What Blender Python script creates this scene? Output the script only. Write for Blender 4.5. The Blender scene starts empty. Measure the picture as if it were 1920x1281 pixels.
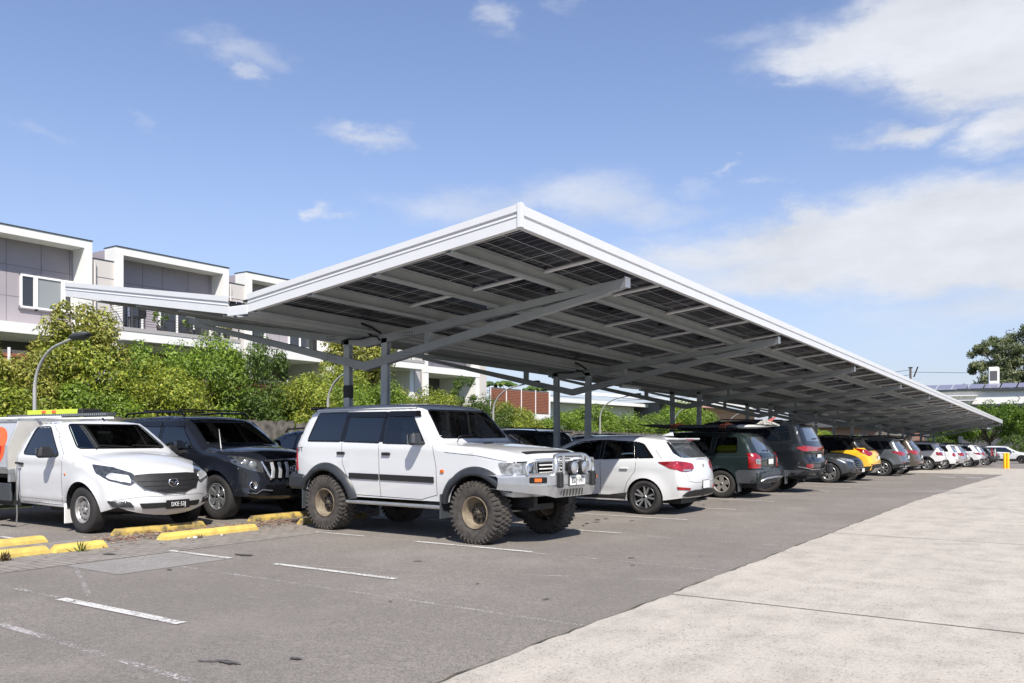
import bpy, bmesh, math, random
from mathutils import Vector, Matrix, geometry
from mathutils.bvhtree import BVHTree
R = math.radians
rnd = random.Random(7)
sc = bpy.context.scene
COL = sc.collection

# ---------------------------------------------------------------- camera
THETA = math.atan(1075 / 1590)
cam_d = bpy.data.cameras.new('camera')
cam = bpy.data.objects.new('camera', cam_d); COL.objects.link(cam)
cam.location = (0, 0, 1.43)
cam.rotation_euler = (R(90), 0, THETA)
cam_d.sensor_width = 36; cam_d.lens = 1590 / 1920 * 36
cam_d.shift_y = (818 - 640.5) / 1920
cam_d.clip_start = 0.05; cam_d.clip_end = 3000
sc.camera = cam

# ---------------------------------------------------------------- sun, sky, exposure
SUN = Vector((.67, -.64, 1.0)).normalized()
SUN_EL = math.asin(SUN.z); SUN_AZ = math.atan2(SUN.x, SUN.y)
sd = bpy.data.lights.new('sun', 'SUN'); sd.energy = 5.0; sd.angle = R(0.55); sd.color = (1.0, .945, .86)
so = bpy.data.objects.new('sun', sd); COL.objects.link(so)
so.rotation_euler = SUN.to_track_quat('Z', 'Y').to_euler()
sc.view_settings.view_transform = 'Standard'; sc.view_settings.look = 'None'
sc.view_settings.gamma = 1; sc.view_settings.use_curve_mapping = False
sc.view_settings.exposure = 0.36
SKY_STRENGTH = 0.105

w = bpy.data.worlds.new("World"); sc.world = w; w.use_nodes = True
def build_world():
    nt = w.node_tree; nt.nodes.clear(); L = nt.links.new
    def N(t, **k):
        n = nt.nodes.new(t)
        for a, b in k.items(): setattr(n, a, b)
        return n
    def M(op, a, b=None, c=None, clamp=False):
        n = N('ShaderNodeMath', operation=op); n.use_clamp = clamp
        for i, v in enumerate((a, b, c)):
            if v is None: continue
            if isinstance(v, (int, float)): n.inputs[i].default_value = v
            else: L(v, n.inputs[i])
        return n.outputs[0]
    sky = N('ShaderNodeTexSky', sky_type='NISHITA'); sky.sun_disc = False
    sky.sun_elevation = SUN_EL; sky.sun_rotation = SUN_AZ
    sky.air_density = 1.0; sky.dust_density = 0.4; sky.ozone_density = 1.6; sky.altitude = 20
    tc = N('ShaderNodeTexCoord'); sep = N('ShaderNodeSeparateXYZ'); L(tc.outputs['Generated'], sep.inputs[0])
    az = M('ARCTAN2', sep.outputs[0], sep.outputs[1]); el = M('ARCSINE', sep.outputs[2])
    # soft warp so that cloud outlines are ragged
    n1 = N('ShaderNodeTexNoise'); n1.inputs['Scale'].default_value = 3.2; n1.inputs['Detail'].default_value = 7; n1.inputs['Roughness'].default_value = .58
    mp = N('ShaderNodeMapping'); mp.inputs['Scale'].default_value = (1, 1, 2.3); L(tc.outputs['Generated'], mp.inputs[0]); L(mp.outputs[0], n1.inputs['Vector'])
    n2 = N('ShaderNodeTexNoise'); n2.inputs['Scale'].default_value = 8.5; n2.inputs['Detail'].default_value = 8; n2.inputs['Roughness'].default_value = .62; L(mp.outputs[0], n2.inputs['Vector'])
    wsep = N('ShaderNodeSeparateXYZ'); L(n2.outputs['Color'], wsep.inputs[0])
    azw = M('ADD', az, M('MULTIPLY', M('SUBTRACT', wsep.outputs[0], .5), .20))
    elw = M('ADD', el, M('MULTIPLY', M('SUBTRACT', wsep.outputs[1], .5), .085))
    def AE(px, py):
        u = (px - 960) / 1590; v = (818 - py) / 1590
        return math.atan(u) - THETA, math.atan(v / math.sqrt(1 + u * u))
    # (px,py centre, radius az, radius el, strength)
    clouds = [(1330, 475, .10, .026, .85), (1480, 455, .12, .034, 1.1), (1650, 440, .13, .042, 1.3), (1810, 425, .13, .046, 1.35), (1960, 430, .14, .05, 1.35), (1560, 500, .20, .030, 1.1), (1780, 500, .20, .034, 1.15), (1500, 400, .05, .018, .8), (1850, 385, .06, .016, .9),
              (1600, 100, .10, .026, .95), (1530, 130, .06, .016, .8), (1720, 60, .13, .040, 1.15), (1880, 40, .13, .05, 1.25), (1860, 130, .09, .034, 1.1), (1930, 215, .06, .03, .85), (1700, 240, .075, .014, .72), (1440, 60, .07, .02, .5),
              (850, 390, .10, .030, .52), (980, 370, .12, .028, .50), (1110, 370, .10, .034, .60), (1200, 400, .07, .03, .6), (680, 238, .062, .014, .56), (955, 30, .036, .022, .66), (450, 108, .050, .022, .42), (450, 150, .03, .012, .45),
              (604, 390, .024, .010, .68), (1100, 10, .03, .015, .42), (1820, 590, .16, .030, .62), (1900, 560, .10, .03, .6), (290, 232, .02, .014, .38), (70, 225, .04, .010, .36), (1440, 335, .03, .010, .42), (1310, 345, .04, .012, .40), (1360, 315, .012, .008, .5)]
    tot = None
    for px, py, ra, re, s in clouds:
        a0, e0 = AE(px, py)
        dx = M('DIVIDE', M('SUBTRACT', azw, a0), ra); dy = M('DIVIDE', M('SUBTRACT', elw, e0), re)
        q = M('ADD', M('MULTIPLY', dx, dx), M('MULTIPLY', dy, dy))
        g = M('MULTIPLY', M('EXPONENT', M('MULTIPLY', q, -.9)), s)
        tot = g if tot is None else M('MAXIMUM', tot, g)
    # the rest of the sky dome, behind and beside the view, has scattered cloud too
    n3 = N('ShaderNodeTexNoise'); n3.inputs['Scale'].default_value = 2.1; n3.inputs['Detail'].default_value = 6; L(mp.outputs[0], n3.inputs['Vector'])
    far = M('MULTIPLY', M('SUBTRACT', n3.outputs[0], .5), 2.6, clamp=True)
    da = M('ABSOLUTE', M('ADD', az, THETA)); out = M('MULTIPLY', M('SUBTRACT', da, .75), 3.0, clamp=True)
    tot = M('MAXIMUM', tot, M('MULTIPLY', far, out))
    dens = M('MULTIPLY', tot, M('ADD', .30, M('MULTIPLY', n1.outputs[0], 1.55)))
    dens = M('SUBTRACT', dens, .16, clamp=True)
    ramp = N('ShaderNodeValToRGB'); L(dens, ramp.inputs[0]); cr = ramp.color_ramp; cr.interpolation = 'EASE'
    cr.elements[0].position = 0.0; cr.elements[0].color = (0, 0, 0, 1); cr.elements[1].position = .80; cr.elements[1].color = (.93, .93, .93, 1)
    veil = M('MULTIPLY', M('EXPONENT', M('MULTIPLY', el, -5.2)), .90)
    lift = M('ADD', 4.5, M('MULTIPLY', n2.outputs[0], 3.0))
    ccol = N('ShaderNodeCombineXYZ'); L(M('MULTIPLY', lift, .97), ccol.inputs[0]); L(M('MULTIPLY', lift, 1.0), ccol.inputs[1]); L(M('MULTIPLY', lift, 1.07), ccol.inputs[2])
    tint = N('ShaderNodeMix', data_type='RGBA', blend_type='MULTIPLY'); tint.inputs[0].default_value = 1.0
    L(sky.outputs[0], tint.inputs[6]); tint.inputs[7].default_value = SKY_TINT
    vm = N('ShaderNodeMix', data_type='RGBA'); L(veil, vm.inputs[0]); L(tint.outputs[2], vm.inputs[6]); vm.inputs[7].default_value = (3.9, 4.3, 5.35, 1)
    mx = N('ShaderNodeMix', data_type='RGBA'); L(ramp.outputs[0], mx.inputs[0]); L(vm.outputs[2], mx.inputs[6]); L(ccol.outputs[0], mx.inputs[7])
    bg = N('ShaderNodeBackground'); bg.inputs[1].default_value = SKY_STRENGTH; L(mx.outputs[2], bg.inputs[0])
    o = N('ShaderNodeOutputWorld'); L(bg.outputs[0], o.inputs[0])
SKY_TINT = (1.13, 1.13, 1.30, 1)
build_world()

# ---------------------------------------------------------------- materials
MATS = {}
def mat(name, col, rough=.6, metal=0., coat=0., spec=.5, noise=0., nscale=8., bump=0., bscale=40., dark=None, trans=0., coords='Object', dust=0.):
    if name in MATS: return MATS[name]
    m = bpy.data.materials.new(name); m.use_nodes = True; nt = m.node_tree; b = nt.nodes['Principled BSDF']; L = nt.links.new
    b.inputs['Base Color'].default_value = (*col, 1); b.inputs['Roughness'].default_value = rough; b.inputs['Metallic'].default_value = metal
    b.inputs['Coat Weight'].default_value = coat; b.inputs['Coat Roughness'].default_value = .04; b.inputs['Specular IOR Level'].default_value = spec
    if trans: b.inputs['Transmission Weight'].default_value = trans
    tc = nt.nodes.new('ShaderNodeTexCoord')
    if noise:
        n = nt.nodes.new('ShaderNodeTexNoise'); n.inputs['Scale'].default_value = nscale; n.inputs['Detail'].default_value = 5; L(tc.outputs[coords], n.inputs['Vector'])
        mx = nt.nodes.new('ShaderNodeMix'); mx.data_type = 'RGBA'
        d = dark if dark else tuple(c * (1 - noise) for c in col)
        mx.inputs[6].default_value = (*d, 1); mx.inputs[7].default_value = (*col, 1)
        cr = nt.nodes.new('ShaderNodeMapRange'); cr.inputs[1].default_value = .35; cr.inputs[2].default_value = .62; L(n.outputs[0], cr.inputs[0]); L(cr.outputs[0], mx.inputs[0])
        L(mx.outputs[2], b.inputs['Base Color'])
    if bump:
        n2 = nt.nodes.new('ShaderNodeTexNoise'); n2.inputs['Scale'].default_value = bscale; n2.inputs['Detail'].default_value = 3; L(tc.outputs[coords], n2.inputs['Vector'])
        bp = nt.nodes.new('ShaderNodeBump'); bp.inputs['Strength'].default_value = bump; bp.inputs['Distance'].default_value = .01; L(n2.outputs[0], bp.inputs['Height']); L(bp.outputs[0], b.inputs['Normal'])
    MATS[name] = m; return m

def paint(name, col, metal=0., rough=.32, noise=.05, dirt=None, two_tone=None):
    """car paint: base coat under clear coat with a faint film of road dust low on the body"""
    if name in MATS: return MATS[name]
    m = bpy.data.materials.new(name); m.use_nodes = True; nt = m.node_tree; b = nt.nodes['Principled BSDF']; L = nt.links.new
    b.inputs['Roughness'].default_value = rough if sum(col) > .15 else .5; b.inputs['Metallic'].default_value = metal; b.inputs['Coat Weight'].default_value = 1.; b.inputs['Coat Roughness'].default_value = .02; b.inputs['Specular IOR Level'].default_value = .5 if sum(col) > .15 else .12
    tc = nt.nodes.new('ShaderNodeTexCoord'); sp = nt.nodes.new('ShaderNodeSeparateXYZ'); L(tc.outputs['Object'], sp.inputs[0])
    n = nt.nodes.new('ShaderNodeTexNoise'); n.inputs['Scale'].default_value = 3.; n.inputs['Detail'].default_value = 6; L(tc.outputs['Object'], n.inputs['Vector'])
    a = nt.nodes.new('ShaderNodeMapRange'); a.inputs[1].default_value = .85; a.inputs[2].default_value = .25; L(sp.outputs[2], a.inputs[0])
    mu = nt.nodes.new('ShaderNodeMath'); mu.operation = 'MULTIPLY'; L(a.outputs[0], mu.inputs[0]); L(n.outputs[0], mu.inputs[1])
    ad = nt.nodes.new('ShaderNodeMath'); ad.operation = 'MULTIPLY_ADD'; L(mu.outputs[0], ad.inputs[0]); ad.inputs[1].default_value = dirt if dirt is not None else (.5 if sum(col) > 1 else (.10 if sum(col) > .15 else .025)); ad.inputs[2].default_value = noise * .3 if sum(col) > 1 else .001
    mx = nt.nodes.new('ShaderNodeMix'); mx.data_type = 'RGBA'; L(ad.outputs[0], mx.inputs[0]); mx.inputs[6].default_value = (*col, 1); mx.inputs[7].default_value = (.30, .26, .21, 1)
    if two_tone:    # roof in a second colour above a line rising to the rear pillar
        z0, z1, x0, x1 = two_tone
        ln = nt.nodes.new('ShaderNodeMapRange'); L(sp.outputs[0], ln.inputs[0]); ln.inputs[1].default_value = x0; ln.inputs[2].default_value = x1; ln.inputs[3].default_value = z1; ln.inputs[4].default_value = z0
        gt = nt.nodes.new('ShaderNodeMath'); gt.operation = 'GREATER_THAN'; L(sp.outputs[2], gt.inputs[0]); L(ln.outputs[0], gt.inputs[1])
        m2 = nt.nodes.new('ShaderNodeMix'); m2.data_type = 'RGBA'; L(gt.outputs[0], m2.inputs[0]); L(mx.outputs[2], m2.inputs[6]); m2.inputs[7].default_value = (.008, .008, .009, 1); L(m2.outputs[2], b.inputs['Base Color'])
    else: L(mx.outputs[2], b.inputs['Base Color'])
    # the unseen inside of the shell is dark trim
    ge = nt.nodes.new('ShaderNodeNewGeometry'); lk = [l for l in nt.links if l.to_socket == b.inputs['Base Color']][0]; src = lk.from_socket
    m3 = nt.nodes.new('ShaderNodeMix'); m3.data_type = 'RGBA'; L(ge.outputs['Backfacing'], m3.inputs[0]); L(src, m3.inputs[6]); m3.inputs[7].default_value = (.03, .03, .032, 1); L(m3.outputs[2], b.inputs['Base Color'])
    MATS[name] = m; return m
def clear_glass(name, tint, refl=1.0):
    m = bpy.data.materials.new(name); m.use_nodes = True; nt = m.node_tree; L = nt.links.new; nt.nodes.remove(nt.nodes['Principled BSDF'])
    tr = nt.nodes.new('ShaderNodeBsdfTransparent'); tr.inputs[0].default_value = (*tint, 1); gl = nt.nodes.new('ShaderNodeBsdfGlossy'); gl.inputs['Roughness'].default_value = .015; gl.inputs[0].default_value = (1, 1, 1, 1)
    fr = nt.nodes.new('ShaderNodeFresnel'); fr.inputs[0].default_value = 1.62; mu = nt.nodes.new('ShaderNodeMath'); mu.operation = 'MULTIPLY'; mu.use_clamp = True; L(fr.outputs[0], mu.inputs[0]); mu.inputs[1].default_value = 1.35 * refl
    mx = nt.nodes.new('ShaderNodeMixShader'); L(mu.outputs[0], mx.inputs[0]); L(tr.outputs[0], mx.inputs[1]); L(gl.outputs[0], mx.inputs[2]); L(mx.outputs[0], nt.nodes['Material Output'].inputs[0]); MATS[name] = m; return m
GCLEAR = clear_glass('clear_windscreen', (.78, .84, .82)); GSIDE = clear_glass('side_glass', (.55, .60, .60)); GPRIV = clear_glass('privacy_glass', (.10, .11, .13), 1.3)

WHITE = paint('white_paint', (.66, .67, .68))
WHITE2 = paint('pearl_white_paint', (.62, .63, .65))
BLACKP = paint('black_paint', (.008, .010, .016), metal=.0, rough=.25)
NAVY = paint('dark_blue_paint', (.008, .012, .035), rough=.25)
GREEN = paint('dark_green_paint', (.014, .024, .024), metal=.3)
CHARC = paint('charcoal_paint', (.050, .058, .070), metal=.55)
GREYP = paint('grey_paint', (.17, .19, .21), metal=.6)
BROWN = paint('bronze_brown_paint', (.12, .105, .085), metal=.5)
SILVER = paint('silver_paint', (.42, .44, .48), metal=.6)
YELLOW = paint('yellow_paint', (.86, .50, .025), two_tone=(1.02, 1.16, -1.5, -.6))
GLASS = mat('tinted_glass', (.006, .009, .014), rough=.02, spec=.9, coat=.6)
GLASSB = mat('windscreen_glass', (.020, .030, .032), rough=.02, spec=1., coat=1., noise=.6, nscale=1.6)
GLASSR = mat('rear_glass', (.06, .07, .08), rough=.03, spec=.9, coat=1.)
BLK = mat('black_plastic', (.018, .018, .019), rough=.55, noise=.3, nscale=20)
GBLK = mat('gloss_black_trim', (.006, .006, .007), rough=.12)
GREYPL = mat('grey_plastic', (.055, .062, .070), rough=.5, noise=.15, nscale=10)
FLARE = mat('flare_plastic', (.030, .034, .040), rough=.42, noise=.2, nscale=14)
RUB = mat('tyre_rubber', (.028, .026, .025), rough=.85, noise=.3, nscale=30, bump=.3, bscale=60)
RUBD = mat('dusty_tyre_rubber', (.075, .066, .058), rough=.95, noise=.45, nscale=14, bump=.5, bscale=70)
CHROME = mat('chrome', (.75, .76, .78), rough=.12, metal=1.)
ALU = mat('brushed_aluminium', (.62, .63, .63), rough=.34, metal=.85, noise=.12, nscale=6)
ALUW = mat('alloy_wheel_silver', (.48, .49, .50), rough=.3, metal=.8)
ALUD = mat('alloy_wheel_dark', (.06, .06, .065), rough=.3, metal=.6)
STEELW = mat('steel_wheel_silver', (.42, .41, .39), rough=.45, metal=.5, noise=.3, nscale=14)
TAN = mat('muddy_steel_wheel', (.22, .18, .12), rough=.7, noise=.5, nscale=9, dark=(.12, .09, .065))
HUBD = mat('muddy_hub', (.09, .075, .06), rough=.8, noise=.4, nscale=20)
RED = mat('red_lens', (.36, .006, .010), rough=.15, coat=1., noise=.45, nscale=9)
REDD = mat('dark_red_lens', (.20, .006, .012), rough=.12, coat=1.)
ORANGE = mat('amber_lens', (.62, .13, .01), rough=.2, coat=1.)
LENS = mat('clear_lens', (.50, .52, .54), rough=.12, metal=.55, coat=1., noise=.55, nscale=11)
LENSD = mat('smoked_lens', (.10, .105, .11), rough=.1, metal=.4, coat=1., noise=.5, nscale=16)
PLATEW = mat('plate_white', (.72, .72, .70), rough=.4)
PLATEK = mat('plate_black', (.012, .012, .012), rough=.4)
INK = mat('plate_lettering', (.02, .02, .02), rough=.5)
INKW = mat('plate_lettering_white', (.75, .75, .72), rough=.5)
LENSB = mat('bright_lamp_lens', (.42, .44, .46), rough=.15, metal=.3, coat=1., noise=.7, nscale=17)
LENSU = mat('sunlit_lamp_lens', (.66, .68, .70), rough=.2, metal=.2, coat=1., noise=.4, nscale=9)
GALV = mat('galvanised_steel', (.44, .45, .45), rough=.45, metal=.35, noise=.18, nscale=5)
CANP = mat('canopy_white_sheet', (.66, .665, .67), rough=.38, noise=.03, nscale=2)
CANS = mat('canopy_grey_steel', (.37, .39, .395), rough=.5, noise=.12, nscale=3)
CANC = mat('column_grey_steel', (.50, .53, .54), rough=.5, noise=.15, nscale=3)
YELC = mat('yellow_concrete', (.66, .50, .12), rough=.85, noise=.35, nscale=6, dark=(.50, .36, .10), bump=.4, bscale=50)
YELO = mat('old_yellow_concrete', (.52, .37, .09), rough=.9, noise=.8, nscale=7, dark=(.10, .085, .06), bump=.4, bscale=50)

# ---------------------------------------------------------------- mesh helpers
class MB:
    def __init__(s): s.v = []; s.f = []; s.m = []; s.mats = []; s.sm = []
    def mi(s, m):
        if m not in s.mats: s.mats.append(m)
        return s.mats.index(m)
    def add(s, vs, fs, m, smooth=False):
        o = len(s.v); s.v += [tuple(v) for v in vs]; k = s.mi(m)
        for f in fs: s.f.append([i + o for i in f]); s.m.append(k); s.sm.append(smooth)
    def box(s, x0, x1, y0, y1, z0, z1, m, M=None):
        vs = [Vector(p) for p in ((x0, y0, z0), (x1, y0, z0), (x1, y1, z0), (x0, y1, z0), (x0, y0, z1), (x1, y0, z1), (x1, y1, z1), (x0, y1, z1))]
        if M: vs = [M @ v for v in vs]
        s.add(vs, [(0, 3, 2, 1), (4, 5, 6, 7), (0, 1, 5, 4), (1, 2, 6, 5), (2, 3, 7, 6), (3, 0, 4, 7)], m)
    def rbox(s, c, d, m, r=.02, M=None, taper=1.0, smooth=False):
        """box with chamfered edges; taper scales the top"""
        hx, hy, hz = d[0] / 2, d[1] / 2, d[2] / 2; r = min(r, hx * .9, hy * .9, hz * .9); bm = bmesh.new()
        for z, k in ((-hz, 1), (-hz + r, 0), (hz - r, 0), (hz, 1)):
            tp = taper if z > 0 else 1
            for sx, sy in ((-1, -1), (1, -1), (1, 1), (-1, 1)):
                ax = hx * tp - r * k; ay = hy * tp - r * k
                if k: bm.verts.new((sx * ax, sy * ay, z))
                else:
                    p = [(sx * (ax), sy * (ay - r)), (sx * (ax - r), sy * ay)]
                    if sx * sy < 0: p = p[::-1]
                    if (sx, sy) in ((-1, -1), (1, 1)): pass
                    for q in p: bm.verts.new((q[0], q[1], z))
        bmesh.ops.convex_hull(bm, input=bm.verts); bm.verts.index_update()
        C = Vector(c); vs = []
        for v in bm.verts:
            q = v.co.copy()
            if M: q = M @ q
            vs.append(q + C)
        fs = [[v.index for v in f.verts] for f in bm.faces]; s.add(vs, fs, m, smooth); bm.free()
    def tube(s, pts, r, m, n=8, closed=False, smooth=True, cap=True, sq=None):
        pts = [Vector(p) for p in pts]; N = len(pts); rs = r if isinstance(r, (list, tuple)) else [r] * N
        rings = []; up = Vector((0, 0, 1)); prev = None
        for i, p in enumerate(pts):
            if closed: t = (pts[(i + 1) % N] - pts[i - 1]).normalized()
            else: t = (pts[min(i + 1, N - 1)] - pts[max(i - 1, 0)]).normalized()
            if prev is None:
                a = up if abs(t.dot(up)) < .95 else Vector((1, 0, 0)); a = (a - t * a.dot(t)).normalized()
            else:
                a = prev - t * prev.dot(t); a.normalize()
            prev = a; b = t.cross(a); ring = []
            for k in range(n):
                if sq: # rectangular section: sq = (half along a, half along b)
                    sx, sy = ((1, 1), (-1, 1), (-1, -1), (1, -1))[k]; ring.append(p + a * sx * sq[0] + b * sy * sq[1])
                else:
                    an = 2 * math.pi * k / n; ring.append(p + (a * math.cos(an) + b * math.sin(an)) * rs[i])
            rings.append(ring)
        vs = [q for rg in rings for q in rg]; fs = []
        for i in range(N if closed else N - 1):
            for k in range(n):
                a = i * n + k; b = i * n + (k + 1) % n; c = ((i + 1) % N) * n + (k + 1) % n; d = ((i + 1) % N) * n + k; fs.append((a, b, c, d))
        s.add(vs, fs, m, smooth and not sq)
        if cap and not closed: s.add(rings[0], [list(range(n))[::-1]], m); s.add(rings[-1], [list(range(n))], m)
    def bar(s, a, b, h, w_, m):
        """rectangular bar from a to b, h deep (vertical-ish), w_ wide"""
        s.tube([a, b], 1, m, n=4, sq=(h / 2, w_ / 2))
    def lathe(s, prof, m, n=28, axis='y', M=None, smooth=True, closed=False):
        """prof: list of (radius, offset along axis)"""
        vs = []
        for r_, o in prof:
            for k in range(n):
                a = 2 * math.pi * k / n; c, q = math.cos(a) * r_, math.sin(a) * r_
                p = Vector((c, o, q)) if axis == 'y' else (Vector((c, q, o)) if axis == 'z' else Vector((o, c, q)))
                vs.append(M @ p if M else p)
        fs = []; P = len(prof)
        for i in range(P if closed else P - 1):
            for k in range(n): fs.append((i * n + k, i * n + (k + 1) % n, ((i + 1) % P) * n + (k + 1) % n, ((i + 1) % P) * n + k))
        s.add(vs, fs, m, smooth)
    def disc(s, r_, o, m, n=28, axis='y', M=None, flip=False):
        vs = []
        for k in range(n):
            a = 2 * math.pi * k / n; c, q = math.cos(a) * r_, math.sin(a) * r_
            p = Vector((c, o, q)) if axis == 'y' else (Vector((c, q, o)) if axis == 'z' else Vector((o, c, q)))
            vs.append(M @ p if M else p)
        s.add(vs, [list(range(n)) if flip else list(range(n))[::-1]], m)
    def prism(s, poly, y0, y1, m, axis='y'):
        """extrude a 2D polygon (x,z) along y (or (y,z) along x, or (x,y) along z)"""
        n = len(poly)
        def P(p, o): return {'y': (p[0], o, p[1]), 'x': (o, p[0], p[1]), 'z': (p[0], p[1], o)}[axis]
        vs = [P(p, y0) for p in poly] + [P(p, y1) for p in poly]
        fs = [list(range(n)), list(range(n, 2 * n))[::-1]] + [(i, i + n, (i + 1) % n + n, (i + 1) % n) for i in range(n)]
        s.add(vs, fs, m)
    def mesh(s, name, recalc=True):
        me = bpy.data.meshes.new(name); me.from_pydata(s.v, [], s.f); 
        for m in s.mats: me.materials.append(m)
        me.polygons.foreach_set('material_index', s.m); me.polygons.foreach_set('use_smooth', s.sm)
        if recalc:
            bm = bmesh.new(); bm.from_mesh(me); bmesh.ops.recalc_face_normals(bm, faces=bm.faces); bm.to_mesh(me); bm.free()
        me.update(); return me
    def build(s, name, parent=None, loc=None, rz=0, recalc=True):
        o = bpy.data.objects.new(name, s.mesh(name, recalc)); COL.objects.link(o)
        if parent: o.parent = parent
        if loc: o.location = loc
        if rz: o.rotation_euler = (0, 0, rz)
        return o

def tag(o, label=None, cat=None, group=None, kind=None):
    if label: o['label'] = label
    if cat: o['category'] = cat
    if group: o['group'] = group
    if kind: o['kind'] = kind
    return o
def thing(name, label, cat, loc=(0, 0, 0), rz=0, group=None):
    o = bpy.data.objects.new(name, None); COL.objects.link(o); o.location = loc; o.rotation_euler = (0, 0, rz); o.empty_display_size = .2
    return tag(o, label, cat, group)
def kids(o): return [c for c in bpy.data.objects if c.parent == o]
def copy_tree(o, parent=None, children=None):
    c = o.copy(); COL.objects.link(c)
    if parent: c.parent = parent
    for ch in (KIDS.get(o.name) or kids(o)): copy_tree(ch, c)
    return c
KIDS = {}

ZY = [(-60, 0), (0, 0), (20, 0), (30, -.11), (44, -.33), (60, -.60), (90, -1.05), (700, -1.05)]
def zg(y):
    for (a, za), (b, zb) in zip(ZY, ZY[1:]):
        if y <= b: return za + (zb - za) * (y - a) / (b - a) if y > a else za
    return ZY[-1][1]
def zgx(x, y):
    return zg(y)

def text_mesh(body, size, thick=.003, m=None, sx=1.0, shear=0):
    cu = bpy.data.curves.new('lettering', 'FONT'); cu.body = body; cu.size = size; cu.extrude = thick; cu.align_x = 'CENTER'; cu.align_y = 'CENTER'; cu.shear = shear
    cu.offset = size * .004; cu.space_character = 1.12
    o = bpy.data.objects.new('lettering', cu); COL.objects.link(o)
    dg = bpy.context.evaluated_depsgraph_get(); me = bpy.data.meshes.new_from_object(o.evaluated_get(dg))
    bpy.data.objects.remove(o)
    me.materials.clear()
    if m: me.materials.append(m)
    if sx != 1: me.transform(Matrix.Scale(sx, 4, (1, 0, 0)))
    return me
def put_mesh(name, me, parent, M):
    me.transform(M); o = bpy.data.objects.new(name, me); COL.objects.link(o); o.parent = parent; return o
# ---------------------------------------------------------------- vehicles: generic machinery
def spline(pts, step):
    """pts: (x,z,crown,round[,corner]) -> dense list, Catmull-Rom between corners"""
    P = [tuple(p) + (0,) * (5 - len(p)) for p in pts]; out = []
    n = len(P)
    for i in range(n - 1):
        a, b = P[i], P[i + 1]
        p0 = P[i - 1] if i > 0 and not a[4] else a; p3 = P[i + 2] if i + 2 < n and not b[4] else b
        L = math.hypot(b[0] - a[0], b[1] - a[1]); k = max(1, int(round(L / step)))
        for j in range(k):
            t = j / k
            def cr(q):
                m1 = (b[q] - p0[q]) * .5; m2 = (p3[q] - a[q]) * .5
                return (2 * t ** 3 - 3 * t * t + 1) * a[q] + (t ** 3 - 2 * t * t + t) * m1 + (-2 * t ** 3 + 3 * t * t) * b[q] + (t ** 3 - t * t) * m2
            out.append((cr(0), cr(1), a[2] + (b[2] - a[2]) * t, a[3] + (b[3] - a[3]) * t))
    out.append(P[-1][:4]); return out
def lerpt(x, tb):
    if x <= tb[0][0]: return tb[0][1]
    for (a, va), (b, vb) in zip(tb, tb[1:]):
        if x <= b: return va + (vb - va) * (x - a) / (b - a)
    return tb[-1][1]
def inside(p, poly):
    x, y = p; c = False; n = len(poly); j = n - 1
    for i in range(n):
        xi, yi = poly[i]; xj, yj = poly[j]
        if (yi > y) != (yj > y) and x < (xj - xi) * (y - yi) / (yj - yi) + xi: c = not c
        j = i
    return c
def segd(p, a, b):
    vx, vy = b[0] - a[0], b[1] - a[1]; L = vx * vx + vy * vy
    t = 0 if L == 0 else max(0, min(1, ((p[0] - a[0]) * vx + (p[1] - a[1]) * vy) / L))
    return math.hypot(p[0] - a[0] - t * vx, p[1] - a[1] - t * vy), t
def resample(poly, step):
    out = []
    for i, a in enumerate(poly):
        b = poly[(i + 1) % len(poly)]; L = math.dist(a, b); k = max(1, int(round(L / step)))
        for j in range(k): out.append(tuple(a[q] + (b[q] - a[q]) * j / k for q in range(len(a))))
    return out
def roundp(poly, r, n=4):
    out = []; N = len(poly)
    for i in range(N):
        p = Vector(poly[i]); a = Vector(poly[i - 1]) - p; b = Vector(poly[(i + 1) % N]) - p
        d = min(r, a.length * .45, b.length * .45); A = p + a.normalized() * d; B = p + b.normalized() * d
        for k in range(n + 1):
            t = k / n; q = A * (1 - t) ** 2 + p * 2 * t * (1 - t) + B * t * t; out.append(tuple(q))
    return out
def cdt_fill(poly, g):
    """fill a 2D polygon with triangles and interior points"""
    pts = [Vector(p) for p in poly]; n = len(pts)
    xs = [p[0] for p in poly]; ys = [p[1] for p in poly]
    x = min(xs) + g * .5; inner = []
    segs = [(poly[i], poly[(i + 1) % n]) for i in range(n)]
    row = 0
    while x < max(xs):
        y = min(ys) + g * (.5 if row % 2 else .25)
        while y < max(ys):
            if inside((x, y), poly):
                ok = True
                for a, b in segs:
                    if abs(a[0] - x) > g and abs(b[0] - x) > g and (a[0] - x) * (b[0] - x) > 0: continue
                    if segd((x, y), a, b)[0] < g * .4: ok = False; break
                if ok: inner.append(Vector((x, y)))
            y += g
        x += g; row += 1
    vs, es, fs, *_ = geometry.delaunay_2d_cdt(pts + inner, [(i, (i + 1) % n) for i in range(n)], [], 1, 1e-5)
    return [tuple(v) for v in vs], [list(f) for f in fs]

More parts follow.
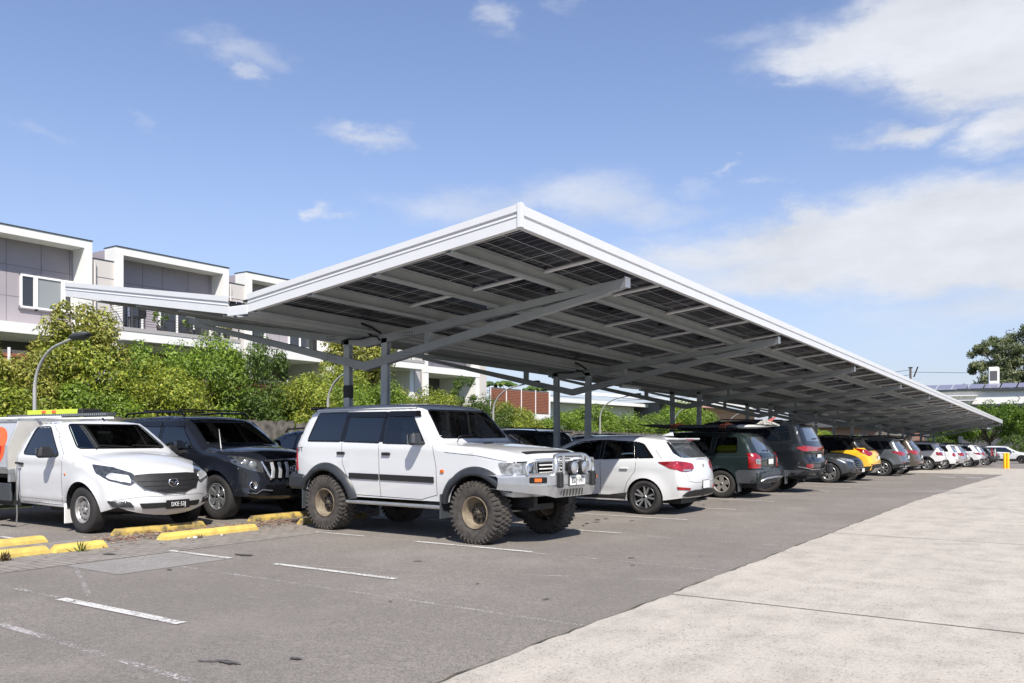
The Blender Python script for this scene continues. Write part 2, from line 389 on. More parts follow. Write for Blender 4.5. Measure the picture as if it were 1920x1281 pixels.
class Car:
    """side-view outline + half-width field; everything else is laid onto that surface"""
    def __init__(s, outline, xf, xr, ra, rw, sill, half, belt, tumble=.28, pf=(1.2, .14), pr=(-1.4, .08), g=.075, zbf=.30, zbr=.30, flare=.03, lines=(), tuck=.06, paintm=WHITE, step_in=.012, hood_w=None):
        s.xf, s.xr, s.ra, s.rw, s.half, s.mat = xf, xr, ra, rw, half, paintm
        s.belt, s.tumble, s.pf, s.pr, s.sill, s.flare, s.lines, s.tuck, s.stepin = belt, tumble, pf, pr, sill, flare, lines, tuck, step_in
        s.xmax = max(p[0] for p in outline); s.xmin = min(p[0] for p in outline)
        S = spline(outline, g); n = len(S)
        Sp = []; N = []
        for i in range(n):
            a = S[max(i - 1, 0)]; b = S[min(i + 1, n - 1)]; t = Vector((b[0] - a[0], b[1] - a[1])).normalized()
            nin = Vector((t.y, -t.x))       # outline runs rear->roof->front: inward is to the right of travel
            N.append(nin); Sp.append((S[i][0] + nin.x * S[i][2], S[i][1] + nin.y * S[i][2]))
        s.Sp = Sp; s.Rk = [q[3] for q in S]
        def arc(cx, z_in, z_out, front_first=True):
            a0 = math.asin(max(-1, min(1, (z_in - rw) / ra))); a1 = math.pi - math.asin(max(-1, min(1, (z_out - rw) / ra)))
            k = 16; return [(cx + ra * math.cos(a0 + (a1 - a0) * j / k), rw + ra * math.sin(a0 + (a1 - a0) * j / k)) for j in range(k + 1)]
        low = arc(xf, zbf, sill) + (arc(xr, sill, zbr) if xr is not None else [])
        # subdivide the long sill
        lowr = []
        for i, p in enumerate(low):
            if i and math.dist(low[i - 1], p) > g * 1.5:
                a = low[i - 1]; k = int(math.dist(a, p) / g)
                lowr += [(a[0] + (p[0] - a[0]) * j / k, a[1] + (p[1] - a[1]) * j / k) for j in range(1, k)]
            lowr.append(p)
        poly = Sp + lowr; nb = len(poly); n_out = len(Sp)
        vs, fs = cdt_fill(poly, g)
        mb_v = []; mb_f = []; 
        W = [s.W(p[0], p[1]) for p in vs]
        for p, w_ in zip(vs, W): mb_v.append((p[0], w_, p[1]))
        o = len(vs)
        for p, w_ in zip(vs, W): mb_v.append((p[0], -w_, p[1]))
        mb_f += [f for f in fs] + [[i + o for i in f][::-1] for f in fs]; mats = [0] * len(mb_f)
        # strip across
        T = 12; rows = []
        for i in range(nb):
            row = [i]; wb = W[i]
            for j in range(1, T):
                t = 1 - 2 * j / T; 
                if i < n_out: c = S[i][2] * (1 - abs(t) ** 2.2); q = Vector(Sp[i]) - N[i] * c
                else: q = Vector(poly[i])
                mb_v.append((q.x, wb * t, q.y)); row.append(len(mb_v) - 1)
            row.append(i + o); rows.append(row)
        for i in range(nb):
            a, b = rows[i], rows[(i + 1) % nb]; k = 0 if (i < n_out - 1) else 1
            for j in range(T): mb_f.append([a[j], b[j], b[j + 1], a[j + 1]]); mats.append(k)
        me = bpy.data.meshes.new('body'); me.from_pydata(mb_v, [], mb_f); me.materials.append(paintm); me.materials.append(BLK)
        me.polygons.foreach_set('material_index', mats); me.polygons.foreach_set('use_smooth', [True] * len(mb_f))
        bm = bmesh.new(); bm.from_mesh(me); bmesh.ops.remove_doubles(bm, verts=bm.verts, dist=1e-5); bmesh.ops.recalc_face_normals(bm, faces=bm.faces)
        s.bvh = BVHTree.FromBMesh(bm); bm.to_mesh(me); bm.free(); me.set_sharp_from_angle(angle=R(50)); s.me = me
    def W(s, x, z):
        w_ = s.half
        xa, am = s.pf
        if x > xa: w_ -= am * ((x - xa) / (s.xmax - xa)) ** 2.4
        xa, am = s.pr
        if x < xa: w_ -= am * ((x - xa) / (s.xmin - xa)) ** 2.2
        zb = lerpt(x, s.belt)
        if z > zb: 
            t = min(1, (z - zb) / .05); w_ -= s.stepin * t + s.tumble * (z - zb) + .10 * (z - zb) ** 2
        else: w_ -= s.tuck * ((zb - z) / max(.2, zb - s.sill)) ** 2.5
        for lz, lx0, lx1, dep, wd in s.lines:   # character lines: (z at rear, x range, depth, width)
            if lx0 < x < lx1:
                e = min(1, (x - lx0) / .3, (lx1 - x) / .3); w_ += dep * e * math.exp(-((z - lz) / wd) ** 2)
        for cx in (s.xf, s.xr):
            if cx is None: continue
            d = math.hypot(x - cx, z - s.rw) - s.ra
            if d < .16 and z > s.rw - .1 and z < zb + .02: w_ += s.flare * (1 - max(0, d) / .16) ** 1.5 * min(1, (zb + .02 - z) / .1)
        best = 9; R_ = .06
        for i in range(len(s.Sp) - 1):
            a = s.Sp[i]
            if abs(a[0] - x) > .5 or abs(a[1] - z) > .5: continue
            d, t = segd((x, z), a, s.Sp[i + 1])
            if d < best: best = d; R_ = s.Rk[i]
        if best < R_ and R_ > 0: w_ -= R_ - math.sqrt(max(0, R_ * R_ - (R_ - best) ** 2))
        return max(.05, w_)
    def make(s, name, label, cat, group=None):
        s.root = thing(name, label, cat, group=group)
        s.body = bpy.data.objects.new('body', s.me); COL.objects.link(s.body); s.body.parent = s.root
        return s.root
    def hit(s, u, v, phi):
        """phi degrees: 0 from the front, 90 from +y, 180 from the rear, 'top'"""
        if phi == 'top':
            h = s.bvh.ray_cast(Vector((u, v, 5)), Vector((0, 0, -1)))
            return h[0], h[1], Vector((0, 0, 1))
        a = R(phi); d = Vector((math.cos(a), math.sin(a), 0)); U = Vector((-math.sin(a), math.cos(a), 0))
        org = U * u + Vector((0, 0, v)) + d * 8
        h = s.bvh.ray_cast(org, -d)
        if h[0] is None:
            n = s.bvh.find_nearest(U * u + Vector((0, 0, v)) + d * 2); return n[0], n[1], d
        return h[0], h[1], d
    def patch(s, pts, phi, m, off=.004, thick=.012, g=.07, mb=None, rnd_=.02, inset_col=None):
        """pts: (x,y,z) corner points near the surface -> conforming panel, returns MB"""
        mb = mb or MB()
        if phi == 'top': P2 = [(p[0], p[1]) for p in pts]
        else:
            a = R(phi); U = Vector((-math.sin(a), math.cos(a), 0)); P2 = [(Vector(p).dot(U), p[2]) for p in pts]
        if rnd_: P2 = roundp(P2, rnd_)
        P2 = resample(P2, g)
        # drop coincident points
        Q = [P2[0]]
        for p in P2[1:]:
            if math.dist(p, Q[-1]) > 1e-3: Q.append(p)
        if math.dist(Q[0], Q[-1]) < 1e-3: Q.pop()
        vs, fs = cdt_fill(Q, g); nb = len(Q)
        V = []; Dn = []
        for u, v in vs:
            h, n, d = s.hit(u, v, phi); n = n if n.dot(d) > 0 else -n
            k = (d * .6 + n * .6).normalized(); V.append(h + k * off); Dn.append(k)
        mb.add(V, fs, m, True)
        if thick:
            B0 = V[:nb]; B1 = [V[i] - Dn[i] * thick for i in range(nb)]
            mb.add(B0 + B1, [(i, (i + 1) % nb, (i + 1) % nb + nb, i + nb) for i in range(nb)], m, False)
        return mb
    def sp(s, poly, side):     # (x,z) -> 3D on a side
        return [(p[0], side * s.half, p[1]) for p in poly]
    def side_part(s, name, poly, m, off=.004, both=True, parent=None, rnd_=.03, thick=.012, g=.08):
        out = []
        for sd_ in ((1, -1) if both is True else (both,)):
            out.append(s.patch(s.sp(poly, sd_), 90 * sd_, m, off, thick, g, rnd_=rnd_).build(name, parent or s.root, recalc=True))
        return out
    def end_part(s, name, poly, m, phi=0, off=.004, mirror=False, rnd_=.02, thick=.012, g=.08, parent=None):
        """poly (y,z) seen from the front (phi 0) or rear (phi 180)"""
        out = []
        for k in ((1, -1) if mirror else (1,)):
            out.append(s.patch([(0, k * p[0], p[1]) for p in poly], phi, m, off, thick, g, rnd_=rnd_).build(name, parent or s.root))
        return out
    def corner_part(s, name, pts, phi, m, off=.005, rnd_=.02, thick=.012, g=.05, parent=None):
        out = []
        for k in (1, -1):
            out.append(s.patch([(p[0], k * p[1], p[2]) for p in pts], phi * k, m, off, thick, g, rnd_=rnd_).build(name, parent or s.root))
        return out
    def cut(s, poly, axis, sgn=1):
        """open the shell behind a pane; poly (x,z) for the sides, (y,z) for the ends"""
        bm = bmesh.new(); bm.from_mesh(s.me); ia = 0 if axis == 'y' else 1
        us = [p[0] for p in poly]; vs = [p[1] for p in poly]; lo = (min(us) - .12, min(vs) - .12); hi = (max(us) + .12, max(vs) + .12)
        def near(f):
            c = f.calc_center_median(); u = c[ia]
            ok = lo[0] < u < hi[0] and lo[1] < c.z < hi[1]
            if axis == 'y': return ok and abs(c.y) > .35
            return ok and c.x * sgn > 0 and abs(f.normal.y) < .75
        n = len(poly)
        for i in range(n):
            a, b = poly[i], poly[(i + 1) % n]; d = (b[0] - a[0], b[1] - a[1])
            if axis == 'y': co = Vector((a[0], 0, a[1])); no = Vector((d[1], 0, -d[0]))
            else: co = Vector((0, a[0], a[1])); no = Vector((0, d[1], -d[0]))
            fs = [f for f in bm.faces if near(f)]; es = {e for f in fs for e in f.edges}; vv = {v for f in fs for v in f.verts}
            bmesh.ops.bisect_plane(bm, geom=list(fs) + list(es) + list(vv), plane_co=co, plane_no=no.normalized(), dist=1e-6)
        kill = [f for f in bm.faces if near(f) and inside((f.calc_center_median()[ia], f.calc_center_median().z), poly)]
        bmesh.ops.delete(bm, geom=kill, context='FACES'); bm.to_mesh(s.me); bm.free(); s.me.set_sharp_from_angle(angle=R(50))
    def shrink(s, poly, d):
        cx = sum(p[0] for p in poly) / len(poly); cz = sum(p[1] for p in poly) / len(poly); out = []
        for p in poly:
            v = Vector((p[0] - cx, p[1] - cz)); l_ = v.length; out.append((cx + v.x * (1 - d / l_), cz + v.y * (1 - d / l_)))
        return out
    def glaze_side(s, poly, glass, seal=True, rnd_=.035):
        s.cut(s.shrink(poly, .02), 'y')
        for sd_ in (1, -1):
            o = s.patch(s.sp(poly, sd_), 90 * sd_, glass, .001, 0, .07, rnd_=rnd_).build('window', s.root)
            if seal:
                P = resample(roundp([(-p[0] * sd_, p[1]) for p in poly], rnd_), .06); mb = MB()
                pts = []
                for u, v in P: h, n_, d = s.hit(u, v, 90 * sd_); pts.append(h + d * .001)
                mb.tube(pts, .011, GBLK, n=5, closed=True); mb.build('window_seal', o)
    def glaze_end(s, poly, glass, phi=0, rnd_=.05, name='windscreen'):
        sg = 1 if phi == 0 else -1
        s.cut(s.shrink(poly, .02), 'x', sg)
        o = s.patch([(0, p[0], p[1]) for p in poly], phi, glass, .001, 0, .07, rnd_=rnd_).build(name, s.root)
        P = resample(roundp([(p[0] * sg, p[1]) for p in poly], rnd_), .06); pts = []; mb = MB()
        for u, v in P: h, n_, d = s.hit(u, v, phi); pts.append(h + d * .001)
        mb.tube(pts, .014, GBLK, n=5, closed=True); mb.build('window_seal', o)
    def cabin(s, dash_x, seats, zf=.55, zs=.85, top=1.35, wheel_y=-.36, hw=.62, back=-1.6, roof=1.6):
        """dashboard, wheel, seats and door cards behind the glass (right-hand drive)"""
        TR = mat('cabin_trim', (.09, .09, .095), rough=.8); SE = mat('seat_fabric', (.19, .19, .20), rough=.95, noise=.2, nscale=20)
        mb = MB(); mb.rbox((dash_x, 0, zs + .10), (.50, hw * 2.1, .22), TR, r=.05); mb.build('dashboard', s.root)
        mb = MB(); c = Vector((dash_x - .33, wheel_y, zs + .16)); mb.tube([(c.x - math.sin(a) * .06, c.y + math.cos(a) * .18, c.z + math.sin(a) * .17) for a in [k * math.pi / 10 for k in range(20)]], .014, BLK, n=6, closed=True); mb.tube([c - Vector((0, .17, 0)), c, c + Vector((0, .17, 0))], .016, BLK, n=5); mb.tube([c, c + Vector((.25, 0, -.06))], .03, BLK, n=6); mb.build('steering_wheel', s.root)
        for x, y in seats:
            mb = MB(); mb.rbox((x + .22, y, zs - .18), (.50, .48, .16), SE, r=.05); M = Matrix.Rotation(R(-14), 4, 'Y'); mb.rbox((x - .06, y, zs + .12), (.14, .46, .58), SE, r=.05, M=M, taper=.85); o = mb.build('seat', s.root)
            mb = MB(); mb.rbox((x - .15, y, zs + .50), (.09, .26, .18), SE, r=.04, M=M); mb.tube([(x - .14, y - .06, zs + .36), (x - .14, y - .06, zs + .48)], .008, ALU, n=4); mb.tube([(x - .14, y + .06, zs + .36), (x - .14, y + .06, zs + .48)], .008, ALU, n=4); mb.build('headrest', o)
        mb = MB(); mb.box(back, dash_x, -hw, hw, zf - .04, zf, TR); mb.build('cabin_floor', s.root)
        mb = MB(); h = s.hit(dash_x - .45, 0, 'top')[0]; mb.rbox((dash_x - .42, 0, roof - .12), (.02, .22, .06), BLK, r=.01); mb.build('rear_view_mirror', s.root)
    def seam(s, pl, name='door_seam', wd=.007, m=None, both=True):
        """thin dark gap drawn as a very narrow strip following the side surface"""
        m = m or GBLK
        for sd_ in ((1, -1) if both is True else (both,)):
            mb = MB()
            for a, b in zip(pl, pl[1:]):
                L = math.dist(a, b); k = max(1, int(L / .06)); nx, nz = -(b[1] - a[1]) / L * wd / 2, (b[0] - a[0]) / L * wd / 2; vs = []
                for j in range(k + 1):
                    x = a[0] + (b[0] - a[0]) * j / k; z = a[1] + (b[1] - a[1]) * j / k
                    for q in (1, -1):
                        h, n, d = s.hit((x + nx * q) * -sd_, z + nz * q, 90 * sd_); vs.append(h + d * .0022)
                mb.add(vs, [(2 * j, 2 * j + 1, 2 * j + 3, 2 * j + 2) for j in range(k)], m, True)
            o = mb.build(name, s.root, recalc=False)
        return o
    def line_end(s, pl, phi=180, name='panel_seam', wd=.006, m=None, mirror=False):
        m = m or GBLK; mb = MB()
        for q0 in ((1, -1) if mirror else (1,)):
            for a, b in zip(pl, pl[1:]):
                L = math.dist(a, b); k = max(1, int(L / .06)); nx, nz = -(b[1] - a[1]) / L * wd / 2, (b[0] - a[0]) / L * wd / 2; vs = []
                for j in range(k + 1):
                    y = a[0] + (b[0] - a[0]) * j / k; z = a[1] + (b[1] - a[1]) * j / k
                    for q in (1, -1):
                        h, n, d = s.hit((y + nx * q) * q0 * (1 if phi == 0 else -1), z + nz * q, phi); vs.append(h + d * .0022)
                mb.add(vs, [(2 * j, 2 * j + 1, 2 * j + 3, 2 * j + 2) for j in range(k)], m, True)
        return mb.build(name, s.root, recalc=False)
    def wheels(s, tyre, rim, track, dz=0):
        KIDS_ = []
        for cx in (s.xf, s.xr):
            for sd_ in (1, -1):
                t = bpy.data.objects.new('wheel', tyre); COL.objects.link(t); t.parent = s.root; t.location = (cx, sd_ * track, s.rw + dz)
                t.rotation_euler = (0, rnd.random() * 6 * sd_, 0 if sd_ > 0 else math.pi)
                r_ = bpy.data.objects.new('rim', rim); COL.objects.link(r_); r_.parent = t
    def mirrors(s, x, z, m=BLK, size=(.12, .20, .15), arm=.06, y=None):
        for sd_ in (1, -1):
            h, n, d = s.hit(x * -sd_, z, 90 * sd_); y0 = h.y
            mb = MB(); mb.rbox((x - .01, y0 + sd_ * (arm + size[1] / 2), z + .03), size, m, r=.035, taper=.86, smooth=False)
            mb.tube([(x + .02, y0 - sd_ * .02, z - .03), (x + .01, y0 + sd_ * (arm + .02), z - .02)], .025, m, n=6)
            o = mb.build('wing_mirror', s.root)
            g_ = MB(); g_.rbox((x - .01 - size[0] / 2 - .001, y0 + sd_ * (arm + size[1] / 2), z + .03), (.008, size[1] * .82, size[2] * .75), CHROME, r=.003); g_.build('mirror_glass', o)
    def handles(s, xs, z, m, ln=.17, h=.035):
        for x in xs:
            for sd_ in (1, -1):
                hh, n, d = s.hit(x * -sd_, z, 90 * sd_); mb = MB()
                mb.rbox((x, hh.y + sd_ * .018, z), (ln, .022, h), m, r=.009); mb.box(x - ln * .45, x + ln * .45, hh.y - sd_ * .01, hh.y + sd_ * .008, z - h * .3, z + h * .3, GBLK)
                mb.build('door_handle', s.root)
    def plate(s, x, y, z, text=None, front=True, m=PLATEW, ink=INK, w_=.372, h_=.134, tilt=0, frame=True):
        mb = MB(); k = 1 if front else -1
        if frame: mb.rbox((x - k * .004, y, z), (.012, w_ + .02, h_ + .02), GBLK, r=.004)
        mb.rbox((x + k * .003, y, z), (.012, w_, h_), m, r=.003); o = mb.build('number_plate', s.root)
        if text:
            me = text_mesh(text, h_ * .80, .0015, ink, sx=.74)
            M = Matrix.Translation((x + k * .0115, y, z)) @ (Matrix(((0, 0, 1, 0), (1, 0, 0, 0), (0, 1, 0, 0), (0, 0, 0, 1))) if front else Matrix(((0, 0, -1, 0), (-1, 0, 0, 0), (0, 1, 0, 0), (0, 0, 0, 1))))
            put_mesh('plate_lettering', me, o, M)
        return o
    def place(s, X, Y, rz, z=None):
        s.root.location = (X, Y, zg(Y) if z is None else z); s.root.rotation_euler = (0, 0, rz)
    def rake(s, slope):
        s.root.rotation_euler[0] = slope

_WH = {}
def tyre_mesh(r, wd, rim, mud=False, m=RUB, n=40):
    key = ('t', r, wd, rim, mud, m.name)
    if key in _WH: return _WH[key]
    mb = MB(); h = wd / 2; sh = .02 if not mud else .03; tr = r - (.012 if mud else 0)
    prof = [(rim, -h * .78), (rim + (r - rim) * .35, -h * 1.0), (r - sh * 1.6, -h * .98), (tr - .006, -h * .82), (tr, -h * .6), (tr, 0), (tr, h * .6), (tr - .006, h * .82), (r - sh * 1.6, h * .98), (rim + (r - rim) * .55, h * 1.03), (rim + (r - rim) * .3, h * .98), (rim + .008, h * .88), (rim - .004, h * .8), (rim - .01, h * .5), (rim - .01, -h * .5)]
    mb.lathe(prof, m, n=n, closed=True)
    if mud:
        K = 38
        for k in range(K):
            for row, (y0, y1, da, ln) in enumerate(((-h * .98, -h * .55, 0, .034), (-h * .5, -h * .05, .5, .03), (h * .05, h * .5, 0, .03), (h * .55, h * .98, .5, .034))):
                a = 2 * math.pi * (k + da) / K; M = Matrix.Rotation(a, 4, 'Y')
                edge = abs(y0 + y1) > h
                mb.rbox(M @ Vector((tr + (-.002 if edge else .001), (y0 + y1) / 2, 0)), (.024, y1 - y0, ln * (1.1 if k % 2 else .85)), m, r=.005, M=M)
                if edge and k % 1 == 0: # side lugs
                    yy = (h * 1.0 if y0 > 0 else -h * 1.0)
                    mb.rbox(M @ Vector((tr - .035, yy, 0)), (.055 if k % 2 else .04, .018, ln * .85), m, r=.005, M=M)
    me = mb.mesh('wheel'); _WH[key] = me; return me
def rim_mesh(r, wd, style='spoke', n=5, dbl=False, m=None, back=None, lip=None, sw=.05, twist=0.):
    m = m or ALUW; key = ('r', r, wd, style, n, dbl, m.name, sw)
    if key in _WH: return _WH[key]
    mb = MB(); h = wd / 2; back = back or GBLK; lip = lip or m; DK = BLK
    mb.lathe([(r - .004, h * .86), (r - .002, h * .93), (r - .02, h * .90), (r - .03, h * .75), (r - .035, -h * .5)], lip, n=36)
    if style == 'spoke':
        mb.disc(r - .03, -h * .25, back, n=24); mb.lathe([(r * .55, -.0), (r * .55, h * .25)], GREYPL, n=20); mb.disc(r * .52, h * .1, mat('brake_disc', (.09, .09, .09), rough=.4, metal=.8), n=24, flip=True)
        for k in range(n):
            for dd in ((-.5, .5) if dbl else (0,)):
                a = 2 * math.pi * k / n
                a1 = a + dd * (.30 if n <= 5 else .16); a2 = a + dd * (.46 if n <= 5 else .24) + twist
                p0 = Vector((math.cos(a1) * r * .16, 0, math.sin(a1) * r * .16)); p1 = Vector((math.cos(a2) * (r - .02), 0, math.sin(a2) * (r - .02)))
                t = (p1 - p0).normalized(); s_ = Vector((-t.z, 0, t.x)); w0 = sw * .5; w1 = sw * .62; y0 = h * .72; y1 = h * .86; dp = .03
                vs = [p0 + s_ * w0 + Vector((0, y0, 0)), p0 - s_ * w0 + Vector((0, y0, 0)), p1 - s_ * w1 + Vector((0, y1, 0)), p1 + s_ * w1 + Vector((0, y1, 0))]
                vs += [v - Vector((0, dp, 0)) + (s_ * .006 if i in (0, 3) else -s_ * .006) for i, v in enumerate(vs)]
                mb.add(vs, [(0, 1, 2, 3), (0, 4, 5, 1), (1, 5, 6, 2), (2, 6, 7, 3), (3, 7, 4, 0), (4, 7, 6, 5)], m)
        mb.lathe([(r * .2, h * .5), (r * .2, h * .76), (r * .13, h * .82), (.001, h * .84)], m, n=20)
        mb.lathe([(r * .11, h * .82), (r * .11, h * .87), (.001, h * .875)], GBLK if m != ALUD else ALUW, n=16)
    elif style == 'steel':
        mb.lathe([(r - .02, h * .85), (r - .035, h * .5), (r * .74, h * .34), (r * .70, h * .5), (r * .46, h * .58), (r * .38, h * .44), (r * .22, h * .44), (r * .2, h * .62), (r * .12, h * .66), (.001, h * .66)], m, n=32)
        for k in range(n):
            a = 2 * math.pi * k / n; M = Matrix.Rotation(a, 4, 'Y'); mb.rbox(M @ Vector((r * .72, h * .42, 0)), (.028, .03, .022), GBLK, r=.008, M=M)
        for k in range(6):
            a = 2 * math.pi * k / 6; mb.lathe([(.012, h * .44), (.012, h * .56), (.001, h * .57)], DK, n=6, M=Matrix.Translation((math.cos(a) * r * .3, 0, math.sin(a) * r * .3)))
    elif style == 'dish':
        mb.lathe([(r - .012, h * .93), (r - .016, h * .80), (r - .035, h * .70), (r - .045, h * .1), (r * .66, -h * .12), (r * .60, h * .02), (r * .34, h * .08), (r * .30, h * .18), (.001, h * .18)], m, n=40)
        mb.lathe([(r * .6, h * .025), (r * .34, h * .085)], HUBD, n=30)
        for k in range(n):
            a = 2 * math.pi * k / n; M = Matrix.Rotation(a, 4, 'Y'); q = r * .50
            pts = [(q - .035, -.008), (q - .035, .008), (q + .025, .030), (q + .025, -.030)]
            mb.add([M @ Vector((p[0], h * .12, p[1])) for p in pts], [(0, 1, 2, 3)], GBLK)
            mb.lathe([(.012, 0), (.012, .035), (.001, .038)], HUBD, n=6, M=M @ Matrix.Translation((r * .24, h * .18, 0)))
        mb.lathe([(r * .15, h * .1), (r * .15, h * .45), (r * .11, h * .52), (.001, h * .53)], HUBD, n=18)
    me = mb.mesh('rim'); _WH[key] = me; return me
# ---------------------------------------------------------------- the vehicles one by one
def patrol():
    out = [(-2.26, .60, .03, .03, 1), (-2.33, .80, .06, .06), (-2.34, 1.15, .06, .07), (-2.27, 1.38, .06, .07), (-2.12, 1.66, .05, .07), (-2.00, 1.83, .04, .08), (-1.86, 1.885, .03, .09), (-1.3, 1.915, .03, .10), (-.5, 1.925, .03, .10), (.10, 1.905, .03, .10), (.34, 1.86, .04, .08), (.48, 1.76, .05, .06), (.80, 1.385, .05, .04), (.90, 1.345, .03, .05), (1.3, 1.315, .03, .06), (1.75, 1.27, .03, .06), (2.0, 1.215, .03, .05), (2.09, 1.16, .05, .04), (2.13, 1.02, .08, .03), (2.13, .80, .08, .03), (2.05, .62, .04, .02, 1)]
    c = Car(out, 1.46, -1.49, .50, .415, .53, .895, [(-3, 1.31), (.7, 1.30), (.9, 1.27), (2.1, 1.12)], tumble=.20, pf=(1.5, .07), pr=(-1.8, .06), g=.06, zbf=.66, zbr=.60, flare=.012, lines=[(1.235, -2.3, 2.0, .008, .035)], tuck=.05, step_in=.006)
    c.make('four_wheel_drive', 'lifted white four wheel drive with aluminium bull bar and muddy off-road tyres', 'four wheel drive', 'cars parked nose or tail out in the front row')
    r = c.root
    # glass
    c.glaze_side([(-1.93, 1.355), (-1.765, 1.785), (-1.12, 1.79), (-1.17, 1.35)], GPRIV)
    c.glaze_side([(-1.10, 1.35), (-1.06, 1.785), (-.32, 1.78), (-.35, 1.335)], GPRIV, rnd_=.02)
    c.glaze_side([(-.27, 1.33), (-.26, 1.78), (.20, 1.77), (.55, 1.32)], GSIDE, rnd_=.02)
    for x0, x1, x2, x3 in ((-1.165, -1.11, -1.105, -1.065), (-.345, -.275, -.315, -.265)): c.side_part('black_pillar', [(x0, 1.345), (x2, 1.785), (x3, 1.785), (x1, 1.345)], GBLK, off=.004, rnd_=.0, thick=.006)
    c.glaze_end([(-.745, 1.405), (-.65, 1.80), (.65, 1.80), (.745, 1.405)], GCLEAR)
    c.end_part('rear_window', [(-.66, 1.36), (-.58, 1.76), (.58, 1.76), (.66, 1.36)], GLASS, phi=180, off=.006, rnd_=.05)
    c.cabin(.72, [(-.10, .37), (-.10, -.37), (-1.0, .38), (-1.0, -.38), (-1.0, 0)], zf=.85, zs=1.10, roof=1.84, back=-2.1)
    mb = MB(); mb.rbox((.62, -.05, 1.40), (.12, .16, .07), mat('maroon_cloth', (.22, .015, .03), rough=.9), r=.03); mb.build('cap_on_dashboard', r)
    for x0, x1 in ((-1.12, -.26), (-.24, .34)):      # weather shields over the doors
        c.side_part('weather_shield', [(x0, 1.72), (x0 + .02, 1.79), (x1, 1.785), (x1 + (.06 if x1 > 0 else 0), 1.705)], GBLK, off=.022, rnd_=.02, thick=.02)
    c.seam([(-.345, 1.30), (-.345, .56), (-.345, .535)]); c.seam([(.70, 1.30), (.76, 1.0), (.755, .62), (.45, .545), (-.86, .56), (-1.02, .82), (-1.12, 1.02), (-1.13, 1.33)])
    c.seam([(.92, 1.21), (1.5, 1.17), (1.95, 1.10)], wd=.006)
    c.side_part('door_moulding', [(-.98, .80), (-.98, .885), (-.36, .88), (-.36, .795)], BLK, off=.014, rnd_=.01, thick=.02)
    c.side_part('door_moulding', [(-.33, .795), (-.33, .88), (.71, .87), (.71, .785)], BLK, off=.014, rnd_=.01, thick=.02)
    c.handles((-.19, -1.14), 1.175, BLK, ln=.17, h=.045)
    c.mirrors(.50, 1.36, FLARE, size=(.13, .20, .17), arm=.05)
    # flares: black plastic arches
    for cx, lo_f, lo_r in ((c.xf, .66, .60), (c.xr, .53, .60)):
        for sd_ in (1, -1):
            mb = MB(); n = 26; a0 = math.asin((lo_f - c.rw) / .5) if cx > 0 else math.asin((.50 - c.rw) / .5); a1 = math.pi - math.asin((.52 - c.rw) / .5) if cx > 0 else math.pi - math.asin((.62 - c.rw) / .5)
            prof = [(.498, -.03), (.492, .055), (.51, .075), (.55, .068), (.60, .028), (.615, .004)]
            vs = []
            for k in range(n + 1):
                a = a0 - .02 + (a1 - a0 + .04) * k / n; fl = 1.0
                for rr, oo in prof:
                    x = cx + math.cos(a) * rr * (1.06 if abs(math.cos(a)) > .7 else 1.0); z = c.rw + math.sin(a) * rr
                    vs.append((x, sd_ * (c.W(cx + math.cos(a) * .58, c.rw + math.sin(a) * .58) + oo), z))
            q = len(prof); fs = [(k * q + j, k * q + j + 1, (k + 1) * q + j + 1, (k + 1) * q + j) for k in range(n) for j in range(q - 1)]
            mb.add(vs, fs, FLARE, True); mb.build('wheel_arch_flare', r)
    # front face
    c.end_part('grille', [(-.41, .92), (-.41, 1.115), (.41, 1.115), (.41, .92)], GBLK, off=.006)
    gb = MB()
    for k in range(4):
        for sd_ in (1, -1): gb.rbox((2.15, sd_ * .25, .945 + k * .05), (.03, .30, .018), PLATEW, r=.005)
    gb.rbox((2.14, 0, 1.03), (.03, .17, .19), WHITE, r=.01); gb.lathe([(.05, .012), (.062, 0), (.05, -.012)], CHROME, n=20, axis='x', M=Matrix.Translation((2.16, 0, 1.03)), closed=True); gb.rbox((2.165, 0, 1.03), (.01, .15, .022), CHROME, r=.003)
    gb.rbox((2.125, 0, 1.135), (.05, .84, .022), WHITE, r=.006); gb.build('grille_bars', r)
    c.corner_part('headlight_bezel', [(2.1, .42, .91), (2.1, .42, 1.10), (1.9, .815, 1.10), (1.9, .815, .91)], 8, BLK, off=.004, rnd_=.02)
    for o in c.corner_part('headlight', [(2.1, .445, .93), (2.1, .445, 1.085), (1.9, .79, 1.08), (1.9, .79, .93)], 8, LENSB, off=.007, rnd_=.03): pass
    c.corner_part('corner_lamp', [(2.07, .81, .93), (2.07, .81, 1.085), (1.84, .90, 1.09), (1.90, .90, .95)], 48, LENSB, off=.010, rnd_=.03)
    lb = MB(); 
    for sd_ in (1, -1): lb.lathe([(.075, 0), (.07, .012), (.04, .02), (.001, .022)], CHROME, n=18, axis='x', M=Matrix.Translation((2.115, sd_ * .56, 1.01)))
    lb.build('headlamp_reflector', r)
    for sd_ in (1, -1):
        h, n_, d = c.hit(.87 * -sd_, .95, 90 * sd_); mb = MB(); mb.rbox((.87, h.y + sd_ * .008, .95), (.065, .02, .045), ORANGE, r=.006); mb.build('side_indicator', r)
    # bonnet scoop louvres, washer jets and wipers
    mb = MB()
    for k in range(3): 
        h, n_, d = c.hit(1.16 - 0 * k, -.30 + k * .055, 'top'); mb.rbox((h.x, h.y, h.z + .012), (.08, .03, .018), GBLK, r=.005)
    mb.build('bonnet_vents', r)
    mb = c.patch([(1.97, -.56, 0), (2.03, -.54, 0), (2.045, 0, 0), (2.03, .54, 0), (1.97, .56, 0), (2.0, 0, 0)], 'top', BLK, off=.016, thick=.012, rnd_=.0); mb.build('bonnet_protector', r)
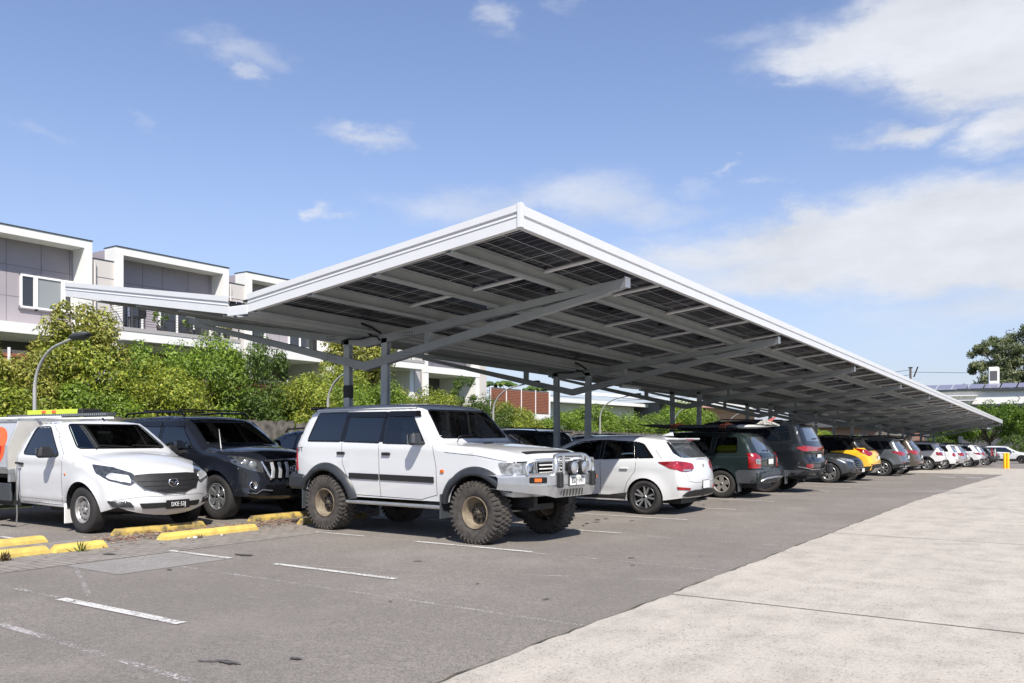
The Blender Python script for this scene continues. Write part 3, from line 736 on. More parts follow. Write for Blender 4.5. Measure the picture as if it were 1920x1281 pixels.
    for y0, y1 in ((-.55, -.05), (.0, .5)):
        mb = MB(); mb.tube([(.86, y0, 1.40), (.80, y0 + .10, 1.43), (.76, y1, 1.45)], .009, BLK, n=5); mb.build('wiper', r)
    # roof spoiler and gutters
    mb = MB(); mb.rbox((-2.03, 0, 1.875), (.22, 1.30, .035), GBLK, r=.012); mb.rbox((-2.10, 0, 1.855), (.10, 1.26, .03), GBLK, r=.01); mb.build('roof_spoiler', r)
    for sd_ in (1, -1):
        mb = MB(); mb.tube([(x, sd_ * (c.W(x, 1.83) + .010), 1.835) for x in (-1.85, -1.2, -.6, 0, .25)], .012, WHITE, n=5); mb.build('roof_gutter', r)
    # rear bumper, lamps, spare
    mb = MB(); mb.rbox((-2.33, 0, .73), (.22, 1.72, .24), FLARE, r=.05)
    for sd_ in (1, -1): mb.rbox((-2.18, sd_ * .84, .72), (.42, .14, .24), FLARE, r=.05)
    mb.build('rear_bumper', r)
    c.corner_part('tail_light', [(-2.36, .74, .89), (-2.36, .74, 1.22), (-2.22, .90, 1.25), (-2.22, .90, .89)], 145, RED, off=.014, rnd_=.02)
    mb = MB(); mb.lathe([(.30, -.12), (.38, -.10), (.40, 0), (.38, .10), (.2, .12), (.001, .12)], RUBD, n=30, axis='x', M=Matrix.Translation((-2.47, .12, 1.12)) @ Matrix.Rotation(math.pi, 4, 'Z')); mb.build('spare_wheel', r)
    # mud flaps
    for x in (-2.0, .86):
        for sd_ in (1, -1):
            mb = MB(); mb.rbox((x, sd_ * .80, .47), (.015, .26, .34), GREYPL, r=.006); mb.build('mud_flap', r)
    # side steps, chassis and axles
    for sd_ in (1, -1):
        mb = MB(); mb.tube([(-1.0, sd_ * .86, .455), (.86, sd_ * .86, .455)], 1, ALU, n=4, sq=(.022, .055)); mb.tube([(-1.0, sd_ * .915, .46), (.86, sd_ * .915, .46)], .022, ALU, n=8)
        for x in (-.8, 0, .7): mb.box(x - .03, x + .03, min(sd_ * .5, sd_ * .85), max(sd_ * .5, sd_ * .85), .44, .47, BLK)
        mb.build('side_step', r)
    mb = MB()
    for sd_ in (1, -1): mb.box(-2.2, 2.1, sd_ * .42 - .04, sd_ * .42 + .04, .48, .62, BLK)
    for cx in (c.xf, c.xr):
        mb.tube([(cx, -.72, c.rw), (cx, .72, c.rw)], .05, BLK, n=10); mb.lathe([(.001, -.14), (.1, -.1), (.15, 0), (.1, .1), (.001, .14)], BLK, n=14, axis='x', M=Matrix.Translation((cx, .12, c.rw)))
        for sd_ in (1, -1):
            mb.tube([(cx - .05, sd_ * .52, c.rw), (cx - .1, sd_ * .50, .95)], .035, GALV, n=8); mb.tube([(cx + .02, sd_ * .45, c.rw + .02), (cx + .02, sd_ * .45, .85)], .07, BLK, n=10)
    mb.tube([(c.xf + .16, -.7, .40), (c.xf + .16, .7, .42)], .018, GALV, n=6); mb.box(1.0, 1.9, -.3, .3, .42, .5, BLK)
    mb.build('chassis', r)
    # bull bar: bumper pressing with angled wings, hoops
    bb = MB(); A = ALU
    def sect(x, z0, z1, zt): return [(x, z0), (x + .0, z1)]
    st = [(-.96, 1.88, .74, .91, -.02), (-.80, 2.26, .70, .93, 0), (-.56, 2.42, .66, .94, .0), (-.45, 2.45, .63, .94, 0), (.45, 2.45, .63, .94, 0), (.56, 2.42, .66, .94, 0), (.80, 2.26, .70, .93, 0), (.96, 1.88, .74, .91, 0)]
    vs = []
    for y, x, z0, z1, _ in st: zm = z0 + (z1 - z0) * .45; vs += [(x - .20, y, z0 + .02), (x - .02, y, z0), (x, y, zm), (x, y, z1 - .02), (x - .03, y, z1), (x - .25, y, z1 + .01)]
    fs = [(k * 6 + j, k * 6 + j + 1, (k + 1) * 6 + j + 1, (k + 1) * 6 + j) for k in range(len(st) - 1) for j in range(5)]
    bb.add(vs, fs, A); bumper = bb.build('bull_bar', r)
    sm = MB()
    for y0, y1, x0, x1 in ((-.95, -.57, 1.90, 2.425), (.57, .95, 2.425, 1.90)): sm.tube([(x0, y0, .815), (x1, y1, .79)], .004, FLARE, n=4)
    sm.tube([(2.452, -.54, .79), (2.452, .54, .79)], .004, FLARE, n=4); sm.build('bumper_crease', bumper)
    mb = MB()
    for k in range(7):
        y = -.30 + k * .075; mb.add([(2.457, y - .012, .645), (2.457, y + .020, .645), (2.457, y + .036, .735), (2.457, y + .004, .735)], [(0, 1, 2, 3)], GBLK)
    mb.build('cooling_slots', bumper)
    for sd_ in (1, -1):
        mb = MB(); mb.rbox((2.46, sd_ * .40, .86), (.10, .085, .20), BLK, r=.015, taper=.95); mb.build('rubber_buffer', bumper)
        mb = MB(); M = Matrix.Rotation(sd_ * .62, 4, 'Z'); mb.rbox((2.335, sd_ * .70, .865), (.02, .24, .075), GBLK, r=.008, M=M); mb.rbox((2.347, sd_ * .72, .865), (.012, .10, .048), ORANGE, r=.004, M=M); mb.rbox((2.342, sd_ * .65, .865), (.012, .06, .048), LENS, r=.004, M=M); mb.build('indicator', bumper)
    mb = MB(); rr = .033
    mb.tube([(2.40, -.42, .93), (2.42, -.42, 1.05), (2.40, -.41, 1.12), (2.37, -.36, 1.165), (2.36, -.26, 1.178), (2.36, .26, 1.178), (2.37, .36, 1.165), (2.40, .41, 1.12), (2.42, .42, 1.05), (2.40, .42, .93)], rr, A, n=10)
    mb.tube([(2.38, -.42, 1.08), (2.38, .42, 1.08)], .020, A, n=8)
    for sd_ in (1, -1): mb.tube([(2.24, sd_ * .80, .93), (2.22, sd_ * .82, 1.03), (2.24, sd_ * .79, 1.09), (2.30, sd_ * .68, 1.115), (2.40, sd_ * .43, 1.12)], .024, A, n=8)
    mb.tube([(2.42, -.24, .93), (2.42, -.24, 1.17)], .022, A, n=8); mb.tube([(2.42, .24, .93), (2.42, .24, 1.17)], .022, A, n=8); mb.build('bull_bar_hoops', bumper)
    for y in (-.12, .14):
        mb = MB(); M = Matrix.Translation((2.47, y, 1.015))
        mb.lathe([(.001, -.09), (.05, -.085), (.085, -.03), (.095, .02), (.095, .045), (.085, .05)], BLK, n=24, axis='x', M=M); o = mb.build('driving_light', bumper)
        g_ = MB(); g_.lathe([(.085, .046), (.05, .056), (.001, .06)], LENS, n=24, axis='x', M=M); g_.lathe([(.088, .046), (.084, .052), (.08, .046)], CHROME, n=24, axis='x', M=M, closed=True); g_.build('lens', o)
    c.plate(2.463, .03, .845, 'EDJ·14T', True)
    # ST badge on the rear quarter
    for sd_ in (-1, 1):
        me = text_mesh('ST', .085, .002, FLARE, sx=1.5); h, n_, d = c.hit(-2.10 * -sd_, 1.225, 90 * sd_)
        M = Matrix.Translation((-2.10, h.y + sd_ * .006, 1.225)) @ (Matrix(((1, 0, 0, 0), (0, 0, -1, 0), (0, 1, 0, 0), (0, 0, 0, 1))) if sd_ < 0 else Matrix(((-1, 0, 0, 0), (0, 0, 1, 0), (0, 1, 0, 0), (0, 0, 0, 1))))
        put_mesh('badge', me, r, M)
    c.wheels(tyre_mesh(.425, .31, .222, mud=True, m=RUBD, n=48), rim_mesh(.222, .30, 'dish', 8, m=TAN), .785)
    rt = math.atan(.13 / 2.92)
    c.place(-8.10, 9.98, -rt); return c

def emblem(c, x, y, z, r=.055, kind='wing', rear=False):
    mb = MB(); k = -1 if rear else 1; M = Matrix.Translation((x, y, z))
    mb.lathe([(r, 0), (r * .93, .008), (r * .82, .008), (r * .80, 0)], CHROME, n=24, axis='x', M=M @ Matrix.Scale(.8, 4, (0, 0, 1)))
    if kind == 'wing': mb.tube([(x + k * .006, y - r * .8, z + r * .25), (x + k * .008, y - r * .35, z + r * .1), (x + k * .008, y, z - r * .45), (x + k * .008, y + r * .35, z + r * .1), (x + k * .006, y + r * .8, z + r * .25)], r * .10, CHROME, n=5)
    elif kind == 'ovals':
        mb.tube([(x + k * .008, y + math.cos(a) * r * .32, z + math.sin(a) * r * .7) for a in [i * math.pi / 6 for i in range(12)]], r * .09, CHROME, n=5, closed=True)
        mb.tube([(x + k * .008, y + math.cos(a) * r * .75, z + r * .35 + math.sin(a) * r * .25) for a in [i * math.pi / 6 for i in range(12)]], r * .08, CHROME, n=5, closed=True)
    elif kind == 'slant':
        mb.tube([(x + k * .006, y - r * .4, z - r * .5), (x + k * .006, y - r * .15, z + r * .5)], r * .11, CHROME, n=5); mb.tube([(x + k * .006, y + r * .1, z - r * .5), (x + k * .006, y + r * .35, z + r * .5)], r * .11, CHROME, n=5); mb.tube([(x + k * .006, y - r * .3, z), (x + k * .006, y + r * .25, z)], r * .10, CHROME, n=5)
    mb.build('badge', c.root)

def ute():
    out = [(-.50, .36, .02, .02, 1), (-.53, .62, .03, .04), (-.53, 1.0, .03, .05), (-.46, 1.25, .03, .05), (-.37, 1.45, .03, .06), (-.28, 1.58, .03, .07), (-.12, 1.655, .03, .08), (.14, 1.69, .03, .09), (.38, 1.675, .03, .09), (.54, 1.63, .04, .06), (1.16, 1.225, .09, .03), (1.27, 1.185, .09, .05), (1.62, 1.13, .10, .09), (1.95, 1.04, .14, .10), (2.16, .95, .20, .10), (2.28, .83, .26, .08), (2.35, .68, .30, .07), (2.38, .52, .30, .06), (2.36, .36, .28, .05), (2.26, .255, .2, .03, 1)]
    c = Car(out, 1.45, None, .42, .345, .36, .925, [(-2, 1.11), (.9, 1.09), (1.5, 1.05), (2.4, .86)], tumble=.30, pf=(1.4, .16), pr=(-.4, .02), g=.055, zbf=.33, zbr=.36, flare=.035, lines=[(.97, -.5, 1.1, -.012, .05), (.50, -.5, 1.1, .014, .05)], tuck=.07, step_in=.008, paintm=WHITE)
    c.make('utility_truck', 'white single cab utility truck with silver service body and orange red circle logo', 'ute')
    r = c.root
    c.glaze_side([(-.245, 1.15), (-.105, 1.575), (.29, 1.58), (.83, 1.125)], GSIDE, rnd_=.07)
    c.glaze_end([(-.73, 1.24), (-.60, 1.615), (.60, 1.615), (.73, 1.24)], GCLEAR, rnd_=.06)
    c.cabin(.92, [(.05, .37), (.05, -.37)], zf=.60, zs=.92, roof=1.62, back=-.45)
    wp = MB()
    for y0, y1 in ((-.50, .05), (.05, .62)): wp.tube([(1.13, y0, 1.235), (1.06, y0 + .10, 1.285), (1.10, y1, 1.265)], .008, BLK, n=5)
    wp.build('wiper', r)
    c.seam([(-.38, 1.12), (-.40, 1.0), (-.38, .55), (-.30, .40), (.86, .39), (.90, .55), (.93, .9), (.94, 1.12)]); c.seam([(-.38, 1.12), (-.20, 1.60), (-.10, 1.63), (.34, 1.63), (.60, 1.47), (.96, 1.15)], wd=.006)
    c.seam([(-.50, .47), (1.02, .45)], wd=.004)
    c.handles((-.27,), 1.0, BLK, ln=.15)
    c.mirrors(.74, 1.16, BLK, size=(.14, .24, .17), arm=.05)
    # bonnet shut lines
    for k in (1, -1):
        vs = []; mb = MB()
        for t in range(15):
            x = 1.16 + (2.18 - 1.16) * t / 14; y = k * (.74 - .16 * (t / 14) ** 2); h = c.hit(x, y, 'top')[0]; h2 = c.hit(x, y + .006, 'top')[0]; vs += [(h.x, h.y, h.z + .002), (h2.x, h2.y, h2.z + .002)]
        mb.add(vs, [(2 * j, 2 * j + 1, 2 * j + 3, 2 * j + 2) for j in range(14)], GREYPL); mb.build('bonnet_seam', r, recalc=False)
    c.end_part('grille', [(-.56, .79), (-.50, .86), (-.3, .875), (.3, .875), (.50, .86), (.56, .79), (.42, .655), (.16, .585), (-.16, .585), (-.42, .655)], BLK, off=.012, rnd_=.03, thick=.02)
    mb = MB()
    for z, hw in ((.765, .49), (.695, .42), (.635, .26)):
        pts = [(c.hit(y, z, 0)[0] + Vector((.012, 0, 0))) for y in [hw * (k / 8 - 1) for k in range(17)]]; mb.tube(pts, .007, BLK, n=4)
    mb.build('grille_bars', r)
    mb = MB(); pts = []
    for y, z in ((-.57, .80), (-.43, .65), (-.16, .578), (.16, .578), (.43, .65), (.57, .80)): pts.append(c.hit(y, z, 0)[0] + Vector((.012, 0, 0)))
    mb.tube(pts, .010, CHROME, n=6); mb.build('grille_trim', r)
    hx = c.hit(0, .75, 0)[0].x; emblem(c, hx + .03, 0, .74, .085)
    c.corner_part('headlight', [(2.25, .50, .79), (2.2, .57, .89), (2.0, .76, .975), (1.70, .90, 1.02), (1.80, .90, .90), (2.0, .82, .79), (2.2, .60, .705)], 32, LENSD, off=.008, rnd_=.03)
    c.corner_part('headlamp', [(2.2, .585, .745), (2.2, .62, .855), (1.98, .78, .895), (1.95, .84, .84), (2.02, .80, .80)], 32, LENSU, off=.013, rnd_=.03, thick=.004)
    c.end_part('lower_intake', [(-.46, .375), (-.50, .45), (.50, .45), (.46, .375)], BLK, off=.020, rnd_=.02, thick=.03, g=.05)
    c.corner_part('fog_lamp_recess', [(2.2, .54, .40), (2.2, .60, .475), (2.0, .84, .50), (2.05, .78, .41)], 26, BLK, off=.018, rnd_=.02, g=.04)
    for k in (1, -1):
        h = c.hit(.66 * k, .462, 0)[0]; mb = MB(); mb.lathe([(.030, .0), (.026, .012), (.001, .014)], LENSD, n=16, axis='x', M=Matrix.Translation((h.x + .012, h.y, h.z)) @ Matrix.Rotation(k * .5, 4, 'Z')); mb.build('fog_lamp', r)
    c.line_end([(-.80, .50), (-.50, .545), (.50, .545), (.80, .50)], phi=0, wd=.004, m=GREYPL)
    h = c.hit(.05, .41, 0)[0]; c.plate(h.x + .02, .05, .415, 'DKE·53J', True, m=PLATEK, ink=INKW, w_=.372, h_=.11)
    for k in (1, -1):
        h = c.hit(1.02 * -k, .86, 90 * k)[0]; mb = MB(); mb.lathe([(.02, 0), (.018, .008), (.001, .01)], ORANGE, n=12, M=Matrix.Translation((1.02, h.y, .86)) @ Matrix.Rotation(0 if k > 0 else math.pi, 4, 'Z')); mb.build('side_indicator', r)
        mb = MB(); mb.rbox((1.00, k * .82, .27), (.02, .20, .30), PLATEW, r=.02); mb.build('mud_flap', r)
    mb = MB(); mb.tube([(.42, .05, 1.68), (.36, .05, 1.72)], .015, GBLK, n=6); mb.build('aerial_base', r)
    # service body
    mb = MB(); sec = [(-.93, .90), (-.93, 1.27), (-.76, 1.665), (.76, 1.665), (.93, 1.27), (.93, .90)]
    mb.prism(sec, -3.15, -.66, ALU, axis='x'); box = mb.build('service_body', r)
    mb = MB(); sec2 = [(-.945, .905), (-.945, 1.27), (-.775, 1.675), (.775, 1.675), (.945, 1.27), (.945, .905)]
    mb.prism(sec2, -.66, -.635, mat('aluminium_panel', (.60, .58, .53), rough=.5, metal=.3, noise=.1, nscale=3), axis='x'); mb.build('front_panel', box)
    G2 = mat('grey_door_panel', (.42, .43, .46), rough=.45, noise=.05)
    for k in (1, -1):
        mb = MB(); mb.add([(-3.1, k * .934, .93), (-.70, k * .934, .93), (-.70, k * .934, 1.265), (-3.1, k * .934, 1.265)], [(0, 1, 2, 3)], G2)
        mb.add([(-3.1, k * .931, 1.275), (-.70, k * .931, 1.275), (-.70, k * .768, 1.655), (-3.1, k * .768, 1.655)], [(0, 1, 2, 3)], G2); mb.build('side_door', box)
    mb = MB(); 
    for k in (1, -1): mb.tube([(-.68, k * .94, .90), (-.68, k * .94, 1.27), (-.68, k * .77, 1.67)], .014, ALU, n=5); mb.tube([(-3.1, k * .77, 1.66), (-.66, k * .77, 1.66)], .014, ALU, n=5)
    mb.build('door_trim', box)
    # round logo: orange ring, red lower half and grey middle, laid on the two slopes of the side
    OR = mat('orange_sticker', (.86, .13, .035), rough=.5); RD = mat('red_sticker', (.55, .012, .012), rough=.5); GY = mat('grey_sticker', (.50, .50, .50), rough=.5)
    def on_side(x, t, lift):   # t: height along the folded side, 0 at the fold
        if t < 0: return (x, -.934 - lift, 1.27 + t)
        d = Vector((.163, .38)).normalized(); return (x, -.932 + d.x * t - lift * d.y, 1.275 + d.y * t + lift * d.x)
    mb = MB()
    def ring(r0, r1, m, lift, a0=0, a1=360, cx=-1.20, sy=.78):
        n = 36
        for i in range(n):
            A = R(a0 + (a1 - a0) * i / n); B = R(a0 + (a1 - a0) * (i + 1) / n)
            q = [(cx + math.cos(A) * r0, math.sin(A) * r0 * sy), (cx + math.cos(A) * r1, math.sin(A) * r1 * sy), (cx + math.cos(B) * r1, math.sin(B) * r1 * sy), (cx + math.cos(B) * r0, math.sin(B) * r0 * sy)]
            if max(p[1] for p in q) > 0 > min(p[1] for p in q): q = [(p[0], max(0, p[1]) if sum(k[1] for k in q) > 0 else min(-.001, p[1])) for p in q]
            mb.add([on_side(p[0], p[1], lift) for p in q], [(0, 1, 2, 3)], m)
    ring(.0, .43, OR, .003); ring(.0, .33, RD, .005, 180, 360)
    mb.add([on_side(x, t, .007) for x, t in ((-1.42, .005), (-1.06, .005), (-1.06, .18), (-1.42, .18))], [(0, 1, 2, 3)], GY)
    mb.add([on_side(x, t, .007) for x, t in ((-1.42, -.06), (-1.06, -.06), (-1.06, -.002), (-1.42, -.002))], [(0, 1, 2, 3)], GY)
    mb.build('logo', box, recalc=False)
    mb = MB(); mb.box(-3.2, -.60, -.96, .96, .83, .895, ALU); mb.rbox((-.63, 0, .80), (.05, 1.90, .22), ALU, r=.01)
    for x in (-2.6, -2.1, -1.6, -1.1): mb.box(x - .2, x + .2, -.963, -.961, .845, .88, GBLK)
    mb.build('tray', r)
    mb = MB(); mb.box(-3.0, 1.9, -.42, -.34, .42, .58, BLK); mb.box(-3.0, 1.9, .34, .42, .42, .58, BLK); mb.box(-1.25, -.55, -.80, -.40, .30, .75, BLK); mb.box(-3, -.6, -.8, .8, .66, .82, BLK)
    mb.rbox((-.95, -.84, .52), (.42, .05, .30), GREYPL, r=.02); mb.box(-.2, 1.5, -.5, .5, .24, .4, BLK); mb.tube([(1.45, -.75, .34), (1.45, .75, .34)], .045, BLK, n=8); mb.tube([(-1.75, -.75, .34), (-1.75, .75, .34)], .06, BLK, n=8)
    mb.build('chassis', r)
    # roof rack with two stacked extrusions
    mb = MB()
    mb.rbox((-1.55, .34, 1.80), (3.4, .16, .055), GREYPL, r=.01)
    mb.rbox((-1.2, .30, 1.735), (2.8, .10, .04), PLATEW, r=.01); mb.rbox((-1.2, -.50, 1.735), (2.6, .05, .04), PLATEW, r=.01)
    for x in (-2.8, -1.6, -.70): mb.box(x - .03, x + .03, -.75, .75, 1.68, 1.72, ALU)
    for k in range(52): mb.box(-3.2 + k * .064, -3.17 + k * .064, .255, .258, 1.785, 1.82, ALU)
    mb.build('roof_rack', r)
    c.xr = -1.75
    tb = tyre_mesh(.345, .215, .205, m=RUB, n=44); rb = rim_mesh(.205, .21, 'steel', 14, m=STEELW)
    c.wheels(tb, rb, .80)
    c.place(-13.66, 7.68, 0)
    # ladder on the rack
    t = thing('ladder', 'folded lime green ladder with orange brackets on the roof rack of the utility truck', 'ladder', (-13.66 - 1.65, 7.68 + .45, 0))
    LIME = mat('lime_fibreglass', (.55, .66, .06), rough=.5); 
    for y in (-.17, .17):
        mb = MB(); mb.rbox((0, y, 1.86), (1.7, .03, .085), LIME, r=.006); mb.build('rail', t)
    mb = MB()
    for k in range(6): mb.rbox((-.7 + k * .28, 0, 1.86), (.04, .32, .03), ALU, r=.006)
    mb.build('rung', t)
    for x in (-.25, .1): mb = MB(); mb.rbox((x, -.18, 1.865), (.13, .05, .05), mat('orange_bracket', (.75, .13, .04), rough=.5), r=.01); mb.build('bracket', t)
    mb = MB(); mb.rbox((.85, 0, 1.86), (.30, .36, .095), BLK, r=.02); mb.build('foot', t)
    t = thing('tow_strap', 'silver and black strap hanging from the door handle of the utility truck to the ground', 'strap', (-13.93, 6.70, 0))
    mb = MB(); mb.tube([(0, 0, 1.0), (.0, -.012, .7), (.01, -.01, .42)], 1, ALU, n=4, sq=(.014, .005)); mb.tube([(.01, -.01, .42), (0, -.012, .36)], .018, BLK, n=8); mb.tube([(0, -.012, .36), (.01, -.01, .2), (.0, -.02, .012)], 1, ALU, n=4, sq=(.010, .007)); mb.tube([(0, -.02, .012), (-.05, -.05, .012), (-.25, -.02, .012), (-.4, -.06, .014)], .014, BLK, n=6); mb.build('webbing', t)
    mb = MB(); mb.rbox((0, -.004, 1.01), (.12, .02, .03), BLK, r=.005); mb.build('hook', t)
    return c

def prado():
    out = [(-2.25, .42, .04, .03, 1), (-2.33, .62, .07, .06), (-2.30, 1.0, .06, .07), (-2.20, 1.30, .05, .06), (-2.06, 1.62, .05, .06), (-1.92, 1.76, .04, .08), (-1.5, 1.80, .03, .10), (-.6, 1.83, .03, .10), (.0, 1.81, .03, .10), (.28, 1.76, .04, .08), (.42, 1.68, .05, .05), (1.0, 1.31, .08, .04), (1.10, 1.27, .06, .05), (1.5, 1.25, .08, .10), (1.9, 1.19, .10, .10), (2.12, 1.10, .15, .10), (2.22, .98, .20, .09), (2.28, .75, .24, .08), (2.30, .52, .24, .07), (2.25, .38, .2, .05), (2.12, .32, .1, .03, 1)]
    c = Car(out, 1.40, -1.39, .46, .395, .40, .94, [(-3, 1.20), (.9, 1.18), (2.3, 1.0)], tumble=.26, pf=(1.4, .13), pr=(-1.7, .07), g=.07, zbf=.42, zbr=.45, flare=.045, lines=[(1.05, -2, 1.6, .012, .04)], tuck=.06, paintm=BLACKP)
    c.make('suv', 'black seven seat suv with chrome grille bars and roof rails beside the white utility truck', 'suv'); r = c.root
    c.side_part('window', [(-1.98, 1.27), (-1.80, 1.64), (-1.28, 1.67), (-1.25, 1.25)], GLASS); c.glaze_side([(-1.20, 1.25), (-1.18, 1.68), (-.34, 1.69), (-.30, 1.23)], GPRIV); c.glaze_side([(-.24, 1.23), (-.26, 1.69), (.25, 1.66), (.76, 1.22)], GSIDE)
    c.cabin(.80, [(-.05, .37), (-.05, -.37), (-.95, .38), (-.95, -.38)], zf=.60, zs=1.0, roof=1.72, back=-1.9)
    for x0, x1 in ((-1.2, -.32), (-.28, .28)): c.side_part('weather_shield', [(x0, 1.62), (x0, 1.69), (x1, 1.70), (x1 + (.10 if x1 > 0 else 0), 1.60)], GBLK, off=.02, thick=.018)
    c.glaze_end([(-.74, 1.305), (-.62, 1.68), (.62, 1.68), (.74, 1.305)], GCLEAR)
    c.seam([(-.28, 1.2), (-.28, .6), (-.3, .45)]); c.seam([(-1.22, 1.2), (-1.15, .95), (-.92, .70), (-.88, .45), (.75, .44), (.86, .7), (.86, 1.18)])
    c.handles((-.15, -1.05), 1.06, BLACKP, ln=.18); c.mirrors(.58, 1.24, BLACKP, size=(.14, .22, .17), arm=.06)
    c.end_part('grille', [(-.50, .70), (-.55, 1.00), (.55, 1.00), (.50, .70)], GBLK, off=.010)
    for y in (-.43, -.30, -.16, .16, .30, .43):
        mb = MB(); hx = c.hit(y, .85, 0)[0].x; mb.tube([(hx + .04, y, .985), (hx + .085, y, .85), (hx + .07, y, .72)], 1, mat('polished_trim', (.72, .73, .75), rough=.3, metal=.5), n=4, sq=(.016, .022)); mb.build('grille_bar', r)
    for k in (1, -1):
        mb = MB(); mb.tube([(c.hit(k * .55, 1.0, 0)[0].x + .02, k * .55, 1.0), (c.hit(k * .51, .85, 0)[0].x + .03, k * .51, .85), (c.hit(k * .44, .69, 0)[0].x + .03, k * .44, .69)], .026, CHROME, n=6); mb.build('grille_surround', r)
    mb = MB(); hx = c.hit(0, 1.0, 0)[0].x; mb.tube([(hx + .01, -.54, 1.015), (hx + .045, 0, 1.03), (hx + .01, .54, 1.015)], .014, CHROME, n=6); mb.build('bonnet_strip', r)
    mb = MB(); hx = c.hit(0, .86, 0)[0].x; M = Matrix.Translation((hx + .05, 0, .86))
    for a, b, q in ((.085, .06, 0), (.035, .06, 0), (.075, .024, .036)): mb.tube([(hx + .055, math.cos(t) * a, .86 + q + math.sin(t) * b) for t in [i * math.pi / 9 for i in range(18)]], .007, CHROME, n=5, closed=True)
    mb.build('badge', r)
    c.corner_part('headlight', [(2.2, .56, .80), (2.2, .60, 1.0), (2.0, .78, 1.075), (1.72, .93, 1.10), (1.80, .92, .98), (2.1, .78, .86)], 34, LENSD, off=.009, rnd_=.03)
    for k in (1, -1):
        for (yy, zz, rr) in ((.70, .95, .065), (.80, .99, .055)):
            h = c.hit(yy * k, zz, 0)[0]; mb = MB(); mb.lathe([(rr, 0), (rr * .8, .012), (.001, .018)], LENS, n=16, axis='x', M=Matrix.Translation((h.x + .012, h.y, h.z)) @ Matrix.Rotation(k * .45, 4, 'Z')); mb.build('headlamp', r)
        h = c.hit(.70 * k, .60, 0)[0]; mb = MB(); mb.lathe([(.075, 0), (.075, .02), (.055, .022), (.05, .008), (.001, .02)], CHROME, n=20, axis='x', M=Matrix.Translation((h.x, h.y, h.z)) @ Matrix.Rotation(k * .35, 4, 'Z')); mb.build('fog_lamp', r)
        mb = MB(); p = [c.hit(yy * k, zz, 0)[0] + Vector((.02, 0, 0)) for yy, zz in ((.42, .50), (.58, .52), (.68, .46), (.80, .48))]; mb.tube(p, .014, GREYPL, n=6); mb.build('bumper_trim', r)
    c.end_part('lower_intake', [(-.50, .42), (-.52, .60), (.52, .60), (.50, .42)], GBLK, off=.006)
    c.plate(c.hit(0, .62, 0)[0].x + .03, .02, .63, 'DAY·53M', True, m=PLATEK, ink=INKW, w_=.372, h_=.105)
    for k in (1, -1):
        mb = MB(); y = k * (c.W(-.6, 1.7) - .06); mb.tube([(-1.65, y, 1.80), (-1.55, y, 1.86), (-.6, y, 1.885), (.12, y, 1.865), (.22, y, 1.79)], .02, GBLK, n=8)
        mb.tube([(-.6, y, 1.80), (-.6, y, 1.88)], .02, GBLK, n=6); mb.build('roof_rail', r)
    for x in (-1.1, .0): mb = MB(); mb.rbox((x, 0, 1.915), (.07, 1.30, .03), GBLK, r=.01); mb.build('roof_bar', r)
    mb = MB(); h = c.hit(1.22, -.66, 'top')[0]; mb.tube([(1.22, -.68, h.z), (1.19, -.70, h.z + .33)], [.010, .003], PLATEW, n=6); mb.build('aerial', r)
    c.side_part('side_step', [(-.9, .36), (-.9, .43), (.9, .43), (.9, .36)], BLK, off=.05, thick=.05)
    mb = MB(); mb.box(-2.1, 1.9, -.6, .6, .34, .46, BLK); mb.build('chassis', r)
    c.wheels(tyre_mesh(.395, .265, .235, m=RUB, n=40), rim_mesh(.235, .25, 'spoke', 6, dbl=True, m=ALUW, sw=.045), .80)
    c.place(-13.72, 10.10, 0); return c

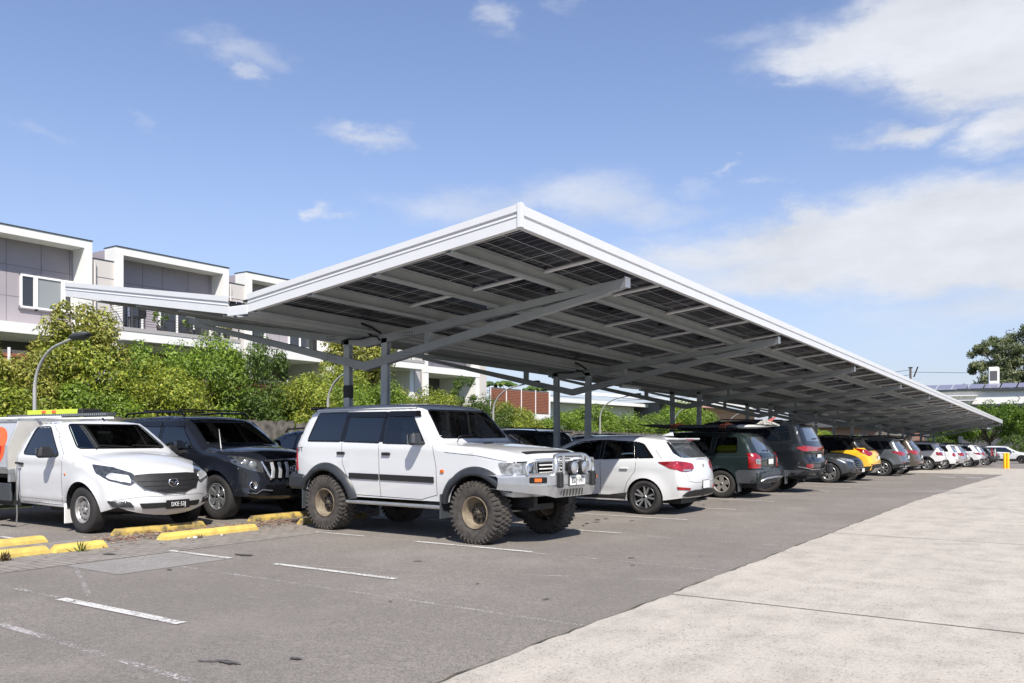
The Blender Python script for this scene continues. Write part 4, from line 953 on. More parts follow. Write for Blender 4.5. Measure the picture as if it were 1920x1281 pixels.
def hatch():
    out = [(-2.02, .30, .03, .02, 1), (-2.12, .42, .10, .05), (-2.16, .60, .13, .06), (-2.13, .78, .13, .06), (-2.07, .96, .12, .06), (-2.02, 1.02, .11, .03), (-1.72, 1.30, .07, .03), (-1.62, 1.375, .05, .04), (-1.45, 1.41, .04, .08), (-1.0, 1.445, .03, .09), (-.4, 1.455, .03, .09), (.1, 1.42, .03, .09), (.42, 1.33, .05, .05), (1.15, .985, .09, .04), (1.30, .94, .09, .07), (1.7, .88, .12, .10), (2.0, .78, .18, .10), (2.14, .62, .22, .08), (2.16, .40, .2, .06), (2.08, .24, .12, .03, 1)]
    c = Car(out, 1.325, -1.325, .355, .315, .24, .895, [(-3, 1.01), (-1.2, .99), (.9, .93), (2.2, .80)], tumble=.36, pf=(1.2, .16), pr=(-1.25, .10), g=.055, zbf=.24, zbr=.27, flare=.030, lines=[(.86, -2.1, 1.8, .010, .045), (.42, -.9, .9, -.014, .06)], tuck=.07, paintm=WHITE)
    c.make('hatchback', 'small white hatchback nearest of the cars parked nose in beyond the lifted four wheel drive', 'hatchback', group='cars parked nose or tail out in the front row'); r = c.root
    c.side_part('window_surround', [(-1.52, 1.03), (-1.28, 1.29), (-1.12, 1.335), (-1.19, 1.02)], GBLK, off=.003, rnd_=.04, thick=.006)
    c.side_part('black_pillar', [(-.455, 1.0), (-.455, 1.36), (-.405, 1.36), (-.405, 1.0)], GBLK, off=.004, rnd_=.0, thick=.006); c.side_part('black_pillar', [(-1.19, 1.02), (-1.12, 1.335), (-1.065, 1.33), (-1.135, 1.02)], GBLK, off=.004, rnd_=.0, thick=.006)
    c.side_part('window', [(-1.44, 1.045), (-1.24, 1.27), (-1.10, 1.315), (-1.17, 1.04)], GLASS, off=.007, rnd_=.04)
    c.glaze_side([(-1.13, 1.03), (-1.06, 1.325), (-.46, 1.355), (-.46, 1.0)], GSIDE, rnd_=.03); c.glaze_side([(-.40, 1.0), (-.40, 1.355), (.04, 1.325), (.84, .975)], GSIDE, rnd_=.03)
    c.cabin(.75, [(.0, .36), (.0, -.36), (-.90, .36), (-.90, -.36)], zf=.40, zs=.72, roof=1.36, hw=.60)
    ch = MB()
    c.end_part('rear_window', [(-.60, 1.035), (-.53, 1.30), (.53, 1.30), (.60, 1.035)], GLASSR, phi=180, off=.006, rnd_=.06)
    c.end_part('window_side_trim', [(.60, 1.03), (.53, 1.32), (.60, 1.33), (.70, 1.12)], GBLK, phi=180, off=.006, mirror=True)
    mb = MB(); mb.rbox((-1.70, 0, 1.375), (.26, 1.10, .035), WHITE, r=.014); mb.build('roof_spoiler', r)
    mb = MB(); mb.rbox((-1.842, 0, 1.362), (.012, .34, .024), RED, r=.004); mb.build('brake_light', r)
    mb = MB(); mb.prism([(-1.28, 1.44), (-1.52, 1.435), (-1.50, 1.505), (-1.46, 1.50)], -.012, .012, WHITE); mb.build('aerial_fin', r)
    c.corner_part('tail_light', [(-2.1, .40, .84), (-2.1, .42, .93), (-2.05, .62, .965), (-1.9, .82, .985), (-1.60, .90, .965), (-1.80, .88, .86), (-2.0, .75, .79), (-2.08, .6, .79)], 145, RED, off=.009, rnd_=.03)
    c.corner_part('reverse_lamp', [(-2.08, .46, .805), (-2.08, .46, .825), (-1.98, .72, .83), (-1.98, .72, .80)], 160, LENS, off=.016, rnd_=.005, thick=.006)
    c.corner_part('rear_reflector', [(-2.1, .56, .455), (-2.1, .56, .495), (-1.9, .80, .525), (-1.92, .80, .47)], 150, RED, off=.010, rnd_=.01)
    c.end_part('bumper_insert', [(-.60, .335), (-.76, .36), (-.62, .43), (-.40, .455), (.40, .455), (.62, .43), (.76, .36), (.60, .335)], BLK, phi=180, off=.016, rnd_=.02, thick=.03, g=.05)
    c.line_end([(-.72, 1.0), (-.66, .80), (-.60, .62), (-.45, .59), (.45, .59), (.60, .62), (.66, .80), (.72, 1.0)], phi=180, wd=.006, m=GREYPL)
    c.plate(c.hit(0, .54, 180)[0].x - .012, 0, .545, None, False, w_=.30, h_=.14)
    hx = c.hit(0, .90, 180)[0].x; emblem(c, hx - .012, 0, .88, .05, 'slant', rear=True)
    mb = MB(); mb.rbox((hx + .02, 0, 1.07), (.02, .36, .012), BLK, r=.004); mb.build('rear_wiper', r)
    c.seam([(-.43, 1.0), (-.43, .6), (-.40, .30)]); c.seam([(-1.17, 1.01), (-1.15, .80), (-.98, .58), (-.90, .34), (.85, .32), (.95, .6), (.98, .92)]); c.seam([(-1.60, .95), (-1.66, 1.02), (-1.52, 1.18)], wd=.005)
    c.handles((-.93, -.14), .84, WHITE, ln=.17); c.mirrors(.62, 1.0, WHITE, size=(.13, .20, .13), arm=.05)
    for k in (1, -1): pass
    c.side_part('sill_trim', [(-.92, .235), (-.92, .27), (.92, .27), (.92, .235)], BLK, off=.004)
    mb = MB(); mb.box(-1.9, 1.8, -.55, .55, .2, .3, BLK); mb.rbox((-1.92, -.35, .25), (.25, .08, .06), ALUD, r=.02); mb.build('underbody', r)
    c.glaze_end([(-.66, 1.02), (-.56, 1.34), (.56, 1.34), (.66, 1.02)], GCLEAR)
    c.corner_part('headlight', [(2.1, .50, .66), (2.1, .52, .76), (1.8, .84, .84), (1.85, .84, .72)], 35, LENS, off=.008); c.end_part('grille', [(-.42, .40), (-.48, .66), (.48, .66), (.42, .40)], GBLK, off=.008)
    c.wheels(tyre_mesh(.315, .225, .222, m=RUB, n=44), rim_mesh(.222, .215, 'spoke', 5, dbl=True, m=ALUW, sw=.024, back=BLK, lip=ALUD), .785)
    c.place(-7.98, 15.02, math.pi)
    return c
def forester():
    out = [(-2.12, .34, .04, .02, 1), (-2.22, .48, .07, .05), (-2.24, .64, .07, .05), (-2.14, .68, .06, .03), (-2.14, .92, .07, .05), (-2.06, 1.08, .07, .05), (-1.86, 1.38, .06, .05), (-1.76, 1.475, .05, .06), (-1.55, 1.515, .03, .08), (-.8, 1.535, .03, .09), (0, 1.53, .03, .09), (.30, 1.48, .04, .08), (.42, 1.42, .05, .05), (1.0, 1.07, .07, .04), (1.12, 1.03, .06, .05), (1.6, 1.0, .08, .09), (1.95, .92, .14, .10), (2.12, .78, .18, .08), (2.16, .5, .18, .06), (2.08, .30, .1, .03, 1)]
    c = Car(out, 1.26, -1.26, .37, .325, .32, .865, [(-3, 1.01), (1, .97), (2.2, .85)], tumble=.26, pf=(1.3, .12), pr=(-1.7, .07), g=.06, zbf=.30, zbr=.34, flare=.02, lines=[(.88, -2, 1.6, .008, .03)], tuck=.05, paintm=GREEN)
    c.make('station_wagon', 'dark green station wagon with grey lower bumper carrying a long board on its roof', 'station wagon', group='cars parked nose or tail out in the front row'); r = c.root
    c.glaze_side([(-1.65, 1.05), (-1.61, 1.41), (-1.14, 1.43), (-1.06, 1.04)], GSIDE, rnd_=.07); c.glaze_side([(-.98, 1.05), (-1.02, 1.43), (-.36, 1.44), (-.36, 1.03)], GSIDE); c.glaze_side([(-.30, 1.03), (-.30, 1.44), (.16, 1.42), (.68, 1.02)], GSIDE)
    YG = mat('yellow_load_cover', (.66, .66, .03), rough=.4); mb = MB(); mb.rbox((-1.34, 0, 1.12), (.62, 1.34, .20), YG, r=.08); mb.build('yellow_load', r)
    c.cabin(.65, [(-.10, .35), (-.10, -.35), (-.95, .36), (-.95, -.36)], zf=.5, zs=.80, roof=1.46, hw=.58)
    mb = MB(); 
    c.end_part('rear_window', [(-.60, 1.04), (-.50, 1.41), (.50, 1.41), (.60, 1.04)], GLASSR, phi=180, off=.006, rnd_=.05)
    c.corner_part('tail_light', [(-2.14, .62, .70), (-2.12, .60, .95), (-2.04, .70, 1.04), (-1.86, .84, 1.04), (-1.92, .86, .70)], 145, RED, off=.012, rnd_=.02)
    c.corner_part('reverse_lamp', [(-2.14, .65, .79), (-2.14, .64, .90), (-2.03, .80, .91), (-2.05, .80, .80)], 150, LENS, off=.017, rnd_=.01, thick=.004)
    c.end_part('garnish', [(-.54, .95), (-.54, 1.0), (.54, 1.0), (.54, .95)], GREEN, phi=180, off=.02, rnd_=.02, thick=.03)
    c.plate(c.hit(0, .84, 180)[0].x - .012, 0, .84, None, False, w_=.34, h_=.12)
    # grey lower body and bumper
    c.side_part('lower_cladding', [(-2.20, .36), (-2.20, .66), (-1.68, .66), (-1.60, .60), (-1.645, .36)], GREYPL, off=.008, rnd_=.02)
    c.side_part('lower_cladding', [(-.86, .34), (-.84, .50), (.84, .50), (.86, .34)], GREYPL, off=.008, rnd_=.02)
    mb = MB(); vs = []; 
    c.end_part('rear_bumper', [(-.80, .36), (-.84, .66), (.84, .66), (.80, .36)], GREYPL, phi=180, off=.014, rnd_=.03, thick=.03)
    mb.tube([(-2.13, -.66, .40), (-2.235, -.58, .47), (-2.26, 0, .485), (-2.235, .58, .47), (-2.13, .66, .40)], .022, ALU, n=6); mb.build('bumper_trim', r)
    c.line_end([(-.60, 1.0), (-.60, .69), (.60, .69), (.60, 1.0)], phi=180)
    mb = MB(); hx = c.hit(0, 1.10, 180)[0].x; mb.rbox((hx - .01, .12, 1.10), (.02, .40, .016), BLK, r=.005); mb.rbox((hx - .015, -.02, 1.07), (.04, .07, .04), BLK, r=.01); mb.build('rear_wiper', r)
    for x in (-1.66, .86):
        for k in (1, -1): mb = MB(); mb.rbox((x, k * .74, .30), (.02, .22, .30), GREYPL, r=.01); mb.build('mud_flap', r)
    c.seam([(-.33, 1.0), (-.33, .4)]); c.seam([(-1.06, 1.03), (-.98, .78), (-.84, .6), (-.82, .4), (.86, .4), (.88, .9)]); c.handles((-.85, -.05), .90, GREEN, ln=.17); c.mirrors(.55, 1.04, GREEN, size=(.12, .18, .13))
    for k in (1, -1):
        mb = MB(); y = k * .55; mb.tube([(-1.5, y, 1.50), (-1.45, y, 1.56), (.15, y, 1.57), (.2, y, 1.50)], .016, GBLK, n=6); mb.build('roof_rail', r)
    for x in (-1.1, -.1): mb = MB(); mb.rbox((x, 0, 1.60), (.06, 1.15, .03), GBLK, r=.01); mb.build('roof_bar', r)
    mb = MB(); mb.box(-2.0, 1.8, -.55, .55, .24, .36, BLK); mb.build('underbody', r)
    c.end_part('windscreen', [(-.62, 1.08), (-.54, 1.44), (.54, 1.44), (.62, 1.08)], GLASSB, off=.006)
    c.corner_part('headlight', [(2.1, .46, .66), (2.1, .48, .82), (1.8, .82, .88), (1.85, .82, .70)], 30, LENS, off=.008)
    c.wheels(tyre_mesh(.325, .215, .205, m=RUB, n=40), rim_mesh(.205, .205, 'spoke', 5, dbl=False, m=mat('dull_alloy', (.34, .32, .29), rough=.5, metal=.6), sw=.085), .745)
    c.place(-8.24, 19.80, math.pi)
    # board on the roof: nose forward, white patterned tail with fin
    t = thing('surfboard', 'long dark board bag with white patterned tail strapped on the green station wagon', 'board', (-8.24, 19.80, 0), math.pi)
    BAG = mat('grey_board_bag', (.075, .078, .085), rough=.6, noise=.2); BW = mat('patterned_board_tail', (.62, .62, .60), rough=.5)
    def board(x0, x1, m, name):
        mb = MB(); n = 18; secs = []; vs = []
        for i in range(n + 1):
            x = x0 + (x1 - x0) * i / n; u = (x + 2.35) / 3.6; wd = .30 * max(.05, (1 - abs(2 * u - 1) ** 3.0)) ** .6 * (.8 if u < .2 else 1); zt = 1.655 + .07 * max(0, (u - .6) / .4) ** 2 + .02 * max(0, (.15 - u) / .15)
            th = .055 * max(.15, (1 - abs(2 * u - 1) ** 4))
            for k in range(12): a = 2 * math.pi * k / 12; vs.append((x, math.cos(a) * wd, zt + math.sin(a) * th))
        fs = [(i * 12 + k, i * 12 + (k + 1) % 12, (i + 1) * 12 + (k + 1) % 12, (i + 1) * 12 + k) for i in range(n) for k in range(12)] + [list(range(12)), list(range(n * 12, n * 12 + 12))]
        mb.add(vs, fs, m, True); return mb.build(name, t)
    board(-1.42, 1.25, BAG, 'bag'); board(-2.35, -1.42, BW, 'tail')
    mb = MB(); mb.prism([(-2.16, 1.76), (-2.27, 1.87), (-2.24, 1.885), (-2.06, 1.79)], -.012, .012, mat('red_fin', (.50, .16, .14), rough=.4)); mb.build('fin', t)
    mb = MB(); mb.prism([(-2.32, 1.695), (-2.02, 1.82), (-1.85, 1.71)], -.16, .16, mat('leaf_pattern_cloth', (.70, .69, .64), rough=.7, noise=1.0, nscale=34, dark=(.08, .07, .06))); mb.build('cover', t)
    OS = mat('orange_strap', (.60, .13, .03), rough=.6)
    for x in (-1.1, .15):
        mb = MB()
        for dx in (-.07, -.01, .06): mb.tube([(x + dx, -.33, 1.60), (x + dx, -.30, 1.70), (x + dx, 0, 1.725), (x + dx, .30, 1.70), (x + dx, .33, 1.60)], 1, OS, n=4, sq=(.004, .013))
        mb.rbox((x, 0, 1.745), (.08, .12, .03), OS, r=.01); mb.build('strap', t)
    return c

def big_suv():
    out = [(-2.52, .46, .06, .03, 1), (-2.62, .62, .09, .06), (-2.62, .84, .08, .05), (-2.54, .92, .08, .05), (-2.53, 1.15, .08, .06), (-2.46, 1.34, .08, .06), (-2.30, 1.68, .06, .06), (-2.20, 1.80, .05, .07), (-1.9, 1.84, .03, .10), (-1.0, 1.88, .03, .10), (0, 1.87, .03, .10), (.35, 1.80, .04, .08), (.5, 1.72, .05, .05), (1.08, 1.33, .07, .04), (1.2, 1.29, .06, .05), (1.8, 1.24, .08, .10), (2.2, 1.14, .14, .10), (2.38, .95, .18, .08), (2.4, .6, .18, .06), (2.3, .42, .1, .03, 1)]
    c = Car(out, 1.43, -1.43, .45, .395, .42, .965, [(-3, 1.30), (1, 1.24), (2.4, 1.1)], tumble=.24, pf=(1.5, .12), pr=(-1.9, .09), g=.065, zbf=.42, zbr=.42, flare=.05, lines=[(1.08, -2.4, 1.8, .015, .05)], tuck=.06, paintm=CHARC if False else paint('black_pearl_paint', (.012, .015, .019), metal=.2, rough=.25))
    c.make('luxury_suv', 'tall black luxury suv with thin spoke wheels beside the green station wagon', 'suv', group='cars parked nose or tail out in the front row'); r = c.root
    c.side_part('window', [(-2.10, 1.36), (-1.98, 1.72), (-1.42, 1.76), (-1.40, 1.34)], GLASS, rnd_=.06); c.side_part('window', [(-1.34, 1.34), (-1.34, 1.77), (-.42, 1.79), (-.38, 1.31)], GLASS); c.side_part('window', [(-.32, 1.31), (-.32, 1.79), (.26, 1.76), (.82, 1.28)], GLASS)
    mb = MB(); 
    for k in (1, -1):
        pts = [c.hit(x * -k, z, 90 * k)[0] + Vector((0, k * .006, 0)) for x, z in ((-2.12, 1.345), (-1.4, 1.325), (-.38, 1.295), (.84, 1.265))]; mb.tube(pts, .008, CHROME, n=5)
    mb.build('window_trim', r)
    c.end_part('rear_window', [(-.66, 1.33), (-.56, 1.70), (.56, 1.70), (.66, 1.33)], GLASSR, phi=180, off=.006, rnd_=.05)
    c.corner_part('tail_light', [(-2.53, .0, 1.08), (-2.53, .0, 1.17), (-2.5, .60, 1.20), (-2.3, .88, 1.22), (-2.2, .95, 1.17), (-2.3, .90, 1.08), (-2.5, .70, 1.08)], 165, RED, off=.014, rnd_=.02)
    c.end_part('plate_recess', [(-.52, .82), (-.52, 1.06), (.52, 1.06), (.52, .82)], GBLK, phi=180, off=.008)
    c.end_part('chrome_strip', [(-.60, 1.04), (-.60, 1.062), (.60, 1.062), (.60, 1.04)], CHROME, phi=180, off=.02, rnd_=.005)
    c.plate(c.hit(0, .93, 180)[0].x - .02, 0, .93, None, False, w_=.36, h_=.12)
    c.corner_part('rear_reflector', [(-2.6, .66, .64), (-2.6, .66, .76), (-2.45, .88, .76), (-2.45, .88, .66)], 155, REDD, off=.014)
    c.corner_part('bumper_trim', [(-2.62, .1, .595), (-2.62, .1, .615), (-2.55, .75, .63), (-2.3, .94, .70), (-2.32, .94, .68), (-2.55, .75, .605)], 155, ALUW, off=.02, rnd_=.003)
    c.side_part('lower_cladding', [(-2.45, .44), (-2.45, .60), (-1.93, .60), (-1.90, .44)], GREYPL, off=.008); c.end_part('lower_bumper', [(-.85, .46), (-.86, .58), (.86, .58), (.85, .46)], GREYPL, phi=180, off=.012)
    c.side_part('side_step', [(-.95, .40), (-.95, .46), (.95, .46), (.95, .40)], ALU, off=.05, thick=.05)
    mb = MB(); mb.rbox((-2.70, -.45, .62), (.16, .24, .26), BLK, r=.04); mb.build('bumper_bag', r); mb = MB(); mb.rbox((-2.62, 0, .45), (.22, .08, .08), BLK, r=.01); mb.build('tow_bar', r)
    mb = MB(); mb.rbox((-2.27, 0, 1.775), (.22, 1.2, .035), c.mat, r=.014); mb.build('roof_spoiler', r)
    mb = MB(); mb.rbox((-2.0, 0, 1.86), (.16, .05, .06), c.mat, r=.015, taper=.5); mb.build('aerial_fin', r)
    for k in (1, -1):
        mb = MB(); mb.tube([(-1.9, k * .66, 1.80), (-1.8, k * .66, 1.87), (-.2, k * .66, 1.90), (0, k * .66, 1.83)], .018, ALUD, n=6); mb.build('roof_rail', r)
        mb = MB(); mb.rbox((-1.95, k * .84, .40), (.02, .24, .32), GREYPL, r=.01); mb.build('mud_flap', r)
    mb = MB(); hx = c.hit(.1, 1.36, 180)[0].x; mb.rbox((hx - .012, .05, 1.40), (.02, .42, .016), BLK, r=.005); mb.build('rear_wiper', r)
    c.seam([(-.36, 1.28), (-.36, .5)]); c.seam([(-1.37, 1.32), (-1.2, .98), (-.96, .72), (-.94, .5), (.92, .5), (.95, 1.2)]); c.line_end([(-.80, 1.25), (-.72, .90), (.72, .90), (.80, 1.25)], phi=180); c.seam([(-1.85, 1.02), (-1.70, 1.02), (-1.70, .86), (-1.86, .86), (-1.86, 1.02)], wd=.004)
    c.handles((-1.05, -.15), 1.13, CHROME, ln=.19); c.mirrors(.66, 1.30, BLACKP, size=(.14, .22, .17))
    mb = MB(); mb.box(-2.4, 2.0, -.6, .6, .36, .48, BLK); mb.build('underbody', r)
    c.end_part('windscreen', [(-.74, 1.36), (-.62, 1.74), (.62, 1.74), (.74, 1.36)], GLASSB, off=.006); c.corner_part('headlight', [(2.3, .56, .90), (2.3, .56, 1.06), (2.0, .88, 1.10), (2.0, .88, .95)], 30, LENS, off=.008); c.end_part('grille', [(-.45, .55), (-.5, 1.05), (.5, 1.05), (.45, .55)], GBLK, off=.01)
    c.wheels(tyre_mesh(.395, .285, .285, m=RUB, n=44), rim_mesh(.285, .275, 'spoke', 15, m=mat('polished_dark_alloy', (.30, .30, .31), rough=.25, metal=.9), sw=.014, back=GBLK, lip=ALUD), .82)
    c.place(-8.28, 22.70, math.pi); return c

def crossover(name, label, paintm, X, Y, rz=math.pi, k=1.0, H=1.0, clad=True, tail='wedge', glass=GLASSR, wheel=None, rslope=0., roofblk=False, group='cars parked nose or tail out in the front row', hood=1.0, simple=False, cat='suv', black_roof=False, floor=None, dark_tail=False, wr=.345):
    """family of compact crossovers; k scales length, H height, rslope leans the tailgate"""
    q = lambda x: x * k
    rs = rslope
    out = [(q(-2.12), .38 * H, .05, .02, 1), (q(-2.21), .52, .09, .05), (q(-2.22), .70, .10, .06), (q(-2.16), .86, .10, .06), (q(-2.10), 1.05 * H, .10, .05), (q(-1.86 + rs), 1.38 * H, .07, .04), (q(-1.74 + rs), 1.53 * H, .05, .05), (q(-1.45 + rs), 1.60 * H, .03, .09), (q(-.7), 1.64 * H, .03, .10), (q(.0), 1.62 * H, .03, .10), (q(.30), 1.55 * H, .04, .08), (q(.44), 1.48 * H, .05, .05), (q(1.08), 1.12 * H * hood, .08, .04), (q(1.22), 1.08 * H * hood, .07, .05), (q(1.7), 1.03 * H * hood, .10, .10), (q(2.02), .93 * H * hood, .16, .10), (q(2.18), .78 * H, .22, .08), (q(2.22), .52, .22, .06), (q(2.12), .32, .12, .03, 1)]
    g = .09 if simple else .07; a = q(1.33)
    c = Car(out, a, -a, wr + .05, wr, .30, .90, [(-3, 1.09 * H), (q(.9), 1.0 * H), (3, .88 * H)], tumble=.30, pf=(q(1.3), .15), pr=(q(-1.5), .12), g=g, zbf=.32, zbr=.36, flare=.03, lines=[(.93 * H, q(-2.1), q(1.8), .014, .045), (.50, -.8, .8, -.012, .06)], tuck=.06, paintm=paintm)
    c.make(name, label, cat, group=group); r = c.root
    zb = 1.10 * H; zt = 1.50 * H
    c.side_part('window_surround', [(q(-1.72 + rs), zb + .04), (q(-1.50 + rs), zt - .02), (q(.18), zt + .02), (q(.92), zb - .08)], GBLK, off=.002, rnd_=.05, thick=.004)
    c.side_part('window', [(q(-1.60 + rs), zb + .05), (q(-1.42 + rs), zt - .04), (q(-1.12 + rs * .5), zt - .03), (q(-1.08 + rs * .5), zb)], GLASS, off=.006, rnd_=.04)
    c.side_part('window', [(q(-1.02 + rs * .5), zb), (q(-1.04 + rs * .5), zt - .03), (q(-.34), zt - .01), (q(-.34), zb - .03)], GLASS, off=.006); c.side_part('window', [(q(-.28), zb - .03), (q(-.28), zt - .01), (q(.14), zt - .02), (q(.78), zb - .06)], GLASS, off=.006)
    c.end_part('rear_window', [(-.64, 1.10 * H), (-.52, 1.46 * H), (.52, 1.46 * H), (.64, 1.10 * H)], glass, phi=180, off=.006, rnd_=.05)
    c.end_part('windscreen', [(-.70, 1.14 * H * hood), (-.56, 1.50 * H), (.56, 1.50 * H), (.70, 1.14 * H * hood)], GLASSB, off=.006, rnd_=.05)
    L = REDD if dark_tail else RED
    if tail == 'wedge': c.corner_part('tail_light', [(q(-2.1), .42, .88 * H), (q(-2.1), .44, 1.0 * H), (q(-2.0), .70, 1.04 * H), (q(-1.72), .92, 1.05 * H), (q(-1.80), .92, .98 * H), (q(-2.0), .78, .87 * H)], 145, L, off=.010)
    elif tail == 'round': c.corner_part('tail_light', [(q(-2.1), .66, .78), (q(-2.05), .60, .92), (q(-2.0), .70, 1.02), (q(-1.9), .84, .98), (q(-1.92), .88, .84), (q(-2.0), .78, .76)], 145, L, off=.010, rnd_=.08)
    elif tail == 'tall': c.corner_part('tail_light', [(q(-2.12), .60, .82 * H), (q(-2.1), .58, 1.02 * H), (q(-2.0), .74, 1.06 * H), (q(-1.80), .90, 1.06 * H), (q(-1.86), .92, .88 * H)], 145, L, off=.010)
    elif tail == 'boom': c.corner_part('tail_light', [(q(-2.15), .50, 1.0), (q(-2.0), .70, 1.08), (q(-1.64), .92, 1.16), (q(-1.85), .92, 1.0), (q(-2.05), .82, .88), (q(-2.14), .62, .92)], 142, L, off=.014)
    c.corner_part('rear_reflector', [(q(-2.2), .58, .56), (q(-2.2), .58, .60), (q(-2.1), .78, .61), (q(-2.1), .78, .57)], 155, REDD, off=.008, rnd_=.008, thick=.005)
    if clad:
        for cx in (c.xf, c.xr):
            for k2 in (1, -1):
                mb = MB(); n = 14; vs = []
                for j in range(n + 1):
                    an = math.pi * j / n; 
                    for rr in (c.ra - .004, c.ra + .055):
                        x = cx + math.cos(an) * rr; z = max(.34, c.rw + math.sin(an) * rr); vs.append((x, k2 * (c.W(x, z) + .006), z))
                mb.add(vs, [(2 * j, 2 * j + 1, 2 * j + 3, 2 * j + 2) for j in range(n)], BLK, True); mb.build('arch_cladding', r)
        c.side_part('lower_cladding', [(-a + c.ra, .31), (-a + c.ra - .03, .42), (a - c.ra + .03, .42), (a - c.ra, .31)], BLK, off=.008)
        c.side_part('lower_cladding', [(q(-2.15), .40), (q(-2.15), .54), (-a - c.ra, .50), (-a - c.ra + .01, .38)], BLK, off=.008)
        c.end_part('lower_bumper', [(-.82, .39), (-.84, .52), (-.5, .60), (.5, .60), (.84, .52), (.82, .39)], BLK, phi=180, off=.012, rnd_=.03)
        c.end_part('bumper_insert', [(-.45, .40), (-.40, .46), (.40, .46), (.45, .40)], ALU, phi=180, off=.02, rnd_=.02)
    else:
        c.end_part('lower_bumper', [(-.62, .39), (-.70, .45), (-.5, .50), (.5, .50), (.70, .45), (.62, .39)], BLK, phi=180, off=.010, rnd_=.03)
    c.plate(c.hit(0, .80, 180)[0].x - .012, 0, .80, None, False, w_=.34, h_=.12)
    mb = MB(); mb.rbox((q(-1.80 + rs), 0, 1.535 * H), (.22, 1.14, .035), paintm if not roofblk else GBLK, r=.014); mb.build('roof_spoiler', r)
    if not simple:
        hx = c.hit(0, .97, 180)[0].x
        mb = MB(); mb.tube([(hx - .008, math.cos(t) * .05, .97 + math.sin(t) * .05) for t in [i * math.pi / 8 for i in range(16)]], .007, CHROME, n=5, closed=True); mb.build('badge', r)
        c.line_end([(-.74, 1.06 * H), (-.70, .88), (-.60, .66), (.60, .66), (.70, .88), (.74, 1.06 * H)], phi=180)
        mb = MB(); hx = c.hit(.1, 1.14 * H, 180)[0].x; mb.rbox((hx - .008, .05, 1.16 * H), (.02, .36, .014), BLK, r=.005); mb.build('rear_wiper', r)
        c.corner_part('headlight', [(q(2.1), .46, .76 * H), (q(2.1), .48, .86 * H), (q(1.75), .86, .93 * H), (q(1.82), .86, .84 * H)], 32, LENS, off=.008); c.end_part('grille', [(-.42, .44), (-.46, .74), (.46, .74), (.42, .44)], GBLK, off=.008)
    for k2 in (1, -1):
        mb = MB(); y = k2 * (c.W(q(-.6), 1.56 * H) - .03); mb.tube([(q(-1.55 + rs), y, 1.56 * H), (q(-1.45 + rs), y, 1.635 * H), (q(-.6), y, 1.67 * H), (q(.05), y, 1.64 * H), (q(.12), y, 1.57 * H)], .016, GBLK if roofblk else ALUD, n=6); mb.build('roof_rail', r)
    if black_roof:
        mb = c.patch([(q(-1.62 + rs), -.54, 0), (q(-1.62 + rs), .54, 0), (q(.26), .52, 0), (q(.26), -.52, 0)], 'top', GBLK, off=.006, thick=.01, g=.12, rnd_=.05); mb.build('roof_panel', r)
        c.side_part('roof_side_panel', [(q(-1.74 + rs), zt - .10), (q(-1.60 + rs), zt + .05), (q(.2), zt + .08), (q(.34), zt), (q(-1.4), zt - .02)], GBLK, off=.004)
    c.seam([(q(-.31), zb - .05), (q(-.31), .42)]); c.seam([(q(-1.05), zb - .02), (q(-1.0), .80), (-a + c.ra + .03, .50), (-a + c.ra + .04, .43), (a - c.ra - .02, .43), (a - c.ra + .02, .8), (q(.93), zb - .12)])
    c.handles((q(-.86), q(-.1)), .97 * H, paintm, ln=.17); c.mirrors(q(.62), 1.10 * H, paintm, size=(.12, .19, .13))
    mb = MB(); mb.box(q(-1.95), q(1.8), -.55, .55, .26, .38, BLK); mb.tube([(q(-2.05), .5, .33), (q(-2.20), .5, .35)], .035, ALU, n=8); mb.build('underbody', r)
    wh = wheel or rim_mesh(.235, .215, 'spoke', 5, dbl=True, m=ALUW, sw=.036)
    c.wheels(tyre_mesh(wr, .225, .238, m=RUB, n=32), wh, .785)
    c.place(X, Y, rz, floor); return c

